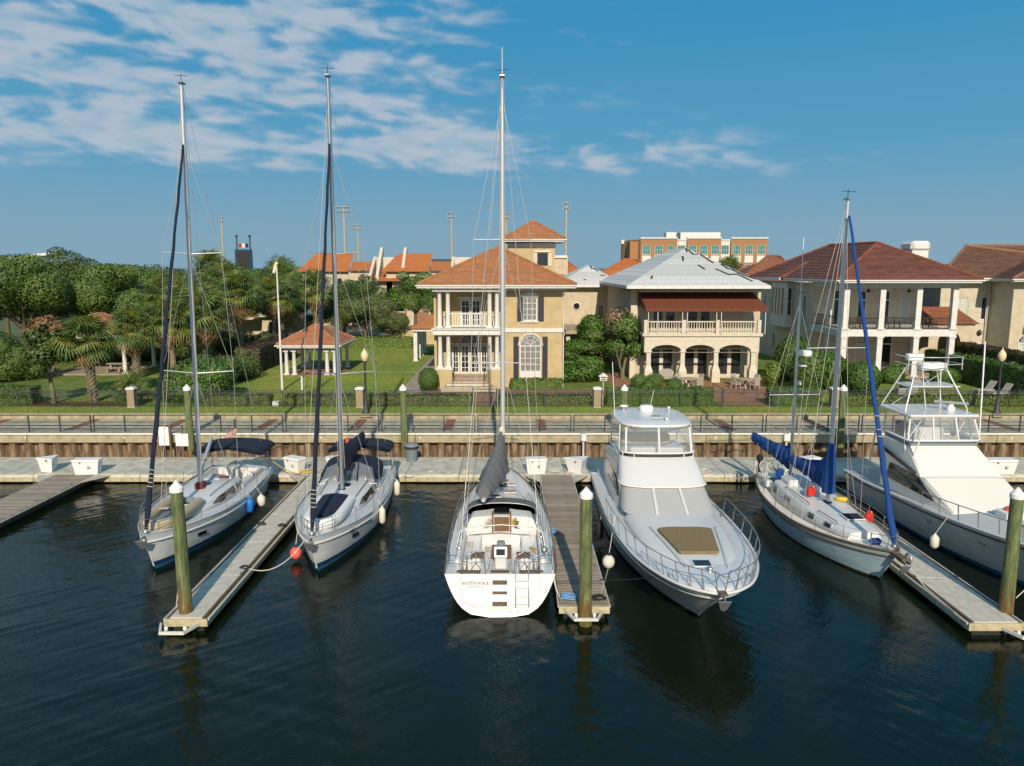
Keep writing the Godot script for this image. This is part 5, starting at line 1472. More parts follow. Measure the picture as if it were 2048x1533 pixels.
# ---------- the two sloops with navy canvas ----------
func sloop(label: String, at: Vector3, turn: float, heel: float, second: bool) -> void:
	var t := thing("sloop", label, "sailboat", at, turn, "moored sailing boats")
	t.rotation.z = heel
	var rows := [[-0.15, 0.35, 1.62, 1.35, 1.22, 0.35], [1.2, 1.2, 1.78, 1.55, 1.20, 0.5], [3.4, 3.3, 1.90, 1.68, 1.20, 0.6], [5.8, 5.6, 1.92, 1.66, 1.24, 0.6], [8.0, 7.6, 1.70, 1.35, 1.33, 0.55], [10.0, 9.5, 1.15, 0.80, 1.46, 0.5], [11.4, 10.8, 0.52, 0.32, 1.58, 0.4], [12.1, 11.4, 0.03, 0.02, 1.66, 0.1]]
	hull_band(t, "bottom", M.blue_bottom, rows, -1.0, 0.09, 6)
	hull_band(t, "boot_stripe", M.navy_stripe, rows, 0.09, 0.21, 2)
	hull_band(t, "hull", M.gelcoat_hull, rows, 0.21, 1.0, 8)
	transom(t, M.gelcoat_hull, rows)
	stem(t, M.gelcoat_hull, rows, 0.09)
	deck(t, M.gelcoat, rows, 0.10, 0.05, 0.5, 3.9, 1.15)
	edge_tube(t, "toe_rail", M.alloy, rows, 0.025, 0.02)
	edge_tube(t, "rub_rail", M.gelcoat, rows, 0.045, 0.0, -0.02, 0.0, 1.0, 36, 0.80)
	# cockpit well with seats and wheel
	var ck := S()
	box(ck, Vector3(0, 0.62, 2.2), Vector3(2.34, 0.06, 3.5))
	for s in [-1, 1]:
		box(ck, Vector3(s * 1.16, 0.93, 2.2), Vector3(0.06, 0.66, 3.5))
		box(ck, Vector3(s * 0.88, 0.86, 2.5), Vector3(0.5, 0.36, 2.8), Basis.IDENTITY, 0.03)
		box(ck, Vector3(s * 1.28, 1.3, 2.6), Vector3(0.2, 0.26, 3.4), Basis.IDENTITY, 0.05)
	box(ck, Vector3(0, 0.93, 0.48), Vector3(2.3, 0.66, 0.06))
	box(ck, Vector3(0, 0.95, 3.94), Vector3(2.4, 0.72, 0.06))
	put(ck, "cockpit", M.gelcoat, t)
	put(bx(Vector3(0, 1.0, 1.2), Vector3(0.28, 0.75, 0.26), 0.04), "binnacle", M.white_plastic, t)
	wheel(t, Vector3(0, 1.35, 1.02), 0.46)
	for s in [-1, 1]:
		winch(t, Vector3(s * 1.3, 1.43, 2.6)); winch(t, Vector3(s * 0.75, 1.72, 4.25))
	# coachroof
	var cab := [[3.85, 1.22, 1.32, 1.66, 1.12, 0.10], [5.2, 1.24, 1.36, 1.74, 1.14, 0.10], [6.6, 1.26, 1.28, 1.72, 1.02, 0.09], [8.0, 1.32, 1.02, 1.64, 0.76, 0.07], [9.1, 1.40, 0.66, 1.50, 0.46, 0.04], [9.7, 1.46, 0.40, 1.47, 0.22, 0.01]]
	cabin(t, "coachroof", M.gelcoat, cab)
	side_window(t, "cabin_window", M.smoked, cab, [[5.15, 0.2], [6.9, 0.24], [7.5, 0.45], [6.9, 0.78], [5.2, 0.82]])
	for k in 3: side_window(t, "port_light", M.smoked, cab, [[4.05 + k * 0.32, 0.25], [4.2 + k * 0.32, 0.25], [4.22 + k * 0.32, 0.8], [4.07 + k * 0.32, 0.8]])
	for s in [-1, 1]: put(tube(S(), [Vector3(s * 0.95, 1.80, 4.4), Vector3(s * 0.97, 1.86, 4.6), Vector3(s * 0.85, 1.84, 7.0), Vector3(s * 0.80, 1.76, 7.2)], 0.02, 5), "grab_rail", M.teak, t)
	for side in [-1.0, 1.0]:
		var st := S()
		for k in [[0.46, 0.56], ]:
			var a := hp(spl(rows, 0.66), 0.52, side)
			var b := hp(spl(rows, 0.70), 0.54, side)
			box(st, (a + b) / 2 + Vector3(side * 0.008, 0, 0), Vector3(0.03, 0.16, (b - a).length()), Basis.looking_at(b - a, UP))
		put(st, "hull_port", M.smoked, t)
	hatch(t, Vector3(0, 1.82, 5.6), 0.55, 0.55, null, 0.02)
	hatch(t, Vector3(0.0, 1.70, 8.05), 0.5, 0.5, null, 0.08)
	put(bx(Vector3(0, 1.80, 4.25), Vector3(0.75, 0.06, 0.9), 0.02), "companion_slide", M.smoked if second else M.gelcoat, t)
	# rig
	var mm: Material = M.mast_grey if second else M.alloy
	var foot := Vector3(0, 1.74, 6.15)
	var mo := mast(t, mm, foot, 18.42 if second else 18.18, 0.135, [[5.5, 1.62, 0.35, 0.08], [10.9, 1.30, 0.3, 0.08]], {"chain": Vector3(1.70, 1.25, 5.9), "hounds": 15.6, "back": [Vector3(-1.3, 1.3, 0.1), Vector3(1.3, 1.3, 0.1)], "halyards": [Vector3(-0.5, 1.8, 4.6), Vector3(0.2, 2.9, 6.45), Vector3(-1.5, 1.4, 7.0)]})
	furled(t, M.navy_canvas, Vector3(0, 1.85, 11.95), foot + Vector3(0, 15.6, 0.1), 0.112, 0.05, [0.055, 0.065, 0.075, 0.085, 0.095] if second else [0.10, 0.11, 0.12, 0.13, 0.14])
	lifelines(t, rows, 0.04, 0.80, 6, 0.62, [0.6, 0.32])
	pulpit(t, rows, 0.82, 0.62)
	anchor(t, Vector3(0, 1.62, 12.15), 1.0)
	# stern rail
	hoop(t, "stern_rail", 1.5, 1.2, 1.85, 0.0, 0.9, 0.05)
	if not second:
		# boom without sail, raised aft
		put(tube(S(), [foot + Vector3(0, 0.9, -0.15), Vector3(-1.1, 3.1, 1.4)], [0.10, 0.09], 8), "boom", M.alloy, t)
		put(bx(Vector3(-0.22, 2.78, 4.9), Vector3(0.04, 0.16, 0.5)), "boom_label", M.coral_plastic, t)
		canvas_top(t, "bimini", M.navy_canvas, 0.0, 2.4, 1.78, 2.42, 0.40, 0.05)
		for z in [0.2, 1.2, 2.2]: hoop(t, "bimini_bow", 1.74, 1.3, 2.39, 0.36, 1.2, z)
		put(bx(foot + Vector3(0, 0.18, 0), Vector3(0.42, 0.36, 0.50), 0.06), "mast_boot", M.maroon, t)
		put(bx(Vector3(0.5, 1.9, 4.5), Vector3(0.5, 0.04, 0.16)), "red_mat", M.maroon, t)
	else:
		# stacked sail under its navy cover, boom end peaked up
		var r0 := []
		for k in 9:
			var u := k / 8.0
			var c := Vector3(0, 2.55, 6.0).lerp(Vector3(0.30, 3.35, 2.1), u)
			var h := lerpf(1.55, 0.35, pow(u, 0.6)) * (1.0 if k > 0 else 0.9)
			var w := lerpf(0.26, 0.14, u) * (1.0 + 0.10 * sin(k * 2.1))
			r0.append(PackedVector3Array([c + Vector3(-w * 0.5, -0.12, 0), c + Vector3(-w, h * 0.25, 0), c + Vector3(-w * 0.55, h * 0.75, 0), c + Vector3(0, h, 0), c + Vector3(w * 0.55, h * 0.75, 0), c + Vector3(w, h * 0.25, 0), c + Vector3(w * 0.5, -0.12, 0)]))
		put(loft(S(), folds(r0, 0.05, 7)), "sail_cover", M.navy_canvas, t)
		put(tube(S(), [Vector3(0, 2.45, 6.0), Vector3(0.31, 3.28, 2.0)], 0.085, 8), "boom", M.mast_grey, t)
		canvas_top(t, "bimini", M.navy_canvas, 0.0, 1.8, 1.62, 2.45, 0.40, 0.05)
		for z in [0.2, 1.6]: hoop(t, "bimini_bow", 1.58, 1.3, 2.43, 0.36, 0.9, z)
		# spray hood with clear panes
		var dg := canvas_top(t, "spray_hood", M.navy_canvas, 2.9, 4.3, 1.45, 1.95, 0.72, -0.22)
		var wn := S()
		for k in 3:
			var xa := -1.35 + k * 0.92
			var a := Vector3(xa, 1.72, 4.95)
			var b := Vector3(xa + 0.86, 1.72, 4.95)
			var yl := 2.35 if k == 0 else 2.62
			var yr := 2.35 if k == 2 else 2.62
			quad(wn, a, b, Vector3(xa + 0.86 - (0.25 if k == 2 else 0.0), yr, 4.32), Vector3(xa + (0.25 if k == 0 else 0.0), yl, 4.32))
		put(wn, "vinyl_window", M.clear_vinyl, dg)
		for x in [-1.38, -0.46, 0.46, 1.38]: put(tube(S(), [Vector3(x, 1.72, 4.96), Vector3(x * 0.84, 2.62 - absf(x) * 0.2, 4.32)], 0.03, 5), "hood_seam", M.navy_canvas, dg)
		put(tube(S(), [Vector3(-1.42, 1.72, 4.96), Vector3(1.42, 1.72, 4.96)], 0.03, 5), "hood_hem", M.gelcoat, dg)
		var lt := text_mesh("LWE 8", 0.17)
		part(lt, "bow_name", M.lettering, t, Vector3(1.17, 1.14, 9.9), Basis(UP, 1.30))
		put(bx(Vector3(-0.55, 3.05, 1.9), Vector3(0.16, 0.5, 0.2), 0.03), "horseshoe_buoy", M.coral_plastic, t)
func dinghy(label: String, at: Vector3, turn: float, tube_m: Material, top_m: Material, l := 2.9, covered := false) -> void:
	var t := thing("inflatable_dinghy", label, "dinghy", at, turn, "dinghies lashed on foredecks")
	var p := []
	for i in 15:
		var a := PI * i / 14
		p.append(Vector3(-cos(a) * 0.62, 0.22, l * 0.28 + sin(a) * l * 0.36))
	p.push_front(Vector3(-0.66, 0.2, -l * 0.45)); p.append(Vector3(0.66, 0.2, -l * 0.45))
	put(tube(S(), p, 0.23, 10), "tube", tube_m, t)
	put(bx(Vector3(0, 0.14, -0.1), Vector3(0.95, 0.06, l * 0.75), 0.02), "floor", M.grey_plastic if not covered else top_m, t)
	put(bx(Vector3(0, 0.26, -l * 0.42), Vector3(1.0, 0.4, 0.06), 0.01), "transom_board", M.grey_plastic, t)
	if covered:
		var st := S()
		var rings := []
		for i in 9:
			var z := lerpf(-l * 0.46, l * 0.5, i / 8.0)
			var w := 0.74 if i < 5 else lerpf(0.74, 0.34, (i - 4) / 4.0)
			rings.append(PackedVector3Array([Vector3(-w, 0.36, z), Vector3(-w * 0.6, 0.47, z), Vector3(0, 0.52 + 0.02 * sin(i * 2.0), z), Vector3(w * 0.6, 0.47, z), Vector3(w, 0.36, z), Vector3(0, 0.30, z)]))
		loft(st, rings, true, true, true)
		put(st, "cover", top_m, t)
	else:
		put(bx(Vector3(0, 0.40, 0.1), Vector3(1.0, 0.05, 0.26), 0.01), "thwart", tube_m, t)

# ---------- the big white cruiser with its stern to the view ----------
func cruiser() -> void:
	var t := thing("white_cruising_yacht", "white sailing yacht with twin wheels and ladder, SOTTO VOCE on its stern", "sailboat", Vector3(-0.43, 0, -24.55), PI, "moored sailing boats")
	var rows := [[0.85, 0.0, 1.98, 0.25, 1.22, 0.2], [2.2, 1.6, 2.05, 1.15, 1.20, 0.5], [4.6, 4.2, 2.07, 1.75, 1.20, 0.6], [7.2, 6.8, 2.0, 1.65, 1.25, 0.6], [9.6, 9.2, 1.72, 1.3, 1.32, 0.6], [11.8, 11.4, 1.2, 0.85, 1.42, 0.5], [13.4, 13.0, 0.6, 0.38, 1.50, 0.4], [14.4, 14.0, 0.03, 0.02, 1.56, 0.1]]
	hull_band(t, "bottom", M.black_bottom, rows, -1.0, 0.04, 6, 0.30)
	hull_band(t, "hull", M.gelcoat_hull, rows, 0.04, 1.0, 10, 0.30)
	transom(t, M.gelcoat, rows, 1.0, 0.30)
	deck(t, M.gelcoat, rows, 0.10, 0.05, 0.9, 5.3, 1.48)
	edge_tube(t, "toe_rail", M.teak_grey, rows, 0.03, 0.02)
	# on the sloping stern: raised rim, steps, ladder, name
	var n := Vector3(0, 0.57, -0.82).normalized()   # out of the stern plane
	var v := Vector3(0, 0.82, 0.57).normalized()    # up along it
	var o := Vector3(0, 0.02, 0.0)
	var X := Vector3.LEFT
	var bs := Basis(X, v, n)
	var P := func(x: float, y: float, d := 0.0) -> Vector3: return o + X * x + v * y + n * d
	var rim := []
	for q in [[-1.42, 1.36], [-1.38, 0.9], [-1.25, 0.5], [-0.98, 0.36], [-0.4, 0.30], [0.4, 0.30], [0.98, 0.36], [1.25, 0.5], [1.38, 0.9], [1.42, 1.36]]: rim.append(P.call(q[0], q[1], 0.015))
	put(tube(S(), rim, 0.03, 6), "stern_rim", M.gelcoat, t)
	put(box(S(), P.call(0.0, 0.88, 0.0), Vector3(0.66, 1.12, 0.05), bs, 0.02), "stair_recess", M.gelcoat, t)
	for y in [0.42, 0.80, 1.16]: put(box(S(), P.call(0.0, y, 0.04), Vector3(0.52, 0.15 if y != 0.80 else 0.10, 0.05), bs, 0.01), "stair_tread", M.teak_grey, t)
	for a in [[-1.12, 0.85], [0.0, 0.68], [1.12, 0.85]]: put(bx(Vector3(-a[0], 1.27, 0.95), Vector3(a[1], 0.035, 0.2), 0.01), "teak_strip", M.teak_grey, t)
	for a in [0.56, 1.02]: put(tube(S(), [Vector3(-a, 1.62, 0.98), P.call(a, 1.42, 0.10), P.call(a, 0.34, 0.12), P.call(a, 0.30, 0.04)], 0.018, 6), "ladder_rail", M.steel, t)
	for y in [0.40, 0.66, 0.94, 1.2]: put(bar(P.call(0.56, y, 0.12), P.call(1.02, y, 0.12), 0.014, 6), "ladder_rung", M.steel, t)
	part(text_mesh("SOTTO VOCE", 0.15, 0.012, "Droid Serif"), "stern_name", M.lettering, t, P.call(-0.86, 1.14, 0.012), bs)
	part(text_mesh("ORANGE B, AL", 0.075, 0.01, "Droid Serif"), "home_port", M.grey_plastic, t, P.call(-0.84, 1.02, 0.012), bs)
	var em := []
	for q in [[0.02, 0.10], [0.05, 0.06], [0.01, 0.02], [0.05, -0.04], [0.03, -0.10], [-0.04, -0.11]]: em.append(P.call(1.6 + q[0], 0.92 + q[1], 0.01))
	put(tube(S(), em, 0.012, 5), "stern_emblem", M.grey_plastic, t)
	for a in [0.35, 0.62]: put(ball(S(), P.call(a, 0.17, 0.01), 0.025, 8), "drain", M.grey_plastic, t)
	# cockpit
	var ck := S()
	box(ck, Vector3(0, 0.62, 3.1), Vector3(3.0, 0.06, 4.5))
	for s in [-1, 1]:
		box(ck, Vector3(s * 1.48, 0.93, 3.1), Vector3(0.06, 0.66, 4.5))
		box(ck, Vector3(s * 1.12, 0.88, 3.75), Vector3(0.64, 0.46, 2.7), Basis.IDENTITY, 0.05)
		box(ck, Vector3(s * 1.16, 0.82, 1.25), Vector3(0.6, 0.40, 0.55), Basis.IDENTITY, 0.05)
		box(ck, Vector3(s * 1.58, 1.32, 3.5), Vector3(0.22, 0.30, 3.6), Basis.IDENTITY, 0.07)
	box(ck, Vector3(0, 0.95, 5.36), Vector3(3.0, 0.72, 0.06))
	put(ck, "cockpit", M.gelcoat, t)
	put(bx(Vector3(0, 0.66, 3.0), Vector3(0.9, 0.02, 3.8)), "cockpit_sole", M.nonskid, t)
	put(bx(Vector3(0, 0.685, 4.35), Vector3(0.8, 0.02, 1.5)), "teak_sole", M.teak, t)
	for s in [-1, 1]:
		wheel(t, Vector3(s * 0.90, 1.28, 1.75), 0.50, Basis(Vector3.RIGHT, 0.25))
		put(bx(Vector3(s * 0.90, 0.98, 2.02), Vector3(0.36, 0.76, 0.34), 0.06), "helm_pedestal", M.gelcoat, t)
		put(box(S(), Vector3(s * 0.85, 1.42, 2.12), Vector3(0.52, 0.05, 0.30), Basis(Vector3.RIGHT, -0.5), 0.01), "instrument_panel", M.teak_grey, t)
		for k in 2: winch(t, Vector3(s * 1.58, 1.48, 2.6 + k * 1.2))
		put(box(S(), Vector3(s * 0.98, 1.53, 5.42), Vector3(0.36, 0.16, 0.03), Basis.IDENTITY, 0.01), "cabin_light", M.maroon, t)
		put(bx(Vector3(s * 1.45, 1.1, 1.15), Vector3(0.24, 0.06, 0.18)), "speaker_box", M.grey_plastic, t)
	put(bx(Vector3(0, 1.0, 2.95), Vector3(0.46, 0.62, 0.9), 0.05), "cockpit_table", M.gelcoat, t)
	put(box(S(), Vector3(0, 1.38, 2.5), Vector3(0.50, 0.40, 0.12), Basis(Vector3.RIGHT, 0.5), 0.02), "chart_plotter", M.gelcoat, t)
	put(box(S(), Vector3(0, 1.41, 2.435), Vector3(0.34, 0.24, 0.02), Basis(Vector3.RIGHT, 0.5), 0.005), "plotter_glass", M.smoked, t)
	put(box(S(), Vector3(0, 1.36, 3.35), Vector3(0.32, 0.30, 0.3), Basis.IDENTITY, 0.06), "table_locker", M.grey_plastic, t)
	var ap := []
	for q in [[-1.72, 1.3, 3.2], [-1.6, 1.85, 3.45], [-1.25, 2.0, 3.55], [0, 2.08, 3.6], [1.25, 2.0, 3.55], [1.6, 1.85, 3.45], [1.72, 1.3, 3.2]]: ap.append(Vector3(q[0], q[1], q[2]))
	put(tube(S(), ap, 0.026, 8), "mainsheet_arch", M.steel, t)
	for s in [-1, 1]: put(tube(S(), [Vector3(s * 0.55, 0.7, 1.95), Vector3(s * 0.6, 1.45, 1.98), Vector3(s * 0.9, 1.62, 2.0), Vector3(s * 1.22, 1.45, 1.98), Vector3(s * 1.3, 0.8, 1.95)], 0.02, 6), "wheel_guard", M.steel, t)
	put(lathe(S(), Vector3(-1.62, 1.62, 1.9), [[0.02, -0.3], [0.02, 0], [0.13, 0.05], [0.14, 0.14], [0.05, 0.22]], 10), "barbecue", M.steel, t)
	# coachroof, companionway, spray hood
	var cab := [[5.35, 1.22, 1.5, 1.78, 1.28, 0.08], [6.6, 1.25, 1.46, 1.86, 1.2, 0.10], [8.2, 1.28, 1.25, 1.80, 0.98, 0.09], [9.8, 1.32, 0.95, 1.66, 0.68, 0.07], [11.0, 1.38, 0.6, 1.48, 0.4, 0.03]]
	cabin(t, "coachroof", M.gelcoat, cab)
	side_window(t, "cabin_window", M.smoked, cab, [[6.0, 0.3], [8.6, 0.34], [9.2, 0.5], [8.4, 0.75], [6.0, 0.8]])
	put(bx(Vector3(0, 1.5, 5.33), Vector3(0.62, 0.62, 0.05), 0.01), "washboard", M.teak, t)
	put(bx(Vector3(0, 1.97, 5.75), Vector3(0.66, 0.04, 0.75), 0.01), "companion_slide", M.smoked, t)
	for s in [-1, 1]: put(bx(Vector3(s * 0.37, 1.6, 5.33), Vector3(0.07, 0.9, 0.08), 0.01), "companion_frame", M.teak, t)
	var hd := canvas_top(t, "spray_hood", M.grey_canvas, 6.0, 6.95, 1.5, 1.72, 0.52, -0.10)
	var wn := S()
	for i in 8:
		var a0 := PI - PI * (i + 0.0) / 8
		var a1 := PI - PI * (i + 1.0) / 8
		quad(wn, Vector3(cos(a0) * 1.38, 1.62, 7.75), Vector3(cos(a0) * 1.46, 1.62 + pow(sin(a0), 0.6) * 0.50, 6.95), Vector3(cos(a1) * 1.46, 1.62 + pow(sin(a1), 0.6) * 0.50, 6.95), Vector3(cos(a1) * 1.38, 1.62, 7.75))
	put(wn, "hood_window", M.clear_vinyl, hd)
	hoop(t, "hood_bow", 1.46, 1.3, 1.70, 0.50, 5.8, 6.0, 0.02)
	for s in [-1, 1]: put(tube(S(), [Vector3(s * 1.5, 1.75, 6.0), Vector3(s * 1.62, 1.7, 5.5), Vector3(s * 1.66, 1.35, 5.0)], 0.02, 6), "hood_grab_rail", M.steel, t)
	hatch(t, Vector3(0.3, 1.93, 7.8), 0.4, 0.3, M.maroon, 0.05); hatch(t, Vector3(-0.35, 1.90, 8.6), 0.5, 0.4, null, 0.06); hatch(t, Vector3(-0.4, 1.76, 10.2), 0.3, 0.2, M.maroon, 0.1)
	hatch(t, Vector3(0, 1.52, 11.6), 0.5, 0.5, null, 0.04)
	# rig: boom swung a little to one side, grey cover peaked at the mast
	var foot := Vector3(0, 1.78, 9.95)
	mast(t, M.alloy, foot, 18.5, 0.15, [[5.9, 1.45, 0.3, 0.0], [11.5, 1.28, 0.25, 0.0]], {"chain": Vector3(1.8, 1.3, 9.4), "hounds": 17.6, "back": [Vector3(-1.5, 1.3, 1.0), Vector3(1.5, 1.3, 1.0)], "halyards": [Vector3(-0.3, 1.9, 8.6), Vector3(0.3, 1.9, 8.6), Vector3(1.6, 1.5, 8.0)], "whip": 1.25})
	var r0 := []
	for k in 10:
		var u := k / 9.0
		var c := Vector3(0.04, 2.75, 9.85).lerp(Vector3(0.72, 2.85, 5.1), u)
		var h := lerpf(1.85, 0.42, pow(u, 0.85))
		var w := lerpf(0.24, 0.58, sin(u * PI) * 0.7 + u * 0.25) * (1.0 + 0.20 * sin(k * 2.7))
		r0.append(PackedVector3Array([c + Vector3(-w * 0.4, -0.2, 0), c + Vector3(-w, h * 0.15, 0), c + Vector3(-w * 0.62, h * 0.55, 0), c + Vector3(-0.06, h, 0), c + Vector3(0.06, h, 0), c + Vector3(w * 0.7, h * 0.5, 0), c + Vector3(w, h * 0.12, 0), c + Vector3(w * 0.4, -0.2, 0)]))
	put(loft(S(), folds(r0, 0.07, 3)), "sail_cover", M.grey_canvas, t)
	put(tube(S(), [Vector3(0, 2.62, 9.8), Vector3(0.74, 2.66, 4.9)], 0.09, 8), "boom", M.alloy, t)
	put(bx(Vector3(0.05, 4.45, 9.75), Vector3(0.3, 0.5, 0.35), 0.12), "sail_head", M.fender_white, t)
	put(tube(S(), [Vector3(0, 1.65, 14.2), foot + Vector3(0, 17.5, 0.1)], [0.06, 0.035], 7), "furled_sail", M.mast_white, t)
	lifelines(t, rows, 0.06, 0.86, 7, 0.62, [0.6, 0.32])
	pulpit(t, rows, 0.88, 0.62)
	for s in [-1, 1]:
		put(tube(S(), [Vector3(s * 1.9, 1.25, 2.0), Vector3(s * 1.92, 1.85, 1.9), Vector3(s * 1.85, 1.87, 1.0), Vector3(s * 1.2, 1.87, 0.9), Vector3(s * 1.15, 1.25, 0.92)], 0.018, 6), "push_pit", M.steel, t)
		put(tube(S(), [Vector3(s * 1.9, 1.55, 1.95), Vector3(s * 1.85, 1.56, 1.0), Vector3(s * 1.2, 1.56, 0.91)], 0.014, 6), "push_pit", M.steel, t)
	# running rigging heaped in the cockpit
	rng.seed = 12
	for k in 7:
		var c := Vector3([0.5, -0.5, 0.62, -0.62, 1.2, -1.25, 0.55][k], [1.72, 1.72, 1.6, 1.6, 1.15, 1.15, 0.75][k], [5.2, 5.2, 5.25, 5.25, 3.9, 3.3, 4.4][k])
		var p := []
		for i in 26: p.append(c + Vector3(rng.randf_range(-0.13, 0.13), rng.randf_range(-0.26, 0.10) if k < 4 else rng.randf_range(0, 0.06), rng.randf_range(-0.1, 0.05) if k < 4 else rng.randf_range(-0.3, 0.3)))
		put(tube(S(), p, 0.012, 4), "rope_tail", [M.rope, M.rope_yellow, M.rope, M.teak][k % 4], t)
	for s in [-1, 1]: for k in 5: put(tube(S(), [Vector3(s * (1.50 + 0.08 * k), 1.34, 5.0), Vector3(s * (1.45 + 0.12 * k), 1.4, 7.4), Vector3(s * (1.1 + 0.12 * k), 1.42, 10.0)], 0.012, 4), "deck_line", M.rail_metal if k == 1 else M.rope, t)

# ---------- the motor yacht ----------
func band_ring(rows: Array, t: float, w: float, y: float) -> Vector3:
	return Vector3.ZERO
func motor_yacht() -> void:
	var t := thing("motor_yacht", "white flybridge motor yacht with tan sunpad on its foredeck", "motorboat", Vector3(6.5, 0, -38), 0.0, "moored motor boats")
	var rows := [[0.0, 0.0, 2.35, 2.15, 1.45, 0.5], [2.6, 2.5, 2.42, 2.2, 1.5, 0.5], [5.4, 5.0, 2.48, 2.15, 1.6, 0.6], [8.2, 7.4, 2.50, 1.95, 1.72, 0.6], [11.0, 9.6, 2.36, 1.50, 1.85, 0.6], [13.2, 11.4, 2.02, 0.95, 1.94, 0.5], [14.9, 12.6, 1.38, 0.42, 2.0, 0.4], [15.7, 13.1, 0.72, 0.14, 2.02, 0.2], [16.05, 13.3, 0.05, 0.02, 2.02, 0.1]]
	hull_band(t, "bottom", M.black_bottom, rows, -1.0, 0.05, 5, 1.3)
	hull_band(t, "hull", M.grey_hull, rows, 0.05, 0.80, 8, 1.3)
	hull_band(t, "bulwark", M.gelcoat, rows, 0.80, 1.0, 3, 1.3)
	transom(t, M.gelcoat, rows, 1.0, 1.3)
	stem(t, M.grey_hull, rows, 0.05, 1.3, 0.05)
	deck(t, M.gelcoat, rows, 0.22, 0.04)
	edge_tube(t, "rub_rail", M.gelcoat, rows, 0.055, 0.0, 0.0)
	edge_tube(t, "rub_strake", M.alloy, rows, 0.03, 0.0, -0.02, 0.0, 1.0, 36, 0.80)
	# foredeck moulding
	var fd := [[8.4, 1.75, 1.95, 2.06, 1.75, 0.10], [10.5, 1.84, 1.85, 2.14, 1.62, 0.10], [12.6, 1.92, 1.55, 2.14, 1.28, 0.08], [14.2, 1.98, 0.95, 2.08, 0.7, 0.05], [15.0, 2.0, 0.4, 2.02, 0.25, 0.01]]
	cabin(t, "foredeck_moulding", M.gelcoat, fd)
	# deckhouse with raked three-pane screen, brow above it
	var front := func(y: float) -> float: return lerpf(9.15, 6.9, (y - 2.05) / 0.85)
	var st := S()
	var scr := []
	for k in 2:
		var y := 2.08 if k == 0 else 2.86
		var ring := PackedVector3Array()
		for j in 17:
			var a := PI * j / 16 - PI / 2
			var w := 1.92 if k == 0 else 1.74
			var zc := 7.6 if k == 0 else 6.3
			var dz := 1.35 if k == 0 else 0.95
			ring.append(Vector3(signf(sin(a)) * pow(absf(sin(a)), 0.75) * w, y, zc + pow(maxf(cos(a), 0.0), 0.55) * dz))
		scr.append(ring)
	loft(st, scr, false, false, true)
	put(st, "windscreen_mesh", M.screen_mesh, t)
	for x in [-0.55, 0.55]:
		var a := Vector3(x * 1.12, 2.07, 8.93)
		var b := Vector3(x, 2.88, 7.24)
		put(box(S(), (a + b) / 2 + Vector3(0, 0.03, 0.02), Vector3(0.11, 0.05, (b - a).length()), Basis.looking_at(b - a, UP), 0.01), "screen_pillar", M.gelcoat, t)
		put(bx(a + Vector3(0, 0.02, 0.05), Vector3(0.22, 0.04, 0.06)), "wiper", M.grey_plastic, t)
	# sides of the deckhouse
	var dh := [[0.9, 1.5, 1.85, 2.9, 1.74, 0.0], [4.0, 1.58, 1.92, 2.92, 1.78, 0.0], [6.6, 1.70, 1.94, 2.88, 1.74, 0.0]]
	cabin(t, "deckhouse", M.gelcoat, dh)
	side_window(t, "saloon_window", M.smoked, dh, [[2.0, 0.45], [6.3, 0.38], [6.5, 0.46], [5.4, 0.82], [4.2, 0.95], [2.2, 0.95]], [-1.0, 1.0], 0.04)
	var brow := [[0.6, 2.84, 1.80, 3.1, 1.76, 0.0], [3.0, 2.86, 1.84, 3.5, 1.70, 0.02], [5.2, 2.88, 1.84, 3.72, 1.66, 0.02]]
	cabin(t, "flybridge_side", M.gelcoat, brow)
	var bs := S()
	var br := []
	for k in 5:
		var u := k / 4.0
		var y := lerpf(2.86, 3.74, u)
		var ring := PackedVector3Array()
		for j in 17:
			var a := PI * j / 16 - PI / 2
			var w := lerpf(1.86, 1.66, u)
			ring.append(Vector3(signf(sin(a)) * pow(absf(sin(a)), 0.7) * w, y + 0.06 * sin(u * PI), lerpf(6.3, 4.9, u) + pow(maxf(cos(a), 0.0), 0.5) * lerpf(1.1, 0.85, u)))
		br.append(ring)
	loft(bs, br, false, false, true)
	put(bs, "brow", M.gelcoat, t)
	put(tube(S(), Array(br[0]), 0.035, 6), "brow_edge", M.cream_gel, t)
	# smoked venturi strip, then the vinyl enclosure up to the hardtop
	var vs := S()
	var ve := []
	for k in 2:
		var ring := PackedVector3Array()
		for q in br[4]: ring.append(q + Vector3(0, 0.17 * k, 0.05 * k))
		ve.append(ring)
	loft(vs, ve, false, false, true)
	put(vs, "venturi_screen", M.smoked, t)
	var hem := []
	for q in ve[1]: hem.append(q + UP * 0.02)
	put(tube(S(), hem, 0.045, 6), "enclosure_hem", M.gelcoat, t)
	for k in [2, 5, 11, 14]: put(bar(br[4][k] + Vector3(0, -0.04, 0.03), ve[1][k] + Vector3(0, 0.05, 0.05), 0.03, 5), "screen_support", M.gelcoat, t)
	var en := S()
	var top := []
	for j in 17:
		var a := PI * j / 16 - PI / 2
		top.append(Vector3(signf(sin(a)) * pow(absf(sin(a)), 0.7) * 1.60, 5.0, 4.7 + pow(maxf(cos(a), 0.0), 0.5) * 0.78))
	for j in 16: quad(en, hem[j], hem[j + 1], top[j + 1], top[j])
	quad(en, Vector3(-1.66, 3.95, 1.8), hem[0], top[0], Vector3(-1.6, 5.05, 1.8)); quad(en, hem[16], Vector3(1.66, 3.95, 1.8), Vector3(1.6, 5.05, 1.8), top[16])
	put(en, "clear_enclosure", M.clear_vinyl, t)
	for j in [0, 3, 8, 13, 16]: put(tube(S(), [hem[j], hem[j].lerp(top[j], 0.5) , top[j]], 0.05 if j in [3, 8, 13] else 0.035, 6), "enclosure_post", M.gelcoat, t)
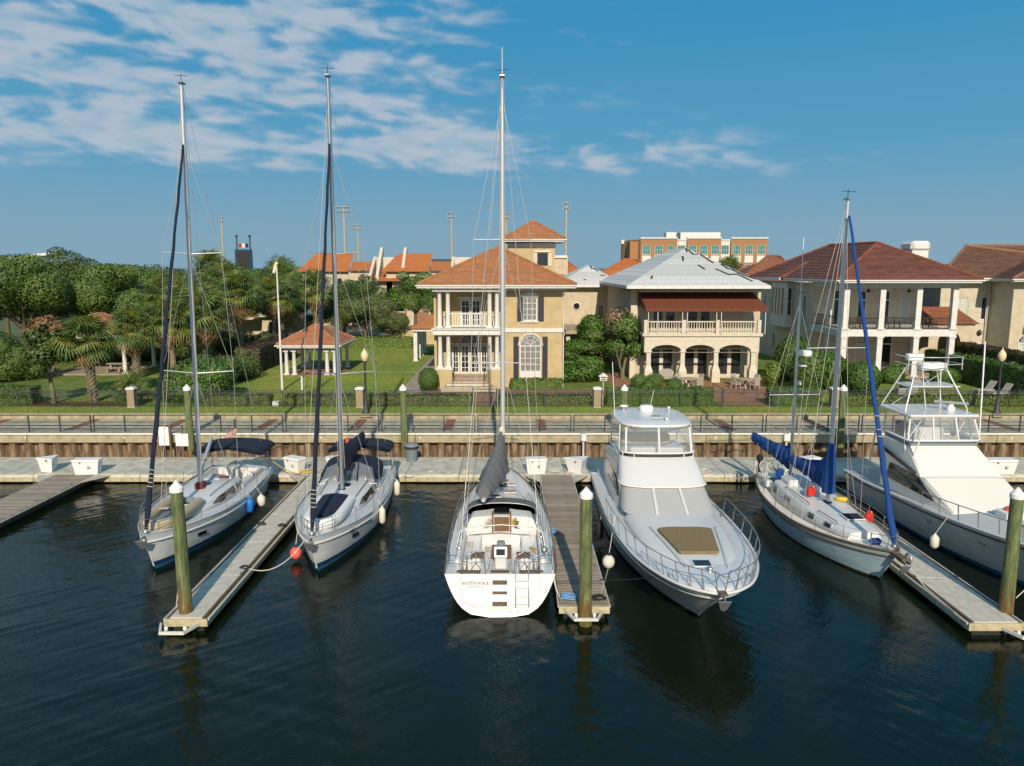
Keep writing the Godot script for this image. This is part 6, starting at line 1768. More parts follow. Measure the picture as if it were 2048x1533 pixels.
	for s in [-1, 1]: put(bar(Vector3(s * 1.62, 3.3, 1.9), Vector3(s * 1.58, 5.05, 2.0), 0.04, 6), "hardtop_post", M.gelcoat, t)
	# hardtop
	var ht := S()
	var hr := []
	for k in 4:
		var ring := PackedVector3Array()
		var dy: float = [0.0, 0.07, 0.12, 0.20][k]
		var sc: float = [1.0, 1.03, 0.97, 0.72][k]
		for j in 28:
			var a := TAU * j / 28
			ring.append(Vector3(signf(cos(a)) * pow(absf(cos(a)), 0.55) * 1.68 * sc, 5.03 + dy + 0.10 * (3.2 - 3.2) , 3.35 - signf(sin(a)) * pow(absf(sin(a)), 0.6) * 2.2 * sc))
		hr.append(ring)
	loft(ht, hr)
	put(ht, "hardtop", M.gelcoat, t)
	put(lathe(S(), Vector3(-0.05, 5.22, 2.6), [[0.30, 0], [0.34, 0.06], [0.34, 0.2], [0.28, 0.28], [0.02, 0.3]], 18), "radar_dome", M.white_plastic, t)
	put(lathe(S(), Vector3(-1.1, 5.1, 2.4), [[0.03, 0], [0.03, 0.28], [0.22, 0.32], [0.2, 0.36], [0.02, 0.4]], 14), "antenna_dome", M.white_plastic, t)
	hatch(t, Vector3(0.15, 5.225, 4.0), 0.42, 0.3, null, 0.0)
	put(bx(Vector3(0.45, 5.30, 4.9), Vector3(0.12, 0.12, 0.3), 0.03), "search_light", M.white_plastic, t)
	put(lathe(S(), Vector3(0.95, 5.2, 3.0), [[0.02, 0], [0.02, 0.2], [0.07, 0.24], [0.07, 0.3], [0.01, 0.32]], 10), "horn", M.white_plastic, t)
	put(bar(Vector3(-1.6, 4.9, 3.0), Vector3(-1.72, 7.6, 2.6), 0.018, 5), "whip_antenna", M.mast_white, t)
	put(bar(Vector3(0.15, 5.5, 2.6), Vector3(0.3, 6.2, 2.5), 0.012, 5), "stub_antenna", M.mast_white, t)
	# bridge seats and console seen through the vinyl
	put(bx(Vector3(-0.2, 4.05, 3.2), Vector3(2.3, 0.5, 0.6), 0.08), "bridge_seat", M.tan_tube, t)
	put(bx(Vector3(0, 3.9, 5.0), Vector3(2.4, 0.3, 0.5), 0.06), "bridge_console", M.gelcoat, t)
	put(bx(Vector3(0, 3.55, 3.3), Vector3(3.3, 0.1, 3.0)), "bridge_floor", M.gelcoat, t)
	# foredeck: sunpad, hatch, rails, anchor
	var pad := S()
	extrude(pad, PackedVector2Array([Vector2(-1.02, 1.05), Vector2(-0.92, 1.18), Vector2(-0.55, 1.28), Vector2(0.55, 1.28), Vector2(0.92, 1.18), Vector2(1.02, 1.05), Vector2(0.70, -1.15), Vector2(0.62, -1.22), Vector2(-0.62, -1.22), Vector2(-0.70, -1.15)]), Transform3D(Basis(Vector3.RIGHT, Vector3(0, 0, -1), Vector3.UP), Vector3(0, 2.225, 12.0)), 0.09)
	put(pad, "sunpad", M.tan_canvas, t)
	for s in [-1, 1]: put(tube(S(), [Vector3(s * 1.24, 2.2, 10.5), Vector3(s * 1.24, 2.27, 10.6), Vector3(s * 0.72, 2.24, 14.2), Vector3(s * 0.7, 2.1, 14.3)], 0.02, 6), "grab_rail", M.alloy, t)
	hatch(t, Vector3(-0.1, 2.16, 13.95), 0.56, 0.42, null, 0.05)
	lifelines(t, rows, 0.34, 0.965, 10, 0.72, [0.72], 0.018, 0.12, [-1.0, 1.0], M.steel, M.steel)
	lifelines(t, rows, 0.62, 0.965, 5, 0.36, [0.36], 0.012, 0.06, [-1.0, 1.0], M.steel, M.steel)
	var bw := []
	for i in 9: bw.append(sheer(rows, 0.965, -1, -0.04, 0.72).lerp(sheer(rows, 0.965, 1, -0.04, 0.72), i / 8.0) + Vector3(0, 0, 0.45 * sin(i * PI / 8)))
	put(tube(S(), bw, 0.018, 6), "bow_rail", M.steel, t)
	put(bx(Vector3(0, 2.10, 15.6), Vector3(0.26, 0.06, 1.5), 0.02), "anchor_platform", M.teak_grey, t)
	for x in [-0.07, 0.07]: put(bar(Vector3(x, 2.16, 14.6), Vector3(x, 2.10, 16.3), 0.025, 6), "anchor_roller", M.steel, t)
	anchor(t, Vector3(0, 2.0, 16.15), 0.85)
	put(lathe(S(), Vector3(0, 2.1, 14.6), [[0.12, 0], [0.12, 0.08], [0.07, 0.12], [0.1, 0.2], [0.02, 0.22]], 12), "windlass", M.steel, t)
	for s in [-1.0, 1.0]: for k in [0.35, 0.72, 0.9]: put(bx(sheer(rows, k, s, 0.2, 0.02), Vector3(0.06, 0.06, 0.26), 0.02), "deck_cleat", M.steel, t)
	put(bx(Vector3(0, 1.5, 0.5), Vector3(4.0, 0.1, 1.8)), "aft_deck", M.nonskid, t)

# ---------- the pale blue ketch ----------
func ketch() -> void:
	var t := thing("blue_ketch", "pale blue two masted ketch with bright blue sail covers", "sailboat", Vector3(13.82, 0, -38.6), 0.05, "moored sailing boats")
	var rows := [[0.0, 0.9, 0.85, 0.55, 1.28, 0.3], [1.0, 1.5, 1.28, 0.95, 1.15, 0.5], [2.9, 3.0, 1.70, 1.42, 1.0, 0.6], [5.2, 5.2, 1.86, 1.62, 0.96, 0.6], [7.4, 7.2, 1.74, 1.44, 1.02, 0.6], [9.4, 9.0, 1.24, 0.92, 1.16, 0.5], [10.9, 10.2, 0.6, 0.40, 1.32, 0.4], [11.85, 10.75, 0.04, 0.02, 1.46, 0.1]]
	hull_band(t, "bottom", M.black_bottom, rows, -1.0, 0.06, 5)
	hull_band(t, "hull", M.blue_hull, rows, 0.06, 1.0, 10)
	transom(t, M.blue_hull, rows)
	stem(t, M.blue_hull, rows, 0.05, 0.7, 0.045)
	deck(t, M.cream_gel, rows, 0.08, 0.08, 0.7, 2.7, 0.85)
	edge_tube(t, "cap_rail", M.teak, rows, 0.05, 0.03)
	edge_tube(t, "rub_rail", M.teak, rows, 0.035, 0.0, -0.02, 0.0, 1.0, 36, 0.84)
	var ck := S()
	box(ck, Vector3(0, 0.62, 1.75), Vector3(1.7, 0.06, 2.1))
	for s in [-1, 1]:
		box(ck, Vector3(s * 0.86, 0.95, 1.75), Vector3(0.06, 0.66, 2.1))
		box(ck, Vector3(s * 0.62, 0.82, 1.75), Vector3(0.42, 0.36, 2.0), Basis.IDENTITY, 0.03)
		box(ck, Vector3(s * 1.0, 1.30, 1.6), Vector3(0.12, 0.34, 2.2), Basis.IDENTITY, 0.03)
	box(ck, Vector3(0, 0.85, 2.78), Vector3(1.8, 0.6, 0.06))
	put(ck, "cockpit", M.gelcoat, t)
	put(bx(Vector3(-1.05, 1.32, 2.0), Vector3(0.34, 0.34, 0.5), 0.05), "deck_locker", M.gelcoat, t)
	var cab := [[2.75, 0.98, 1.18, 1.66, 1.02, 0.10], [4.2, 0.98, 1.28, 1.62, 1.10, 0.10], [6.4, 1.0, 1.22, 1.52, 1.04, 0.09], [8.6, 1.08, 0.92, 1.46, 0.76, 0.07], [9.5, 1.14, 0.70, 1.40, 0.58, 0.05]]
	cabin(t, "coachroof", M.gelcoat, cab, 24)
	put(bx(Vector3(0, 1.78, 3.3), Vector3(1.5, 0.34, 1.1), 0.10), "companion_hood", M.gelcoat, t)
	for z in [3.2, 7.0, 8.2]:
		side_window(t, "port_frame", M.galvanised, cab, [[z - 0.24, 0.30], [z + 0.24, 0.30], [z + 0.27, 0.55], [z + 0.24, 0.8], [z - 0.24, 0.8], [z - 0.27, 0.55]])
		side_window(t, "port_light", M.smoked, cab, [[z - 0.17, 0.38], [z + 0.17, 0.38], [z + 0.19, 0.55], [z + 0.17, 0.72], [z - 0.17, 0.72], [z - 0.19, 0.55]], [-1.0, 1.0], 0.026)
	for k in 4:
		for s in [-1.0, 1.0]: put(bx(cab_at(cab, 4.5 + k * 0.16, 0.6, s, 0.01), Vector3(0.02, 0.28, 0.09), 0.005), "vent_slot", M.grey_plastic, t)
	for s in [-1, 1]:
		put(tube(S(), [Vector3(s * 0.98, 1.68, 4.0), Vector3(s * 0.99, 1.76, 4.1), Vector3(s * 0.96, 1.70, 6.4), Vector3(s * 0.95, 1.62, 6.5)], 0.022, 5), "grab_rail", M.teak, t)
		put(tube(S(), [Vector3(s * 0.90, 1.56, 7.2), Vector3(s * 0.9, 1.63, 7.3), Vector3(s * 0.76, 1.60, 8.6), Vector3(s * 0.74, 1.52, 8.7)], 0.022, 5), "grab_rail", M.teak, t)
	put(bx(Vector3(0, 1.60, 4.75), Vector3(1.1, 0.06, 1.1), 0.02), "sea_hood", M.gelcoat, t)
	put(bx(Vector3(0.35, 1.85, 4.5), Vector3(0.7, 0.5, 0.6), 0.10), "vent_box", M.white_plastic, t)
	hatch(t, Vector3(0.2, 1.60, 8.1), 0.7, 0.62, M.navy_canvas, 0.05)
	put(bx(Vector3(0, 1.62, 5.5), Vector3(0.5, 0.03, 0.7)), "solar_panel", M.smoked, t)
	# main mast and mizzen
	var foot := Vector3(0.05, 1.58, 6.15)
	mast(t, M.alloy, foot, 13.3, 0.12, [[7.0, 1.36, 0.0, 0.0]], {"chain": Vector3(1.62, 1.05, 6.1), "hounds": 13.1, "back": [], "halyards": [Vector3(1.5, 1.1, 5.2), Vector3(-1.5, 1.1, 7.0), Vector3(-1.55, 1.05, 5.3), Vector3(0.4, 1.6, 6.0)]})
	var mz := Vector3(0.0, 1.25, 2.2)
	var mo := mast(t, M.alloy, mz, 9.3, 0.09, [[4.6, 1.25, 0.0, 0.0]], {"chain": Vector3(1.1, 1.15, 2.0), "hounds": 9.1, "back": [Vector3(-0.5, 1.3, 0.05)]})
	put(bar(mz + UP * 9.0, mz + UP * 12.2, 0.02, 5), "whip_antenna", M.mast_white, mo)
	put(lathe(S(), mz + Vector3(0.3, 6.55, 0.2), [[0.30, 0], [0.33, 0.06], [0.33, 0.2], [0.28, 0.26], [0.02, 0.28]], 16), "radar_dome", M.white_plastic, mo)
	put(bx(mz + Vector3(0.2, 6.05, 0.15), Vector3(0.4, 0.06, 0.3), 0.02), "radar_bracket", M.white_plastic, mo)
	put(bx(mz + Vector3(0.12, 5.2, 0.12), Vector3(0.2, 0.2, 0.2), 0.02), "deck_light", M.rope, mo)
	# blue covers: jib on the forestay, mainsail on the boom, mizzen on its boom
	furled(t, M.blue_canvas, Vector3(0, 1.75, 11.6), foot + Vector3(0, 12.6, 0.25), 0.13, 0.055, [0.30, 0.32, 0.36])
	for c in [[foot + Vector3(0, 0.75, -0.05), Vector3(-0.12, 2.65, 2.55), 1.75, 0.26, 0.30], [mz + Vector3(0, 1.0, -0.05), Vector3(-0.8, 3.0, -0.9), 1.2, 0.34, 0.17]]:
		var r0 := []
		for k in 11:
			var u := k / 10.0
			var p: Vector3 = c[0].lerp(c[1], u)
			var h := lerpf(c[2], c[3], pow(u, 0.42))
			var w: float = c[4] * (1.0 - 0.35 * u) * (1.0 + 0.13 * sin(k * 2.4))
			r0.append(PackedVector3Array([p + Vector3(-w * 0.3, -0.20, 0), p + Vector3(-w, 0.05, 0), p + Vector3(-w * 0.7, h * 0.55, 0), p + Vector3(0, h, 0), p + Vector3(w * 0.7, h * 0.55, 0), p + Vector3(w, 0.05, 0), p + Vector3(w * 0.3, -0.20, 0)]))
		put(loft(S(), folds(r0, 0.06, 5)), "sail_cover", M.blue_canvas, t)
		put(tube(S(), [c[0] - UP * 0.12, c[1] + (c[1] - c[0]) * 0.06 - UP * 0.12], 0.06, 7), "boom", M.alloy, t)
	put(tube(S(), [foot + Vector3(0, 0.5, 0), foot + Vector3(0.02, 2.75, 0)], [0.30, 0.17], 10), "mast_cover", M.blue_canvas, t)
	put(bx(Vector3(-0.62, 1.7, 2.4), Vector3(0.42, 0.95, 0.22), 0.10), "cockpit_cloth", M.blue_canvas, t)
	put(bx(Vector3(-0.1, 1.42, 10.5), Vector3(0.5, 0.26, 0.30), 0.10), "windlass_cover", M.blue_canvas, t)
	lifelines(t, rows, 0.06, 0.86, 7, 0.62, [0.6, 0.32])
	pulpit(t, rows, 0.86, 0.60, 0.15)
	# short bowsprit with roller and anchor
	put(bx(Vector3(0, 1.42, 12.0), Vector3(0.30, 0.10, 0.9), 0.02), "bow_platform", M.teak_grey, t)
	put(tube(S(), ring_pts(Vector3(0.18, 1.42, 12.3), 0.18, Basis(UP, PI / 2), 14), 0.05, 6, true), "bow_roller", M.galvanised, t)
	anchor(t, Vector3(-0.05, 1.3, 12.2), 1.1)
	# stern gear: outboard, coils, rail
	hoop(t, "stern_rail", 0.85, 1.3, 1.95, 0.0, 0.7, 0.1)
	put(bx(Vector3(-0.75, 2.1, 0.1), Vector3(0.28, 0.42, 0.36), 0.08), "outboard_cowl", M.black_rubber, t)
	put(bx(Vector3(-0.75, 1.65, 0.1), Vector3(0.12, 0.6, 0.14), 0.02), "outboard_leg", M.black_rubber, t)
	put(bx(Vector3(-0.98, 1.55, 0.1), Vector3(0.12, 0.9, 0.14), 0.04), "stern_post", M.fender_white, t)
	rng.seed = 44
	for k in 9:
		var c := Vector3(rng.randf_range(-0.9, 0.8), rng.randf_range(1.35, 1.8), rng.randf_range(0.1, 1.4))
		put(tube(S(), ring_pts(c, rng.randf_range(0.14, 0.28), Basis(UP, rng.randf() * 3) * Basis(Vector3.RIGHT, rng.randf_range(-0.6, 0.6)), 12), 0.025, 5, true), "hose_coil", [M.rope, M.grey_plastic, M.white_plastic, M.rope][k % 4], t)
	# cans and cushions on deck are loose things
	var inv := t.transform
	for a in [[Vector3(-0.45, 1.72, 5.5), M.red_plastic, "red fuel can on the ketch coachroof beside the sail cover"], [Vector3(1.18, 1.18, 7.6), M.red_plastic, "red fuel can on the ketch side deck"]]:
		var f := thing("fuel_can", a[2], "fuel can", inv * a[0], 0.4, "fuel cans on the ketch")
		put(bx(Vector3(0, 0.2, 0), Vector3(0.40, 0.40, 0.30), 0.08), "body", a[1], f)
		put(tube(S(), [Vector3(-0.1, 0.4, 0), Vector3(-0.08, 0.49, 0), Vector3(0.08, 0.49, 0), Vector3(0.1, 0.4, 0)], 0.025, 6), "handle", a[1], f)
		put(lathe(S(), Vector3(0.14, 0.38, 0), [[0.04, 0], [0.04, 0.06], [0.02, 0.08]], 8), "spout", M.yellow_plastic, f)
	var yf := thing("yellow_float", "yellow float lying on the ketch deck beside the main mast", "float", inv * Vector3(0.75, 1.62, 6.0), 1.2)
	put(lathe(S(), Vector3(0, 0.09, 0), [[0.02, -0.26], [0.10, -0.2], [0.11, 0.2], [0.02, 0.26]], 10, Basis(Vector3.RIGHT, PI / 2)), "body", M.yellow_plastic, yf)

# ---------- the sport fisher with its tower ----------
func sport_fisher() -> void:
	var t := thing("sport_fisher", "white sport fishing boat with tall tube tower above its hardtop", "motorboat", Vector3(20.35, 0, -39.6), 0.0, "moored motor boats")
	var rows := [[0.0, 0.0, 2.25, 2.05, 1.15, 0.5], [2.5, 2.4, 2.32, 2.1, 1.2, 0.5], [5.2, 4.9, 2.36, 2.05, 1.42, 0.6], [8.0, 7.4, 2.36, 1.9, 1.62, 0.6], [10.8, 9.8, 2.22, 1.5, 1.85, 0.6], [13.2, 11.8, 1.86, 0.95, 2.05, 0.5], [15.4, 13.4, 1.2, 0.42, 2.22, 0.4], [16.9, 14.4, 0.05, 0.02, 2.34, 0.1]]
	hull_band(t, "bottom", M.blue_bottom, rows, -1.0, 0.09, 5, 1.2)
	hull_band(t, "hull", M.grey_hull, rows, 0.09, 0.93, 10, 1.2)
	hull_band(t, "bulwark", M.gelcoat, rows, 0.93, 1.0, 2, 1.2)
	transom(t, M.gelcoat, rows, 1.0, 1.2)
	deck(t, M.nonskid, rows, 0.16, 0.05, 0.3, 3.2, 1.9)
	edge_tube(t, "rub_rail", M.rail_metal, rows, 0.03, 0.0, -0.02, 0.0, 1.0, 36, 0.90)
	edge_tube(t, "gunwale", M.gelcoat, rows, 0.05, 0.02)
	var ck := bx(Vector3(0, 0.55, 1.75), Vector3(3.9, 0.06, 3.0))
	for s in [-1, 1]: box(ck, Vector3(s * 1.92, 0.85, 1.75), Vector3(0.08, 0.7, 3.0))
	box(ck, Vector3(0, 0.85, 0.28), Vector3(3.9, 0.7, 0.08))
	box(ck, Vector3(0, 0.95, 3.22), Vector3(3.8, 0.9, 0.06))
	put(ck, "cockpit", M.gelcoat, t)
	# deckhouse: raked blank front, dark side windows
	var dh := [[3.2, 1.3, 1.92, 2.75, 1.80, 0.0], [5.6, 1.45, 1.95, 2.72, 1.82, 0.0], [6.4, 1.5, 1.95, 2.70, 1.82, 0.02], [7.0, 1.55, 1.94, 2.66, 1.82, 0.02], [9.2, 1.75, 1.80, 1.80, 1.70, 0.03]]
	cabin(t, "deckhouse", M.cream_gel, dh, 20, true)
	straight_rows = true
	side_window(t, "saloon_window", M.smoked, dh, [[3.8, 0.40], [7.9, 0.42], [6.6, 0.92], [4.0, 0.92]], [-1.0, 1.0], 0.07)
	straight_rows = false
	# flybridge: coaming with long sloping front
	var fb := [[2.6, 2.7, 1.76, 3.68, 1.62, 0.0], [4.9, 2.68, 1.84, 3.72, 1.62, 0.0], [5.1, 2.68, 1.84, 3.72, 1.62, 0.0], [6.7, 2.64, 1.86, 2.66, 1.84, 0.02]]
	cabin(t, "flybridge_coaming", M.cream_gel, fb, 20, true)
	for s in [-1.0, 1.0]:
		var st := box(S(), Vector3(s * 1.87, 2.98, 4.5), Vector3(0.03, 0.20, 3.6), Basis(Vector3.RIGHT, 0.16), 0.01)
		put(st, "side_stripe", M.smoked, t)
	var cs := S()
	for q in [[Vector3(-1.64, 3.72, 2.8), Vector3(-1.62, 3.72, 5.1)], [Vector3(-1.62, 3.72, 5.1), Vector3(1.62, 3.72, 5.1)], [Vector3(1.62, 3.72, 5.1), Vector3(1.64, 3.72, 2.8)]]: quad(cs, q[0], q[1], q[1] + Vector3(0, 0.24, 0.0), q[0] + Vector3(0, 0.24, 0.0))
	put(cs, "venturi_screen", M.grey_plastic, t)
	var hem := [Vector3(-1.7, 4.0, 2.8), Vector3(-1.7, 4.0, 5.1), Vector3(-1.5, 4.0, 5.22), Vector3(1.5, 4.0, 5.22), Vector3(1.7, 4.0, 5.1), Vector3(1.7, 4.0, 2.8)]
	put(tube(S(), hem, 0.06, 7), "enclosure_hem", M.gelcoat, t)
	var en := S()
	var tp := [Vector3(-1.55, 5.05, 2.6), Vector3(-1.5, 5.05, 4.8), Vector3(-1.35, 5.05, 4.95), Vector3(1.35, 5.05, 4.95), Vector3(1.5, 5.05, 4.8), Vector3(1.55, 5.05, 2.6)]
	for k in 5: quad(en, hem[k], hem[k + 1], tp[k + 1], tp[k])
	put(en, "clear_enclosure", M.clear_vinyl, t)
	for q in [[hem[1], tp[1]], [Vector3(-0.55, 4.0, 5.22), Vector3(-0.5, 5.05, 4.95)], [Vector3(0.62, 4.0, 5.22), Vector3(0.55, 5.05, 4.95)], [hem[4], tp[4]], [hem[0], tp[0]], [hem[5], tp[5]]]: put(bar(q[0], q[1], 0.045, 6), "enclosure_post", M.gelcoat, t)
	for q in [[Vector3(-1.4, 4.0, 4.6), Vector3(-0.6, 5.0, 4.4)], [Vector3(-0.6, 4.0, 4.6), Vector3(-1.4, 5.0, 4.4)], [Vector3(0.8, 4.0, 4.6), Vector3(1.45, 5.0, 4.4)]]: put(bar(q[0], q[1], 0.025, 6), "brace", M.alloy, t)
	put(bx(Vector3(0, 4.0, 3.6), Vector3(1.4, 0.7, 0.7), 0.1), "helm_console", M.gelcoat, t)
	for x in [-0.9, -0.1]: put(bx(Vector3(x, 4.1, 2.9), Vector3(0.5, 0.8, 0.4), 0.1), "helm_chair", M.navy_stripe, t)
	# hardtop and tower
	put(bx(Vector3(0, 5.12, 3.55), Vector3(3.3, 0.14, 3.0), 0.06), "hardtop", M.gelcoat, t)
	var tw := Vector3(0.15, 0, 3.0)
	put(bx(tw + Vector3(0, 6.32, 0), Vector3(2.5, 0.07, 1.5), 0.03), "sun_shade", M.gelcoat, t)
	for s in [-1, 1]:
		put(tube(S(), [Vector3(s * 1.75, 2.5, 5.3), Vector3(s * 1.6, 4.0, 4.6), Vector3(s * 1.5, 5.1, 4.3), Vector3(s * 1.45, 5.4, 4.25), Vector3(s * 0.72, 7.25, 3.5)], 0.04, 7), "tower_leg", M.alloy, t)
		put(tube(S(), [Vector3(s * 1.8, 1.3, 1.6), Vector3(s * 1.55, 5.1, 2.0), Vector3(s * 0.72, 7.25, 2.7)], 0.04, 7), "tower_leg", M.alloy, t)
		put(bar(tw + Vector3(s * 0.35, 5.2, 0.7), tw + Vector3(s * 0.45, 7.2, 0.3), 0.03, 6), "tower_ladder", M.alloy, t)
		put(bar(tw + Vector3(s * 1.25, 5.2, -0.8), tw + Vector3(-s * 0.5, 7.0, 0.4), 0.022, 6), "tower_brace", M.alloy, t)
		put(bar(tw + Vector3(s * 1.2, 6.3, 0.7), tw + Vector3(s * 1.2, 6.3, -0.7), 0.03, 6), "shade_rail", M.alloy, t)
	put(bx(tw + Vector3(0.1, 7.25, 0.1), Vector3(1.25, 0.38, 0.6), 0.06), "tower_console", M.white_plastic, t)
	put(bx(tw + Vector3(-0.55, 7.65, -0.3), Vector3(0.8, 0.34, 0.4), 0.06), "tower_seat", M.white_plastic, t)
	for y in [7.4, 7.75]: put(tube(S(), [tw + Vector3(-1.3, y, -0.7), tw + Vector3(-1.35, y, 0.6), tw + Vector3(0.0, y + 0.02, 0.95), tw + Vector3(1.35, y, 0.6), tw + Vector3(1.3, y, -0.7)], 0.024, 6), "tower_rail", M.alloy, t)
	for s in [-1.3, -0.6, 0.6, 1.3]: put(bar(tw + Vector3(s, 7.15, 0.6), tw + Vector3(s, 7.75, 0.6), 0.025, 6), "tower_rail_post", M.alloy, t)
	put(lathe(S(), tw + Vector3(0.75, 5.2, 0.9), [[0.18, 0], [0.2, 0.1], [0.12, 0.24], [0.1, 0.3]], 12), "radar_pedestal", M.white_plastic, t)
	put(box(S(), tw + Vector3(0.75, 5.58, 0.9), Vector3(1.5, 0.13, 0.14), Basis(UP, -0.5), 0.05), "radar_scanner", M.galvanised, t)
	for a in [[Vector3(-1.75, 2.6, 5.4), Vector3(-1.45, 4.8, 6.0)], [Vector3(1.72, 4.0, 5.0), Vector3(1.95, 8.6, 4.4)]]: put(bar(a[0], a[1], 0.035, 6), "antenna_pole", M.mast_white, t)
	# bow rails, dinghy chocks box, anchor gear, windows in the hull
	lifelines(t, rows, 0.42, 0.98, 9, 0.70, [0.70], 0.022, 0.06, [-1.0, 1.0], M.steel, M.steel)
	for k in [0.45, 0.62]:
		for s in [-1.0, 1.0]:
			var p := hp(spl(rows, k), 0.66, s, 1.2)
			put(bx(p + Vector3(s * 0.01, 0, 0), Vector3(0.04, 0.14, 0.34) if k < 0.5 else Vector3(0.05, 0.07, 0.5), 0.01), "hull_vent", M.grey_plastic, t)
	put(bx(Vector3(0.35, 2.0, 10.0), Vector3(1.25, 0.34, 0.8), 0.05), "raft_box", M.white_plastic, t)
	put(ball(S(), Vector3(0.15, 2.18, 9.95), Vector3(0.28, 0.16, 0.28), 12), "red_buoy", M.coral_plastic, t)
	put(bx(Vector3(0.9, 1.98, 12.6), Vector3(0.3, 0.3, 0.7), 0.05), "windlass_box", M.rail_metal, t)
	hatch(t, Vector3(0.0, 2.08, 11.4), 0.7, 0.6, M.gelcoat, 0.03)

func boats() -> void:
	sloop("white sloop with bare boom, navy bimini and maroon mast boot", Vector3(-14.9, 0, -40.2), 0.04, -0.016, false)
	dinghy("tan inflatable dinghy lashed on the white sloop's foredeck", Vector3(-14.55, 1.5, -30.9), 0.04, M.tan_tube, M.tan_canvas)
	sloop("white sloop with peaked navy sail cover and navy spray hood", Vector3(-8.05, 0, -40.0), 0.02, 0.0, true)
	dinghy("white inflatable dinghy under a navy cover on the sloop's foredeck", Vector3(-7.88, 1.52, -31.1), 0.02, M.white_plastic, M.navy_canvas, 3.0, true)
	cruiser()
	motor_yacht()
	ketch()
	sport_fisher()
	# fenders and lines
	fender("bright blue fender on the bare boom sloop's side", Vector3(-12.62, 0.35, -34.8), M.fender_blue, 0.75, 0.17, Vector3(-12.85, 1.4, -34.9))
	fender("grey white fender beside the bright blue fender", Vector3(-12.45, 0.3, -35.9), M.fender_white, 0.6, 0.2, Vector3(-12.8, 1.4, -36.0))
	fender("white fender amidships on the navy hooded sloop", Vector3(-5.98, 0.35, -33.2), M.fender_white, 0.8, 0.15, Vector3(-6.15, 1.4, -33.3))
	fender("white fender at the navy hooded sloop's stern quarter", Vector3(-5.9, 0.45, -37.2), M.fender_white, 0.8, 0.15, Vector3(-6.1, 1.4, -37.2))
	buoy("coral red round fender at the navy hooded sloop's bow", Vector3(-8.95, 0.35, -29.6), M.coral_plastic, 0.24, Vector3(-8.9, 1.5, -30.0))
	buoy("white round fender hanging at the motor yacht's side", Vector3(3.75, 0.75, -27.7), M.fender_white, 0.24, Vector3(4.2, 2.2, -29.2), Vector3(3.2, 0.5, -25.4))
	fender("white fender with black end between the ketch dock and sport fisher", Vector3(17.45, 0.55, -29.6), M.fender_white, 0.6, 0.17, Vector3(17.9, 1.9, -29.6))
	fender("dark fender low at the motor yacht's side", Vector3(3.85, 0.25, -31.5), M.black_rubber, 0.8, 0.17, Vector3(4.05, 1.8, -31.6))
	coil("coiled_rope", "black rope coil at the plank dock end", Vector3(3.05, 0.5, -24.9), M.rope_black)
	coil("coiled_rope", "blue and white rope heap at the plank dock end", Vector3(2.0, 0.5, -24.95), M.rope_blue, 0.24, 5)
	coil("coiled_rope", "blue and white rope heap midway along the plank dock", Vector3(1.8, 0.5, -31.6), M.rope_blue, 0.22, 5)
	coil("coiled_rope", "black rope on the pale dock edge toward the navy hooded sloop", Vector3(-10.35, 0.52, -32.4), M.rope_black, 0.16, 2)
	coil("coiled_rope", "black rope on the pale dock edge beside the blue fender", Vector3(-11.35, 0.52, -32.6), M.rope_black, 0.16, 2)
	coil("coiled_rope", "black rope midway on the pale dock with two slack lines", Vector3(-10.35, 0.52, -27.6), M.rope_black, 0.16, 2)
	coil("coiled_rope", "yellow hose coil before the dock box by the bare boom sloop", Vector3(-11.6, 0.52, -41.4), M.rope_yellow, 0.4, 4, "hose")
	coil("coiled_rope", "tan rope heap where the plank dock meets the main dock", Vector3(2.4, 0.51, -41.6), M.rope, 0.3, 4)
	coil("coiled_rope", "tan rope on the main dock edge left of the cruising yacht", Vector3(-2.6, 0.51, -41.3), M.rope, 0.26, 3)
	coil("coiled_rope", "pale rope on the main dock edge behind the cruising yacht mast", Vector3(-4.6, 0.51, -41.25), M.rope, 0.22, 2)
	coil("coiled_rope", "pale rope on the main dock between motor yacht and ketch", Vector3(11.0, 0.51, -41.5), M.rope, 0.3, 4)
	line("white bow line sagging from the navy hooded sloop to the pale dock", sag(Vector3(-8.1, 1.5, -28.0), Vector3(-10.3, 0.55, -27.6), 0.55), M.rope)
	line("white stern line from the cruising yacht to the plank dock end", sag(Vector3(1.45, 1.25, -25.6), Vector3(1.75, 0.52, -24.9), 0.25), M.rope, 0.025)
	line("black bow line from the motor yacht toward the dock", sag(Vector3(5.4, 1.75, -24.2), Vector3(3.3, 0.5, -26.6), 0.1), M.rope_black)
	line("pale line from the ketch stern to the main dock", sag(Vector3(12.9, 1.3, -38.3), Vector3(9.0, 0.6, -41.1), 0.4), M.rope)
	line("pale line from the left pile down to the sloop's bow", [Vector3(-13.2, 1.5, -28.9), Vector3(-11.5, 0.5, -24.2)], M.rope)
	line("yellow shore power cable to the bare boom sloop", sag(Vector3(-13.3, 1.9, -39.7), Vector3(-11.6, 0.55, -41.2), 0.35), M.rope_yellow, 0.03)
	line("double line along the pale dock edge by the ketch bow", [Vector3(14.6, 1.3, -26.6), Vector3(15.0, 0.55, -25.8), Vector3(15.0, 0.48, -23.9)], M.rope)
	line("pale dock line from the navy hooded sloop's quarter to the main dock", sag(Vector3(-6.1, 1.3, -39.4), Vector3(-5.2, 0.55, -41.2), 0.2), M.rope)
	line("pale line from the right pile to the sport fisher's bow", [Vector3(17.0, 1.0, -23.9), Vector3(18.9, 2.2, -24.6)], M.rope)
	# flag over the bimini of the bare boom sloop
	var fl := thing("ensign", "small striped flag on a staff above the navy bimini", "flag", Vector3(-15.0, 3.1, -40.0))
	put(bar(Vector3.ZERO, Vector3(0, 1.15, 0), 0.02, 6), "staff", M.rope_yellow, fl)
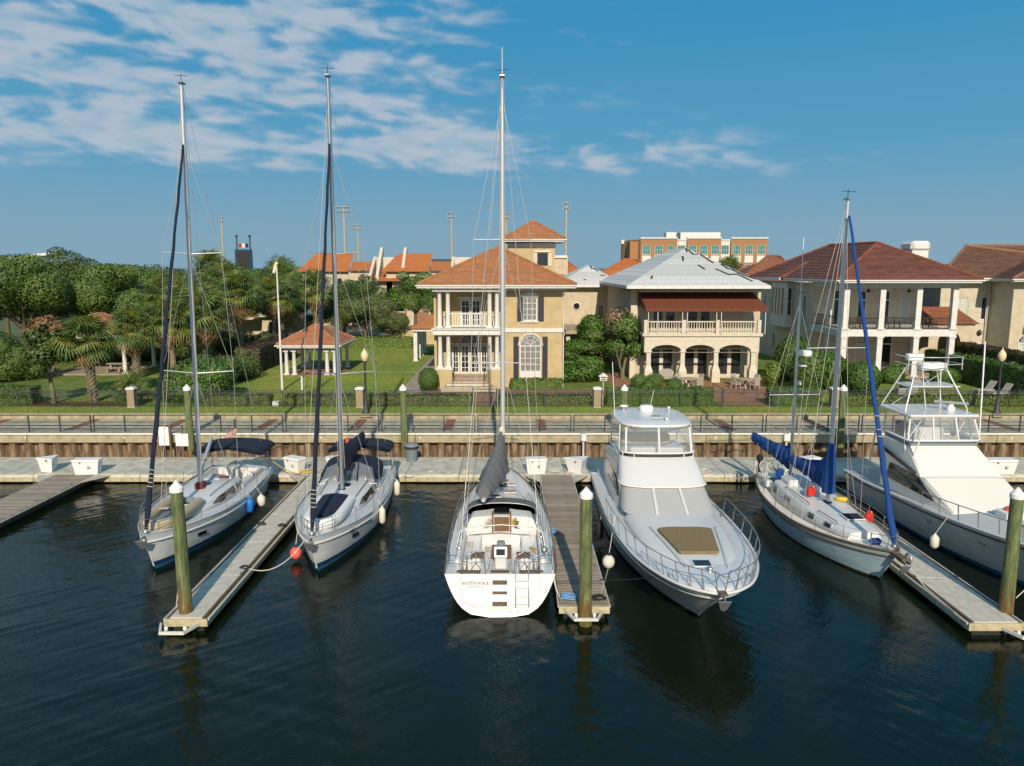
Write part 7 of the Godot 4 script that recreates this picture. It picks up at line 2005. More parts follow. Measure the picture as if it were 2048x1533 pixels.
	for k in 7:
		var st := S()
		for i in 6:
			var a := Vector3(i * -0.09, 0.30 - k * 0.045 - i * 0.05, 0.04 * sin(i * 1.2))
			var b := Vector3((i + 1) * -0.09, 0.30 - k * 0.045 - (i + 1) * 0.05, 0.04 * sin((i + 1) * 1.2))
			box(st, (a + b) / 2, Vector3(0.006, 0.046, (b - a).length() + 0.01), Basis.looking_at(b - a, UP))
		put(st, "stripe", M.flag_red if k % 2 == 0 else M.white_trim, fl)
	put(bx(Vector3(-0.06, 0.55, 0.02), Vector3(0.14, 0.5, 0.03), 0.01), "canton", M.flag_blue, fl)
# ---------- plants ----------
# leaf-sized faces spread through and over a set of blobs [centre, radii]; the tint differs from leaf to leaf
func leaves(sd: int, blobs: Array, n: int, size: float, cols: Array, shell := 0.72, aspect := 0.55) -> ArrayMesh:
	rng.seed = sd
	var w := []
	var sum := 0.0
	for b in blobs:
		sum += b[1].x * b[1].y + b[1].z * b[1].y + b[1].x * b[1].z
		w.append(sum)
	var v := PackedVector3Array()
	var nr := PackedVector3Array()
	var co := PackedColorArray()
	var ix := PackedInt32Array()
	v.resize(n * 4); nr.resize(n * 4); co.resize(n * 4); ix.resize(n * 6)
	for i in n:
		var q := rng.randf() * sum
		var k := 0
		while w[k] < q: k += 1
		var b: Array = blobs[k]
		var d := Vector3(rng.randfn(), rng.randfn() + 0.15, rng.randfn()).normalized()
		var rr := lerpf(shell, 1.04, sqrt(rng.randf()))
		var p: Vector3 = b[0] + d * (b[1] as Vector3) * rr
		var f := (d + Vector3(rng.randfn(), rng.randfn(), rng.randfn()) * 0.55).normalized()
		var t := f.cross(Vector3(rng.randfn(), rng.randfn(), rng.randfn())).normalized()
		var u := f.cross(t)
		var s := size * rng.randf_range(0.65, 1.3)
		t *= s; u *= s * aspect
		v[i * 4] = p - t; v[i * 4 + 1] = p + u - t * 0.1; v[i * 4 + 2] = p + t; v[i * 4 + 3] = p - u - t * 0.1
		var c: Color = cols[(rng.randi() + k) % cols.size()].lerp(cols[k % cols.size()], 0.5) * rng.randf_range(0.75, 1.25) * (0.88 + 0.26 * fposmod(k * 0.618, 1.0))
		c.a = 1.0
		var no := (f * 0.6 + d * 0.4).normalized()
		for j in 4:
			nr[i * 4 + j] = no
			co[i * 4 + j] = c
		ix[i * 6] = i * 4; ix[i * 6 + 1] = i * 4 + 1; ix[i * 6 + 2] = i * 4 + 2
		ix[i * 6 + 3] = i * 4; ix[i * 6 + 4] = i * 4 + 2; ix[i * 6 + 5] = i * 4 + 3
	var arr := []
	arr.resize(Mesh.ARRAY_MAX)
	arr[Mesh.ARRAY_VERTEX] = v; arr[Mesh.ARRAY_NORMAL] = nr; arr[Mesh.ARRAY_COLOR] = co; arr[Mesh.ARRAY_INDEX] = ix
	var am := ArrayMesh.new()
	am.add_surface_from_arrays(Mesh.PRIMITIVE_TRIANGLES, arr)
	return am
const OAK := [Color(0.076, 0.138, 0.022), Color(0.097, 0.162, 0.026), Color(0.123, 0.186, 0.035), Color(0.061, 0.118, 0.022)]
const DARK := [Color(0.046, 0.086, 0.018), Color(0.061, 0.110, 0.020), Color(0.081, 0.130, 0.024)]
const FRESH := [Color(0.073, 0.162, 0.020), Color(0.098, 0.198, 0.026), Color(0.061, 0.138, 0.020)]
const OLIVE := [Color(0.116, 0.150, 0.044), Color(0.091, 0.126, 0.037), Color(0.146, 0.168, 0.055)]
const LIME := [Color(0.17, 0.22, 0.025), Color(0.11, 0.17, 0.022), Color(0.24, 0.22, 0.03)]
const DRY := [Color(0.17, 0.15, 0.07), Color(0.20, 0.16, 0.09)]
const PLUM := [Color(0.060, 0.030, 0.022), Color(0.040, 0.035, 0.018), Color(0.085, 0.035, 0.026)]
func blob_crown(sd: int, n: int, w: float, h: float, y: float, r: float) -> Array:
	rng.seed = sd
	var out := []
	for i in n:
		var a := rng.randf() * TAU
		var q := sqrt(rng.randf())
		var up := rng.randf()
		var rr := r * (rng.randf_range(0.7, 1.15) if i % 3 else rng.randf_range(0.35, 0.6))
		if i % 3 == 0: q = minf(q * 1.25, 1.1)
		out.append([Vector3(cos(a) * q * w * (1.0 - 0.45 * up), y + up * h * (1.0 if i % 3 else 1.25), sin(a) * q * w * (1.0 - 0.45 * up)), Vector3(rr * 1.15, rr * 0.8, rr * 1.15)])
	return out
func trunk(parent: Node, sd: int, h: float, r: float, limbs: int, spread: float, m: Material, stems := 1) -> void:
	rng.seed = sd
	var st := S()
	for s in stems:
		var off := Vector3.ZERO if stems == 1 else Vector3(rng.randf_range(-0.2, 0.2), 0, rng.randf_range(-0.2, 0.2))
		var top := Vector3(rng.randf_range(-0.3, 0.3), h, rng.randf_range(-0.3, 0.3)) + off * 4.0
		tube(st, [off + Vector3(0, -0.1, 0), off + Vector3(0.03, h * 0.4, 0.02), top], [r * 1.25, r, r * 0.75], 9)
		for k in limbs:
			var a := TAU * k / limbs + rng.randf()
			var e := top + Vector3(cos(a) * spread, h * rng.randf_range(0.45, 0.95), sin(a) * spread)
			tube(st, [top - UP * 0.2, top.lerp(e, 0.5) + UP * 0.3, e], [r * 0.55, r * 0.36, r * 0.14], 6)
	put(st, "trunk", m, parent)
func tree_kind(called: String, cat: String, crown: ArrayMesh, th: float, tr: float, limbs: int, spread: float, bark: Material, group: String, stems := 1) -> Node3D:
	var t := thing(called, "", cat, Vector3.ZERO, 0, group)
	trunk(t, names[called] * 13 + 5, th, tr, limbs, spread, bark, stems)
	part(crown, "crown", M.leaf, t)
	return t
func spread_trees(protos: Array, list: Array) -> void:
	var first := {}
	for a in list:
		var src: Node3D = protos[a[0]]
		var at := Vector3(a[1], LAWN, a[2])
		var sc := Vector3(a[3], a[4] if a.size() > 6 else a[3], a[3])
		if not first.has(a[0]):
			first[a[0]] = true
			src.position = at
			src.rotation.y = a[1] * 1.7
			src.scale = sc
			src.set_meta("label", a[5] if a.size() > 5 else "")
		else: copy(src, a[5], at, a[1] * 1.7, sc)
func hedge(label: String, c: Vector3, s: Vector3, n: int, cols: Array, size := 0.07, turn := 0.0, called := "hedge", cat := "hedge") -> void:
	var t := thing(called, label, cat, c, turn, "garden hedges")
	var k := s - Vector3(0.14, 0.07, 0.14)
	put(bx(Vector3(0, k.y / 2, 0), k, 0.12), "core", M.hedge_core, t)
	rng.seed = int(absf(c.x * 13 + c.z * 7)) + 3
	# leaves over the top, front, back and ends
	var v := PackedVector3Array()
	var nr := PackedVector3Array()
	var co := PackedColorArray()
	var fa := [s.x * s.z, s.x * s.y, s.x * s.y, s.z * s.y, s.z * s.y]
	var sum := 0.0
	for f in fa: sum += f
	var bump := FastNoiseLite.new()
	bump.frequency = 0.7
	for i in n:
		var q := rng.randf() * sum
		var f := 0
		while q > fa[f] and f < 4:
			q -= fa[f]
			f += 1
		var a := rng.randf() - 0.5
		var b := rng.randf()
		var p: Vector3
		var d: Vector3
		if f == 0: p = Vector3(a * s.x, s.y, (b - 0.5) * s.z); d = UP
		elif f < 3: d = Vector3(0, 0, 1 if f == 1 else -1); p = Vector3(a * s.x, b * s.y, d.z * s.z / 2)
		else: d = Vector3(1 if f == 3 else -1, 0, 0); p = Vector3(d.x * s.x / 2, b * s.y, a * s.z)
		p += d * (bump.get_noise_3d(p.x * 1.3 + c.x, p.y * 1.3, p.z * 1.3) * 0.20 + rng.randf_range(-0.09, 0.04))
		var nn := (d + Vector3(rng.randfn(), rng.randfn(), rng.randfn()) * 0.55).normalized()
		var t1 := nn.cross(Vector3(rng.randfn(), rng.randfn(), rng.randfn())).normalized()
		var u1 := nn.cross(t1)
		var z := size * rng.randf_range(0.7, 1.4)
		var cc: Color = cols[rng.randi() % cols.size()] * rng.randf_range(0.75, 1.25)
		cc.a = 1.0
		for e in [-t1 * z, u1 * z * 0.6, t1 * z, -t1 * z, t1 * z, -u1 * z * 0.6]:
			v.append(p + e)
			nr.append((nn * 0.6 + d * 0.4).normalized())
			co.append(cc)
	var arr := []
	arr.resize(Mesh.ARRAY_MAX)
	arr[Mesh.ARRAY_VERTEX] = v; arr[Mesh.ARRAY_NORMAL] = nr; arr[Mesh.ARRAY_COLOR] = co
	var am := ArrayMesh.new()
	am.add_surface_from_arrays(Mesh.PRIMITIVE_TRIANGLES, arr)
	part(am, "foliage", M.leaf, t)
# an irregular thicket of several rounded masses
func thicket(label: String, at: Vector3, s: Vector3, k: int, n: int, cols: Array, size := 0.11) -> void:
	var t := thing("shrubbery", label, "shrubs", at, 0, "shrubberies")
	rng.seed = int(absf(at.x * 7 + at.z * 11))
	var bl := []
	var core := S()
	for i in k:
		var r := rng.randf_range(0.55, 1.0) * minf(s.y * 0.5, 1.5)
		var c := Vector3(rng.randf_range(-0.5, 0.5) * (s.x - r), 0, rng.randf_range(-0.5, 0.5) * (s.z - r))
		c.y = rng.randf_range(0.25, 0.95) * (s.y - r)
		bl.append([c, Vector3(r * 1.2, r, r * 1.2)])
		ball(core, c, Vector3(r, r * 0.85, r) * 0.8, 8)
	put(core, "core", M.hedge_core, t)
	part(leaves(int(absf(at.x * 3)) + 40, bl, n, size, cols, 0.75), "foliage", M.leaf, t)
func bush(label: String, at: Vector3, r: Vector3, n: int, cols: Array, size := 0.08, called := "bush") -> void:
	var t := thing(called, label, "bush", at, 0, "garden bushes")
	put(ball(S(), Vector3(0, r.y * 0.95, 0), r * 0.86, 12), "core", M.hedge_core, t)
	part(leaves(int(absf(at.x * 17 + at.z * 3)), [[Vector3(0, r.y * 0.95, 0), r]], n, size, cols, 0.9), "foliage", M.leaf, t)
# palms with fan leaves
func fan_leaf(sd: int, col: Color, droop: float) -> ArrayMesh:
	rng.seed = sd
	var st := S()
	st.set_color(Color(col.r * 1.1, col.g * 1.05, col.b))
	tube(st, [Vector3.ZERO, Vector3(0, 0.12, 0.55), Vector3(0, 0.08, 1.05)], [0.035, 0.025, 0.015], 4)
	var hub := Vector3(0, 0.08, 1.0)
	for i in 22:
		var a := lerpf(-2.1, 2.1, i / 21.0)
		var l := 1.05 * (0.72 + 0.28 * cos(a * 0.7)) * rng.randf_range(0.88, 1.1)
		var d := Vector3(sin(a), 0.10 * cos(a * 2.0), cos(a)).normalized()
		var sd2 := d.cross(UP).normalized() * 0.045
		var m := hub + d * l * 0.6 + UP * (0.10 - absf(sin(a)) * 0.10)
		var e := hub + d * l - UP * (droop * rng.randf_range(0.6, 1.3))
		st.set_color(Color(col.r, col.g, col.b) * rng.randf_range(0.8, 1.25))
		tri(st, hub, m + sd2, m - sd2)
		tri(st, m - sd2, m + sd2, e)
	return fin(st)
func palm(label: String, at: Vector3, h: float, r: float, fronds: int, dead: int, boots: bool, orange := 0) -> void:
	var t := thing("cabbage_palm", label, "palm", at, 0, "cabbage palms")
	rng.seed = int(absf(at.x * 11 + at.z)) + 1
	var lean := Vector3(rng.randf_range(-0.25, 0.25), 0, 0)
	put(tube(S(), [Vector3(0, -0.1, 0), Vector3(0, h * 0.5, 0) + lean * 0.3, Vector3(0, h, 0) + lean], [0.30, 0.24, 0.26], 12), "trunk", M.bark_pale, t)
	if boots:
		var st := S()
		for i in 150:
			var y := 0.3 + (h - 0.3) * i / 150.0
			var a := i * 2.4
			var c := lean * (y / h) + Vector3(cos(a) * 0.25, y, sin(a) * 0.25)
			box(st, c + Vector3(cos(a) * 0.05, 0.06, sin(a) * 0.05), Vector3(0.11, 0.30, 0.05), Basis(UP, -a + PI / 2) * Basis(Vector3.RIGHT, 0.42) * Basis(Vector3.FORWARD, 0.3 if i % 2 else -0.3), 0.01)
		put(st, "leaf_boots", M.bark_pale, t)
	var top := Vector3(0, h, 0) + lean
	for i in fronds + dead + orange:
		var old := i >= fronds
		var el := lerpf(1.35, -0.75, float(i) / fronds) if not old else (rng.randf_range(-1.2, -0.8) if i < fronds + dead else rng.randf_range(-0.6, -0.1))
		var az := i * 2.4 + rng.randf_range(-0.2, 0.2)
		var m: ArrayMesh = T.fan_dead if old and i < fronds + dead else (T.fan_orange if old else T["fan%d" % (i % 3)])
		var b := Basis(UP, az) * Basis(Vector3.RIGHT, -el) * Basis(Vector3(0, 0, 1), rng.randf_range(-0.4, 0.4))
		var o := part(m, "frond", M.frond, t, top + UP * 0.1, b.scaled(Vector3.ONE * r / 2.0 * rng.randf_range(0.85, 1.1)))
func plants() -> void:
	T.fan0 = fan_leaf(1, Color(0.100, 0.150, 0.034), 0.30)
	T.fan1 = fan_leaf(2, Color(0.085, 0.138, 0.036), 0.45)
	T.fan2 = fan_leaf(3, Color(0.150, 0.180, 0.034), 0.38)
	T.fan_dead = fan_leaf(4, Color(0.24, 0.16, 0.07), 0.6)
	T.fan_orange = fan_leaf(5, Color(0.34, 0.19, 0.03), 0.45)
	# oaks and others in the park on the left and behind the houses
	var G := "park trees"
	var P := [
		tree_kind("oak_tree", "tree", leaves(11, blob_crown(11, 26, 4.2, 3.6, 4.6, 1.75), 36000, 0.10, OAK), 3.2, 0.32, 6, 2.6, M.bark, G),
		tree_kind("oak_tree", "tree", leaves(12, blob_crown(12, 30, 5.0, 3.2, 4.6, 1.7), 36000, 0.10, OAK + DARK), 3.2, 0.34, 6, 3.0, M.bark, G),
		tree_kind("dark_tree", "tree", leaves(13, blob_crown(13, 24, 3.4, 4.4, 3.8, 1.6), 30000, 0.10, DARK), 3.0, 0.3, 5, 2.0, M.bark, G),
		tree_kind("olive_tree", "tree", leaves(14, blob_crown(14, 26, 4.2, 2.6, 3.0, 1.5), 28000, 0.095, OLIVE), 2.2, 0.25, 6, 2.4, M.bark, G),
		tree_kind("spreading_tree", "tree", leaves(15, blob_crown(15, 24, 4.0, 3.8, 4.0, 1.5), 30000, 0.10, FRESH + OAK), 3.2, 0.26, 6, 2.6, M.bark, G),
	]
	spread_trees(P, [
		[0, -49.0, -75.5, 1.22, 1, "large oak tree standing behind the magnolia"], [1, -56.5, -78.0, 1.2, 1, "broad oak tree left of the large oak behind the magnolia"], [0, -42.5, -80.5, 1.12, 1, "oak tree directly behind the left pavilion roof"], [2, -51.0, -88.0, 1.25, 1, "tall dark tree rising above the oaks by the white canopy"],
		[1, -41.0, -95.0, 1.05, 1, "oak tree behind the left pavilion, farther back"], [0, -60.0, -71.0, 0.9, 1, "oak tree at the edge of the garden beyond the magnolia"], [2, -56.0, -71.5, 0.75, 1, "dark tree low between the garden oaks"], [4, -48.0, -100.0, 1.05, 1, "fresh green tree behind the oaks"],
		[1, -35.5, -104.0, 0.95, 1, "oak tree behind the palm cluster"], [4, -36.5, -83.0, 0.95, 1, "fresh green tree between pavilion and palm cluster"], [0, -30.0, -98.0, 0.85, 1, "oak tree left of the low tan house"], [3, -28.5, -112.0, 0.95, 1, "olive green tree behind the low tan house"],
		[4, -24.5, -116.0, 0.9, 1, "fresh tree before the left condominium"], [2, -20.5, -106.0, 0.92, 1, "dark tree right of the flagpole before the condominiums"], [3, -19.0, -97.0, 0.95, 1, "olive green tree behind the garden hedge"], [4, -14.2, -110.0, 1.05, 1, "spreading tree in the car park by the parked cars"],
		[2, -22.6, -101.0, 0.85, 1, "dark tree behind the white pavilion"], [3, -15.6, -96.5, 0.62, 1, "small olive shrub tree at the end of the garden hedge"], [0, -46.0, -118.0, 1.0, 1, "oak tree far behind the left pavilion"], [1, -56.0, -112.0, 1.1, 1, "broad oak tree far behind the magnolia"], [4, -66.0, -98.0, 1.1, 1, "fresh green tree at the garden's far left end"], [0, -40.0, -132.0, 1.0, 1, "oak tree below the scoreboard"], [1, -30.0, -150.0, 1.0, 1, "oak tree far behind the flagpole"], [0, -52.0, -150.0, 1.05, 1, "oak tree far off near the scoreboard"], [1, -68.0, -140.0, 1.1, 1, "broad oak tree far off toward the bay"], [0, -10.0, -122.0, 0.85, 1, "oak tree by the right condominium's garages"],
	])
	# far woods as one mass each
	var wood := []
	rng.seed = 5
	for i in 90: wood.append([Vector3(rng.randf_range(-170, 20), rng.randf_range(3, 7.5), rng.randf_range(-40, 30)), Vector3(6, 3.4, 6) * rng.randf_range(0.7, 1.2)])
	tag(part(leaves(21, wood, 26000, 0.45, OAK + DARK), "far_wood", M.leaf, self, Vector3(-30, LAWN, -215)), "far dark wood between the park and the bay", "", "", "stuff")
	wood = []
	for i in 60: wood.append([Vector3(rng.randf_range(-30, 220), rng.randf_range(2, 7.0), rng.randf_range(-30, 30)), Vector3(7, 4.0, 7) * rng.randf_range(0.7, 1.2)])
	tag(part(leaves(22, wood, 18000, 0.55, DARK), "far_wood", M.leaf, self, Vector3(10, LAWN, -290)), "far dark wood behind the office block", "", "", "stuff")
	# smaller garden trees
	var mg := thing("magnolia", "small dark magnolia with rusty new leaves beside the fence", "tree", Vector3(-33.4, LAWN, -53.8), 0, "garden trees")
	trunk(mg, 3, 1.5, 0.13, 5, 0.7, M.bark_pale)
	mg.scale = Vector3(1.25, 1.22, 1.25)
	part(leaves(31, blob_crown(31, 16, 1.05, 2.6, 1.9, 0.72), 4200, 0.12, DARK + [Color(0.05, 0.085, 0.02)], 0.6), "crown", M.leaf, mg)
	part(leaves(32, [[Vector3(0.1, 4.75, 0.1), Vector3(0.85, 0.5, 0.8)], [Vector3(-0.4, 4.2, 0.3), Vector3(0.6, 0.5, 0.6)]], 260, 0.13, [Color(0.24, 0.10, 0.03), Color(0.19, 0.10, 0.03)], 0.8), "new_leaves", M.leaf, mg)
	var cm := [[6.0, -64.6, 0.76, "bushy green tree against the yellow house's right corner"], [7.5, -69.0, 1.15, "slender crape myrtle behind the bushy tree"], [9.9, -66.2, 1.2, "crape myrtle with pale pink blossom beside the awning house"]]
	var crm := leaves(33, blob_crown(33, 16, 1.25, 2.0, 1.9, 0.85), 5200, 0.12, FRESH + DARK, 0.55)
	for a in cm:
		var t := thing("crape_myrtle", a[3], "tree", Vector3(a[0], LAWN, a[1]), 0, "garden trees")
		trunk(t, int(a[0] * 5), 1.4, 0.06, 3, 0.8, M.bark_pale, 4)
		part(crm, "crown", M.leaf, t)
		t.scale = Vector3(1.05, a[2], 1.05) * 1.08
		t.rotation.y = a[0]
		if a[0] > 9: part(leaves(34, [[Vector3(0.1, 4.0, 0.4), Vector3(1.2, 0.9, 1.1)]], 320, 0.10, [Color(0.42, 0.22, 0.16), Color(0.32, 0.20, 0.14), Color(0.24, 0.12, 0.06)], 0.9), "blossom", M.leaf, t)
	part(leaves(35, [[Vector3(0, 1.1, 0), Vector3(1.7, 1.2, 1.2)], [Vector3(0.8, 1.9, 0), Vector3(1.0, 0.9, 1.0)], [Vector3(-1.1, 0.6, 0.5), Vector3(0.9, 0.7, 0.9)]], 4600, 0.12, FRESH + DARK, 0.6), "low_growth", M.leaf, get_node("crape_myrtle"))
	# palms
	palm("cabbage palm with crosshatched trunk standing in the mulch bed", Vector3(-30.75, LAWN, -54.3), 4.4, 2.6, 42, 1, true)
	palm("cabbage palm leaning over the left pavilion", Vector3(-33.6, LAWN, -66.5), 4.3, 2.6, 38, 3, true)
	palm("tall cabbage palm in the cluster with brown skirt", Vector3(-29.6, LAWN, -72.0), 5.4, 3.2, 38, 26, false)
	palm("cabbage palm at the left of the palm cluster", Vector3(-33.2, LAWN, -77.0), 6.3, 3.0, 34, 8, false)
	palm("cabbage palm at the right of the palm cluster", Vector3(-28.6, LAWN, -79.0), 7.0, 3.0, 34, 8, false)
	palm("cabbage palm with orange lower fronds behind the low tan house", Vector3(-33.2, LAWN, -108.0), 8.2, 3.4, 26, 0, false, 12)
	palm("cabbage palm beside the flagpole", Vector3(-26.6, LAWN, -90.0), 5.6, 3.0, 32, 6, false)
	palm("cabbage palm behind the flagpole", Vector3(-25.0, LAWN, -95.0), 7.2, 3.0, 32, 6, false)
	palm("cabbage palm left of the low tan house", Vector3(-37.0, LAWN, -95.0), 7.6, 3.2, 32, 6, false)
	palm("cabbage palm behind the oaks on the skyline", Vector3(-44.5, LAWN, -112.0), 9.6, 3.4, 30, 8, false)
	palm("cabbage palm between office block and porch house", Vector3(38.0, LAWN, -132.0), 9.2, 3.2, 26, 4, false)
	palm("cabbage palm standing just before the palm cluster", Vector3(-31.2, LAWN, -68.5), 5.0, 2.8, 34, 6, false)
	palm("cabbage palm high in the middle of the palm cluster", Vector3(-31.4, LAWN, -84.0), 8.0, 3.0, 34, 8, false)
	palm("cabbage palm between the palm cluster and the purple hedge", Vector3(-27.4, LAWN, -86.0), 6.6, 3.0, 34, 8, false)
	palm("cabbage palm far left of the palm cluster", Vector3(-36.4, LAWN, -79.0), 6.8, 2.8, 32, 8, false)
	palm("young cabbage palm low beside the brick pillar", Vector3(-27.9, LAWN, -54.6), 0.5, 1.9, 20, 0, false)
	# hedges
	hedge("clipped hedge behind the fence left of the magnolia", Vector3(-36.2, LAWN, -53.6), Vector3(3.4, 1.3, 1.2), 3600, DARK + OAK)
	thicket("big dark shrubbery under the palm cluster", Vector3(-23.7, LAWN, -55.4), Vector3(5.2, 3.3, 3.2), 13, 18000, FRESH + DARK, 0.10)
	thicket("dark shrubbery behind the big one under the palms", Vector3(-25.4, LAWN, -64.0), Vector3(4.6, 2.7, 6.5), 19, 14000, DARK, 0.10)
	hedge("purple brown hedge along the left lawn edge", Vector3(-24.9, LAWN, -76.0), Vector3(2.4, 2.4, 12.0), 8000, PLUM, 0.09)
	hedge("bright clipped hedge behind the pavilion lawn", Vector3(-16.4, LAWN, -92.5), Vector3(8.4, 1.3, 1.6), 7000, FRESH + LIME, 0.09)
	thicket("dark undergrowth behind the left pavilion", Vector3(-42.0, LAWN, -79.5), Vector3(16.0, 2.6, 2.4), 23, 18000, DARK, 0.10)
	thicket("dark undergrowth under the oaks beyond the magnolia", Vector3(-56.5, LAWN, -76.0), Vector3(12.0, 2.2, 2.4), 19, 14000, DARK, 0.10)
	thicket("tall dark shrubbery behind the magnolia", Vector3(-45.5, LAWN, -64.5), Vector3(8.0, 4.6, 4.5), 26, 15000, DARK + OAK, 0.10)
	thicket("tall green shrubbery at the far left garden edge", Vector3(-53.5, LAWN, -67.5), Vector3(9.0, 5.5, 5.0), 28, 15000, OAK + DARK, 0.10)
	thicket("dark undergrowth behind the palm cluster", Vector3(-30.6, LAWN, -84.0), Vector3(7.0, 3.0, 2.4), 13, 12000, DARK, 0.10)
	hedge("low fence hedge left of the white utility box", Vector3(-19.6, LAWN, -53.0), Vector3(4.6, 0.8, 0.8), 4200, OAK + OLIVE + DRY)
	hedge("low fence hedge right of the white utility box", Vector3(-13.6, LAWN, -53.0), Vector3(5.2, 0.8, 0.8), 4600, OAK + OLIVE + DRY)
	hedge("low patchy hedge from the lamp post to the garden gate", Vector3(-6.6, LAWN, -53.0), Vector3(7.4, 0.8, 0.8), 6400, OAK + OLIVE + DRY)
	hedge("low patchy hedge right of the garden gate", Vector3(2.3, LAWN, -53.0), Vector3(6.6, 0.8, 0.8), 5800, OAK + OLIVE + DRY)
	hedge("low hedge under the arched window", Vector3(2.0, LAWN, -60.6), Vector3(4.2, 0.8, 0.9), 3400, FRESH + OLIVE)
	hedge("dark clipped hedge behind the fence before the patio", Vector3(10.6, LAWN, -53.2), Vector3(7.6, 1.25, 1.0), 9000, FRESH, 0.06)
	hedge("dark clipped hedge right of the patio gate", Vector3(20.2, LAWN, -53.2), Vector3(3.6, 1.25, 1.0), 4600, FRESH, 0.06)
	hedge("yellow green shrubs along the fence below the loungers", Vector3(31.0, LAWN, -52.9), Vector3(14.5, 0.75, 0.8), 9000, LIME + OAK, 0.08)
	hedge("long green hedge running back beside the loungers", Vector3(39.6, LAWN, -62.5), Vector3(1.9, 2.2, 15.0), 9000, FRESH + DARK, 0.10)
	hedge("dark red hedge above the long green hedge", Vector3(42.0, LAWN, -63.5), Vector3(1.7, 2.9, 14.0), 8000, PLUM, 0.10)
	for a in [[23.4, -58.5, 1.4, 1.9, 1.4, "tall bush beside the patio gate hedge"], [25.6, -60.5, 1.6, 1.6, 1.5, "broad bush left of the porch house"], [27.4, -58.0, 1.3, 1.3, 1.3, "middle bush below the porch house corner"], [24.6, -65.0, 1.6, 2.0, 1.6, "dark bush between awning and porch house"], [27.6, -63.2, 1.4, 1.1, 1.3, "low bush at the porch house corner"], [29.8, -62.8, 0.9, 0.7, 0.8, "small bush under the left porch column"], [32.4, -63.2, 1.0, 0.75, 0.8, "small bush under the second porch column"], [36.8, -63.0, 1.2, 0.7, 0.8, "small bush under the third porch column"]]:
		bush(a[5], Vector3(a[0], LAWN, a[1]), Vector3(a[2], a[3], a[4]), 3000, FRESH + DARK, 0.11)
	bush("clipped oval bush at the yellow house steps", Vector3(-6.7, LAWN, -59.6), Vector3(0.82, 0.95, 0.8), 3600, OAK + FRESH, 0.05, "clipped_bush")
	for a in [[10.4, -60.4, 0.65, "left"], [11.6, -60.2, 0.7, "right"], [10.9, -59.0, 0.5, "front"], [12.8, -58.6, 0.6, "end"]]: bush("clipped round bush at the patio edge, " + {"left": "beside the terracotta side walk", "right": "touching the flared post", "front": "smallest of the four", "end": "behind the dark hedge"}[a[3]], Vector3(a[0], LAWN, a[1]), Vector3(a[2] * 1.1, a[2], a[2] * 1.1), 1500, FRESH + DARK, 0.05, "clipped_bush")
	bush("young lime green shrub at the patio's right post", Vector3(21.6, LAWN, -61.4), Vector3(0.8, 1.1, 0.8), 700, LIME + FRESH, 0.12)
	bush("low olive bush beside the mulch bed", Vector3(-28.6, LAWN, -55.2), Vector3(1.3, 0.8, 1.0), 2600, OLIVE, 0.08)
	# grass blades
	var tuft := S()
	rng.seed = 8
	for k in 7:
		var a := rng.randf() * TAU
		var c := Vector3(rng.randf_range(-0.09, 0.09), 0, rng.randf_range(-0.09, 0.09))
		var e := c + Vector3(cos(a) * 0.05, rng.randf_range(0.05, 0.09), sin(a) * 0.05)
		var sd := Vector3(-sin(a), 0, cos(a)) * 0.012
		tuft.set_color(Color(1, 1, 1))
		tri(tuft, c - sd, c + sd, e)
	var mm := MultiMesh.new()
	mm.transform_format = MultiMesh.TRANSFORM_3D
	mm.use_colors = true
	mm.mesh = fin(tuft)
	var spots := []
	for r in [[-37.0, 38.0, -52.5, -50.25, 26000], [-33.0, -9.1, -68.0, -53.5, 26000], [-30.0, -9.1, -92.0, -68.0, 16000], [23.0, 38.0, -63.0, -53.5, 9000]]:
		for i in r[4]: spots.append(Vector3(rng.randf_range(r[0], r[1]), LAWN + 0.012, rng.randf_range(r[2], r[3])))
	mm.instance_count = spots.size()
	var patch := FastNoiseLite.new()
	patch.seed = 6
	patch.frequency = 0.09
	for i in spots.size():
		var p: Vector3 = spots[i]
		mm.set_instance_transform(i, Transform3D(Basis(UP, rng.randf() * TAU).scaled(Vector3.ONE * rng.randf_range(0.8, 1.4)), p))
		mm.set_instance_color(i, Color(0.85, 0.9, 0.9).lerp(Color(1.5, 1.12, 0.85), clampf(0.35 + patch.get_noise_2d(p.x, p.z) * 0.9 + rng.randf_range(-0.25, 0.25), 0, 1)))
	var mi := MultiMeshInstance3D.new()
	mi.name = "grass"
	mi.multimesh = mm
	mi.material_override = M.blade
	add_child(mi)
	tag(mi, "short mown grass blades on the lawns", "", "", "stuff")
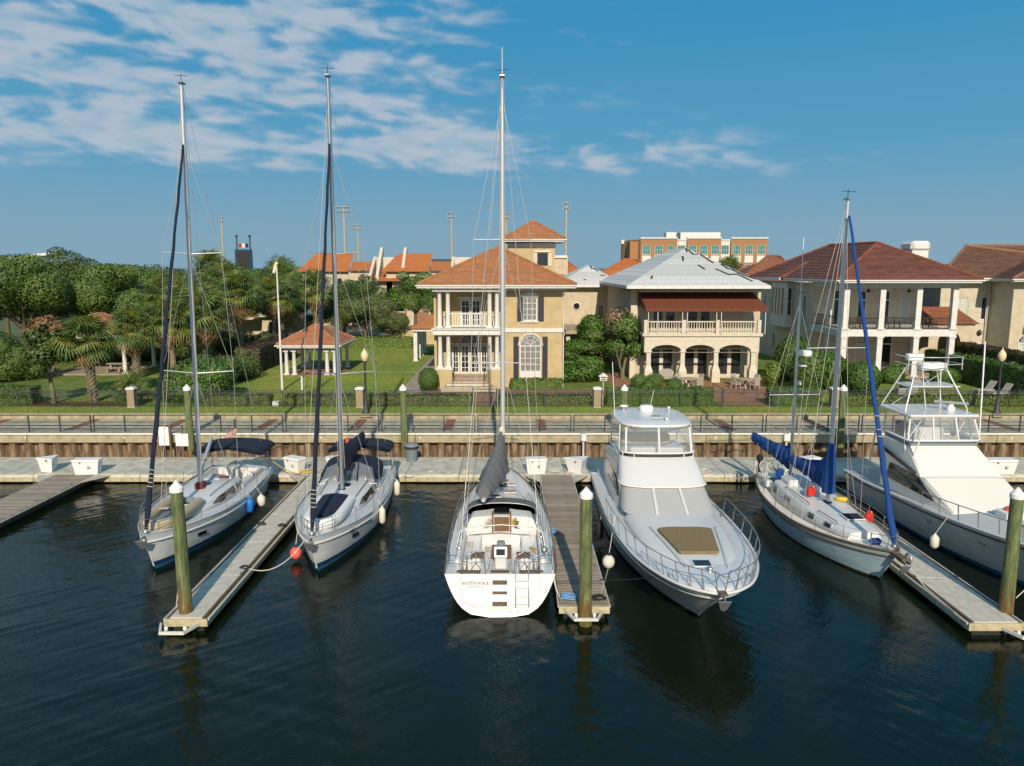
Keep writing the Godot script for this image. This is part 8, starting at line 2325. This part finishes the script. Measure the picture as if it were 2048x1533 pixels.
# ---------- things on the docks, promenade and in the gardens ----------
func dock_box(label: String, at: Vector3, turn: float, w := 1.15, corner := false) -> void:
	var t := thing("dock_box", label, "dock box", at, turn, "white dock boxes")
	var st := S()
	var d := 0.62
	var h := 0.72
	if corner:
		var a := PackedVector2Array([Vector2(-w / 2, -d / 2), Vector2(w / 2, -d / 2), Vector2(0.05, d * 0.9)])
		var top := []
		var bot := []
		for p in a:
			top.append(Vector3(p.x * 1.12, h, p.y * 1.12)); bot.append(Vector3(p.x * 0.8, 0, p.y * 0.8))
		loft(st, [PackedVector3Array(bot), PackedVector3Array(top)], true, true, false)
		put(st, "body", M.white_plastic, t)
		var ld := S()
		extrude(ld, PackedVector2Array([a[0] * 1.2, a[1] * 1.2, a[2] * 1.2]), Transform3D(Basis(Vector3.RIGHT, Vector3(0, 0, 1), Vector3.DOWN), Vector3(0, h + 0.1, 0)), 0.1)
		put(ld, "lid", M.white_plastic, t)
	else:
		loft(st, [PackedVector3Array([Vector3(-w * 0.42, 0, d * 0.4), Vector3(w * 0.42, 0, d * 0.4), Vector3(w * 0.42, 0, -d * 0.4), Vector3(-w * 0.42, 0, -d * 0.4)]), PackedVector3Array([Vector3(-w / 2, h, d / 2), Vector3(w / 2, h, d / 2), Vector3(w / 2, h, -d / 2), Vector3(-w / 2, h, -d / 2)])], true, true, false)
		put(st, "body", M.white_plastic, t)
		put(bx(Vector3(0, h + 0.07, 0), Vector3(w + 0.08, 0.14, d + 0.08), 0.04), "lid", M.white_plastic, t)
	put(ball(S(), Vector3(w * 0.12, h * 0.6, d / 2 - 0.02), 0.10, 8), "shore_power_inlet", M.galvanised, t)
	put(bx(Vector3(-w * 0.2, h * 0.98, d / 2 + 0.03), Vector3(0.08, 0.1, 0.03)), "latch", M.steel, t)
func fence_run(label: String, x0: float, x1: float, z: float) -> void:
	var t := thing("garden_fence", label, "fence", Vector3(x0, LAWN, z), 0, "black metal garden fence runs")
	var l := x1 - x0
	for y in [0.16, 1.08, 1.22]: put(bx(Vector3(l / 2, y, 0), Vector3(l, 0.03, 0.03)), "rail", M.rail_metal, t)
	var n := maxi(1, int(l / 2.4))
	for i in n + 1: put(bx(Vector3(l * i / n, 0.66, 0), Vector3(0.055, 1.34, 0.055)), "post", M.rail_metal, t)
	var st := S()
	var m := int(l / 0.125)
	for i in range(1, m): box(st, Vector3(l * i / m, 0.66, 0), Vector3(0.016, 1.22, 0.016))
	var o := put(st, "pickets", M.rail_metal, t)
	o.set_meta("kind", "stuff")
func pillar(label: String, at: Vector3) -> void:
	var t := thing("brick_pillar", label, "pillar", at, 0, "brick fence pillars")
	# courses of brick, four to a course, with recessed joints
	put(bx(Vector3(0, 0.66, 0), Vector3(0.46, 1.32, 0.46)), "mortar", M.slab, t)
	var bm := fin(bx(Vector3.ZERO, Vector3(0.225, 0.062, 0.03), 0.006))
	var st := S()
	for k in 17:
		for s in 4:
			for q in 2: box(st, Basis(UP, s * PI / 2) * Vector3(-0.115 + q * 0.235 + (0.03 if k % 2 else -0.03), 0.04 + k * 0.077, 0.232), Vector3(0.215, 0.064, 0.025), Basis(UP, s * PI / 2))
	var o := put(st, "bricks", M.pillar_brick, t)
	o.set_meta("kind", "stuff")
	put(bx(Vector3(0, 1.37, 0), Vector3(0.60, 0.10, 0.60), 0.02), "cap", M.white_trim, t)
	put(lathe(S(), Vector3(0, 1.42, 0), [[0.40, 0.0], [0.36, 0.06], [0.02, 0.12]], 4, Basis(UP, PI / 4), false), "cap_top", M.white_trim, t)
	put(bx(Vector3(0, 0.06, 0), Vector3(0.56, 0.12, 0.56), 0.02), "foot", M.slab, t)
func lamp_post(label: String, at: Vector3) -> void:
	var t := thing("lamp_post", label, "street lamp", at, 0, "black promenade lamp posts")
	put(bx(Vector3(0, -0.1, 0), Vector3(0.75, 0.24, 0.6), 0.03), "plinth", M.cap_concrete, t)
	put(lathe(S(), Vector3.ZERO, [[0.28, 0], [0.28, 0.10], [0.17, 0.22], [0.16, 0.6], [0.10, 0.75], [0.085, 1.2], [0.065, 3.2], [0.10, 3.28], [0.07, 3.4], [0.14, 3.52], [0.13, 3.6]], 14), "post", M.rail_metal, t)
	put(lathe(S(), Vector3(0, 3.58, 0), [[0.12, 0.0], [0.23, 0.18], [0.26, 0.36], [0.22, 0.56], [0.10, 0.72], [0.05, 0.78]], 16), "globe", M.lamp_globe, t)
	put(lathe(S(), Vector3(0, 4.34, 0), [[0.06, 0], [0.03, 0.06], [0.025, 0.12], [0.004, 0.2]], 8), "finial", M.lamp_globe, t)
	put(ball(S(), Vector3(0, 3.95, 0), 0.07, 8), "bulb", M.white_trim, t)
func pavilion(label: String, at: Vector3, w: float, d: float, h: float, rise: float, pairs: bool) -> void:
	var t := thing("garden_pavilion", label, "pavilion", at, 0, "open garden pavilions")
	put(bx(Vector3(0, 0.06, 0), Vector3(w + 0.6, 0.12, d + 0.6), 0.02), "floor", M.brick_paving if pairs else M.path, t)
	for sx in [-1, 1]:
		for sz in [-1, 1]:
			column(t, M.white_trim, Vector3(sx * w / 2, 0.12, sz * d / 2), h - 0.12, 0.18)
			if pairs: column(t, M.white_trim, Vector3(sx * (w / 2 - 0.7), 0.12, sz * d / 2), h - 0.12, 0.18)
	var st := S()
	for sz in [-1, 1]: box(st, Vector3(0, h + 0.16, sz * d / 2), Vector3(w + 0.4, 0.34, 0.34))
	for sx in [-1, 1]: box(st, Vector3(sx * w / 2, h + 0.162, 0), Vector3(0.34, 0.33, d - 0.34))
	put(st, "beam", M.cream_trim, t)
	hip_roof(t, -w / 2 - 0.65, w / 2 + 0.65, d / 2 + 0.7, -d / 2 - 0.7, h + 0.58, Vector3(-0.1, h + 0.58 + rise, 0.1), Vector3(0.1, h + 0.58 + rise, -0.1), Color(0.46, 0.19, 0.085), 0.12, 0.32, Color(0.48, 0.22, 0.12))
func armchair(t: Node3D, at: Vector3, turn: float, m: Material) -> void:
	var c := thing("patio_chair", "", "chair", t.position + at, turn, "patio chairs before the awning house")
	var b := S()
	box(b, Vector3(0, 0.40, 0), Vector3(0.58, 0.12, 0.55), Basis.IDENTITY, 0.02)
	put(b, "seat", m, c)
	put(box(S(), Vector3(0, 0.72, -0.27), Vector3(0.58, 0.6, 0.07), Basis(Vector3.RIGHT, -0.15), 0.03), "backrest", m, c)
	for s in [-1, 1]:
		put(bx(Vector3(s * 0.29, 0.62, 0), Vector3(0.07, 0.06, 0.55), 0.02), "arm", m, c)
		for z in [-0.24, 0.24]: put(bx(Vector3(s * 0.27, 0.3, z), Vector3(0.06, 0.6, 0.06)), "leg", m, c)
	c.set_meta("label", ["pale wicker chair at the left patio table", "pale wicker chair at the right patio table"][0 if t.position.x < 16 else 1])
func patio_set(label: String, at: Vector3, m: Material) -> void:
	var t := thing("patio_table", label, "table", at, 0, "patio tables")
	put(lathe(S(), Vector3(0, 0.70, 0), [[0.02, 0], [0.72, 0.0], [0.72, 0.05], [0.02, 0.05]], 20, Basis.IDENTITY, false), "table_top", m, t)
	put(lathe(S(), Vector3.ZERO, [[0.35, 0], [0.3, 0.05], [0.09, 0.1], [0.09, 0.7]], 12), "pedestal", m, t)
	for k in 4:
		var a := k * PI / 2 + 0.5
		armchair(t, Vector3(sin(a) * 1.05, 0, cos(a) * 1.05), a + PI, M.wicker)
func lounger(label: String, at: Vector3, turn: float) -> void:
	var t := thing("sun_lounger", label, "sun lounger", at, turn, "sun loungers on the pale terrace")
	put(bx(Vector3(0, 0.32, 0.35), Vector3(0.65, 0.05, 1.3), 0.02), "seat", M.wicker, t)
	put(box(S(), Vector3(0, 0.62, -0.55), Vector3(0.65, 0.05, 0.85), Basis(Vector3.RIGHT, 0.95), 0.02), "backrest", M.wicker, t)
	for s in [-1, 1]:
		put(bx(Vector3(s * 0.33, 0.29, 0.2), Vector3(0.05, 0.06, 1.6)), "side_rail", M.white_trim, t)
		for z in [-0.5, 0.9]: put(bx(Vector3(s * 0.31, 0.14, z), Vector3(0.05, 0.28, 0.05)), "leg", M.white_trim, t)
func car(label: String, at: Vector3, turn: float, m: Material) -> void:
	var t := thing("parked_car", label, "car", at, turn, "cars parked before the condominiums")
	cabin(t, "body", m, [[-2.2, 0.35, 0.78, 0.75, 0.72, 0.05], [-1.9, 0.3, 0.88, 0.9, 0.80, 0.05], [0.9, 0.3, 0.90, 0.92, 0.82, 0.05], [2.0, 0.32, 0.86, 0.80, 0.74, 0.05], [2.25, 0.4, 0.75, 0.62, 0.66, 0.03]])
	cabin(t, "cabin_glass", M.smoked, [[-1.9, 0.9, 0.78, 0.95, 0.7, 0.02], [-1.2, 0.9, 0.80, 1.40, 0.62, 0.06], [0.0, 0.9, 0.80, 1.42, 0.62, 0.06], [1.1, 0.9, 0.78, 0.95, 0.66, 0.02]])
	put(bx(Vector3(0, 1.46, -0.55), Vector3(1.15, 0.05, 1.3), 0.02), "roof", m, t)
	for s in [-1, 1]:
		for z in [-1.4, 1.4]: put(lathe(S(), Vector3(s * 0.8, 0.33, z), [[0.2, -0.1], [0.33, -0.1], [0.33, 0.1], [0.2, 0.1]], 16, Basis(Vector3(0, 0, 1), PI / 2)), "wheel", M.black_rubber, t)
		put(bx(Vector3(s * 0.6, 0.65, 2.15), Vector3(0.3, 0.14, 0.1), 0.03), "headlight", M.steel, t)
func furnishings() -> void:
	# dock boxes: a pair at the left plank dock, others where the fingers meet the main dock
	dock_box("white corner dock box left of the plank finger dock", Vector3(-26.5, 0.51, -41.7), 0.7, 0.95, true)
	dock_box("large white dock box right of the left plank finger dock", Vector3(-24.0, 0.51, -41.2), 0.1, 1.4)
	dock_box("white dock box with yellow hose beside the bare boom sloop", Vector3(-12.4, 0.51, -41.6), -0.5, 1.1)
	dock_box("white dock box half hidden left of the navy hooded sloop", Vector3(-10.1, 0.51, -41.7), 0.3, 1.0)
	dock_box("white dock box at the cruising yacht's bow", Vector3(1.35, 0.51, -41.4), 0.1, 1.15)
	dock_box("white corner dock box where the plank finger dock meets the main dock", Vector3(3.75, 0.51, -41.5), 0.2, 1.2, true)
	dock_box("white dock box behind the ketch main mast", Vector3(17.0, 0.51, -41.6), 0.4, 1.0)
	dock_box("white dock box right of the sport fisher", Vector3(27.6, 0.51, -41.2), 0.0, 1.6)
	var b := thing("grey_bin", "grey plastic litter bin with dark lid on the main dock", "bin", Vector3(-6.05, 0.51, -44.0))
	put(lathe(S(), Vector3.ZERO, [[0.32, 0], [0.40, 0.86], [0.42, 0.9], [0.40, 0.92]], 20), "body", M.grey_plastic, b)
	put(lathe(S(), Vector3(0, 0.80, 0), [[0.44, 0], [0.46, 0.12], [0.43, 0.16]], 20), "bag_rim", M.black_rubber, b)
	put(lathe(S(), Vector3(0, 0.94, 0), [[0.44, 0], [0.44, 0.05], [0.30, 0.14], [0.02, 0.18]], 20), "lid", M.grey_plastic, b)
	for a in [[-21.3, 0.62, 1.16, 1.95, "tall white notice board on wooden posts at the bulkhead"], [-20.2, 0.78, 0.78, 1.95, "short white notice board beside the tall one"]]:
		var t := thing("notice_board", a[4], "sign", Vector3(a[0], 0.5, -44.85), 0, "white notice boards below the promenade")
		put(bx(Vector3(0, 1.35 if a[2] > 1 else 1.12, 0.04), Vector3(a[1], a[2], 0.03), 0.01), "board", M.white_plastic, t)
		for s in ([-1, 1] if a[2] > 1 else [0]): put(bx(Vector3(s * (a[1] / 2 + 0.05), 1.0, -0.04), Vector3(0.10, 2.1, 0.10), 0.01), "post", M.teak, t)
	# railing gate posts are the white stubs on the bulkhead cap
	for x in [4.4, 16.9]:
		var t := thing("ladder_head", "pale post head on the bulkhead cap %s" % ("beside the motor yacht" if x < 10 else "behind the ketch mizzen"), "post", Vector3(x, 0.5, -45.1))
		put(bx(Vector3(0, 1.22, 0), Vector3(0.36, 0.44, 0.3), 0.02), "head", M.white_trim, t)
		put(bx(Vector3(0, 0.5, 0), Vector3(0.12, 1.1, 0.10), 0.01), "stem", M.alloy, t)
	# fence with brick pillars
	var px := [-26.8, -10.72, 6.0, 22.7]
	for k in 4: pillar(["brick fence pillar beside the mulch bed", "brick fence pillar beside the lamp post and flagpole lawn", "brick fence pillar beside the white bird house", "brick fence pillar behind the ketch main mast"][k], Vector3(px[k], LAWN, -52.1))
	fence_run("black fence run before the magnolia and palm", -40.0, -27.1, -52.15)
	fence_run("black fence run between mulch bed pillar and lamp post pillar", -26.5, -11.05, -52.15)
	fence_run("black fence run from the lamp post to the garden gate", -10.4, -2.75, -52.15)
	fence_run("black fence run from the garden gate to the bird house pillar", -1.1, 5.7, -52.15)
	fence_run("black fence run before the clipped patio hedge", 6.35, 14.8, -52.15)
	fence_run("black fence run right of the patio gate", 18.6, 22.4, -52.15)
	fence_run("black fence run below the loungers", 23.0, 40.0, -52.15)
	for a in [[-2.75, 1.65, "black garden gate on the brick walk"], [14.85, 3.7, "black double gate on the terracotta walk"]]:
		var t := thing("garden_gate", a[2], "gate", Vector3(a[0], LAWN, -52.15), 0, "black garden gates")
		for x in [0.0, a[1]]: put(bx(Vector3(x, 0.72, 0), Vector3(0.07, 1.46, 0.07)), "post", M.rail_metal, t)
		for y in [0.16, 1.08, 1.28]: put(bx(Vector3(a[1] / 2, y, 0), Vector3(a[1], 0.03, 0.03)), "rail", M.rail_metal, t)
		var n := int(a[1] / 0.13)
		for i in range(1, n): put(bx(Vector3(a[1] * i / n, 0.7, 0), Vector3(0.018, 1.24, 0.018)), "picket", M.rail_metal, t)
	for x in [15.6, 18.0]: tag(put(tube(S(), [Vector3(x, LAWN, -57.4), Vector3(x, LAWN + 0.95, -57.4), Vector3(x, LAWN + 0.9, -54.4), Vector3(x, LAWN, -54.4)], 0.03, 6), "walk_handrail", M.rail_metal, self), "black handrail %s the terracotta walk" % ("left of" if x < 17 else "right of"), "handrail", "handrails on the terracotta walk")
	lamp_post("lamp post beside the brick pillar before the pavilion lawn", Vector3(-9.9, 2.26, -50.0))
	lamp_post("lamp post behind the sport fisher", Vector3(32.9, 2.26, -50.0))
	# flagpole, bird house, utility boxes
	var fp := thing("flagpole", "white flagpole with gold ball standing on the lawn", "flagpole", Vector3(-18.5, LAWN, -59.6))
	put(lathe(S(), Vector3.ZERO, [[0.12, 0], [0.10, 0.3], [0.085, 4], [0.05, 10.0]], 12), "pole", M.white_trim, fp)
	put(ball(S(), Vector3(0, 10.12, 0), 0.14, 12), "ball", M.lamp_globe, fp)
	put(box(S(), Vector3(-0.14, 9.75, 0.05), Vector3(0.22, 0.8, 0.1), Basis(Vector3(0, 0, 1), -0.25), 0.04), "limp_flag", M.fender_white, fp)
	put(bx(Vector3(1.55, 0.55, -0.2), Vector3(0.14, 1.2, 0.14), 0.02), "light_post", M.white_trim, fp)
	var bh := thing("bird_house", "white bird house on a thin white pole by the pillar", "bird house", Vector3(6.45, LAWN, -52.4))
	put(bar(Vector3.ZERO, Vector3(0, 1.9, 0), 0.03, 8), "pole", M.white_trim, bh)
	put(bx(Vector3(0, 2.06, 0), Vector3(0.50, 0.30, 0.36), 0.01), "box", M.white_trim, bh)
	put(extrude(S(), PackedVector2Array([Vector2(-0.34, 0), Vector2(0.34, 0), Vector2(0, 0.26)]), XF(Vector3(0, 2.21, 0.24)), -0.48), "roof", M.white_trim, bh)
	for k in 2: put(bx(Vector3(0, 2.0 + k * 0.14, 0.19), Vector3(0.36, 0.06, 0.02)), "opening", M.black_rubber, bh)
	var ub := thing("utility_box", "small white utility box at the foot of the hedge", "box", Vector3(-16.8, LAWN, -52.55))
	put(bx(Vector3(0, 0.18, 0), Vector3(0.45, 0.36, 0.4), 0.03), "housing", M.white_plastic, ub)
	put(bx(Vector3(0, 0.38, 0), Vector3(0.49, 0.05, 0.44), 0.02), "cover", M.white_plastic, ub)
	# pavilions
	pavilion("white columned pavilion with orange roof on the lawn", Vector3(-18.4, LAWN, -70.6), 4.4, 5.2, 2.35, 1.55, true)
	pavilion("shaded pavilion with orange roof behind the palm and magnolia", Vector3(-39.2, LAWN, -71.4), 7.0, 5.6, 3.2, 1.7, false)
	var pt := thing("picnic_table", "stone picnic table with benches in the shaded pavilion", "picnic table", Vector3(-37.2, LAWN + 0.12, -70.2))
	put(bx(Vector3(0, 0.74, 0), Vector3(1.9, 0.09, 0.8), 0.03), "table_top", M.path, pt)
	for s in [-1, 1]:
		put(bx(Vector3(s * 0.6, 0.36, 0), Vector3(0.22, 0.72, 0.5), 0.04), "pedestal", M.path, pt)
		put(bx(Vector3(0, 0.44, s * 0.85), Vector3(1.7, 0.08, 0.36), 0.03), "bench", M.path, pt)
		for q in [-1, 1]: put(bx(Vector3(q * 0.55, 0.2, s * 0.85), Vector3(0.16, 0.4, 0.28), 0.03), "bench_leg", M.path, pt)
	# patio furniture
	patio_set("round table at the left of the terracotta patio", Vector3(14.6, LAWN + 0.03, -61.2), M.wicker)
	patio_set("round table at the right of the terracotta patio", Vector3(19.2, LAWN + 0.03, -61.0), M.wicker)
	var lv := thing("wicker_bench", "pale wicker bench under the left arch of the awning house", "bench", Vector3(13.3, LAWN + 0.03, -63.6), 0.1)
	put(bx(Vector3(0, 0.42, 0), Vector3(1.3, 0.14, 0.6), 0.03), "seat", M.wicker, lv)
	put(extrude(S(), PackedVector2Array([Vector2(-0.65, 0), Vector2(0.65, 0), Vector2(0.65, 0.5), Vector2(0.3, 0.75), Vector2(-0.3, 0.75), Vector2(-0.65, 0.5)]), XF(Vector3(0, 0.45, -0.3)), 0.08), "backrest", M.wicker, lv)
	for s in [-1, 1]: put(bx(Vector3(s * 0.62, 0.35, 0), Vector3(0.1, 0.7, 0.6), 0.02), "arm", M.wicker, lv)
	lounger("sun lounger nearest the long green hedge", Vector3(37.2, LAWN + 0.03, -58.2), -PI / 2 + 0.25)
	lounger("sun lounger before the other, beside the planter", Vector3(37.6, LAWN + 0.03, -56.9), -PI / 2 + 0.2)
	for a in [[30.6, -57.4, "grey planter box with shrub at the left of the loungers"], [39.0, -56.0, "grey planter box beside the long green hedge"]]:
		var t := thing("planter_box", a[2], "planter", Vector3(a[0], LAWN, a[1]), 0, "planters on the pale terrace")
		put(bx(Vector3(0, 0.3, 0), Vector3(1.5 if a[0] < 35 else 0.8, 0.6, 0.6), 0.02), "box", M.galvanised, t)
		part(leaves(int(a[0]), [[Vector3(0, 0.8, 0), Vector3(0.6, 0.5, 0.35)]], 500, 0.10, DARK, 0.5), "shrub", M.leaf, t)
	for a in [[31.4, -65.6, "fern in a pot between the first porch columns"], [34.1, -65.8, "fern in a pot between the middle porch columns"]]:
		var t := thing("potted_fern", a[2], "potted plant", Vector3(a[0], LAWN + 0.24, a[1]), 0, "potted ferns on the porch")
		put(lathe(S(), Vector3.ZERO, [[0.2, 0], [0.32, 0.5], [0.34, 0.55], [0.28, 0.55]], 14), "pot", M.terracotta, t)
		var st := S()
		rng.seed = int(a[0])
		for k in 60:
			var an := rng.randf() * TAU
			var d := Vector3(cos(an), 0, sin(an))
			var s2 := Vector3(-sin(an), 0, cos(an)) * 0.05
			var p0 := Vector3(0, 0.55, 0)
			var p1 := p0 + d * 0.35 + UP * rng.randf_range(0.3, 0.6)
			var p2 := p1 + d * 0.35 - UP * rng.randf_range(0.0, 0.3)
			st.set_color(FRESH[k % 3] * rng.randf_range(0.8, 1.3))
			tri(st, p0, p1 + s2, p1 - s2); tri(st, p1 - s2, p1 + s2, p2)
		put(st, "fronds", M.leaf, t)
	# dark chairs on the porch and balconies
	var dk := [[30.2, 6.67, -67.2], [31.3, 6.67, -67.4], [33.4, 6.67, -67.2], [34.6, 6.67, -67.4], [36.6, 6.67, -67.2], [37.8, 6.67, -67.3], [30.2, LAWN + 0.24, -67.6], [31.0, LAWN + 0.24, -68.6], [51.5, 6.5, -72.0], [53.0, 6.5, -72.0]]
	var proto: Node3D
	for k in dk.size():
		var at := Vector3(dk[k][0], dk[k][1], dk[k][2])
		var lb := "dark slatted armchair on the porch house balcony" if k < 6 else ("dark slatted armchair on the porch house ground floor" if k < 8 else "dark slatted armchair on the arcade house balcony")
		if k == 0:
			proto = thing("porch_chair", lb, "chair", at, 0.2, "dark chairs on porches and balconies")
			put(bx(Vector3(0, 0.42, 0), Vector3(0.55, 0.06, 0.52), 0.02), "seat", M.dark_wood, proto)
			for s in 5: put(box(S(), Vector3(-0.22 + s * 0.11, 0.75, -0.26), Vector3(0.06, 0.62, 0.03), Basis(Vector3.RIGHT, -0.12)), "back_slat", M.dark_wood, proto)
			for s in [-1, 1]:
				put(bx(Vector3(s * 0.28, 0.64, 0), Vector3(0.05, 0.04, 0.52)), "arm", M.dark_wood, proto)
				for z in [-0.23, 0.23]: put(bx(Vector3(s * 0.26, 0.32, z), Vector3(0.05, 0.64, 0.05)), "leg", M.dark_wood, proto)
		else: copy(proto, lb, at, 0.3 * k)
	car("white car parked before the condominium wall", Vector3(-19.2, LAWN + 0.05, -122.0), 1.2, M.car_white)
	car("dark car parked in the condominium garage bay", Vector3(-19.0, LAWN + 0.05, -128.0), 0.1, M.car_dark)
	var gw := thing("garden_wall", "yellow garden wall with brown gate at the lawn's end", "wall", Vector3(-11.5, LAWN, -97))
	put(bx(Vector3(-1.2, 0.9, 0), Vector3(5.6, 1.8, 0.3), 0.02), "wall", M.yellow_stucco, gw)
	for k in 8: put(bx(Vector3(1.8 + k * 0.3, 0.8, 0), Vector3(0.28, 1.6, 0.06), 0.01), "gate_board", M.brick_paving, gw)
func _ready() -> void:
	view_and_light()
	materials()
	make_water()
	land()
	docks()
	yellow_house()
	awning_house()
	porch_house()
	arcade_house()
	back_buildings()
	boats()
	furnishings()
	plants()
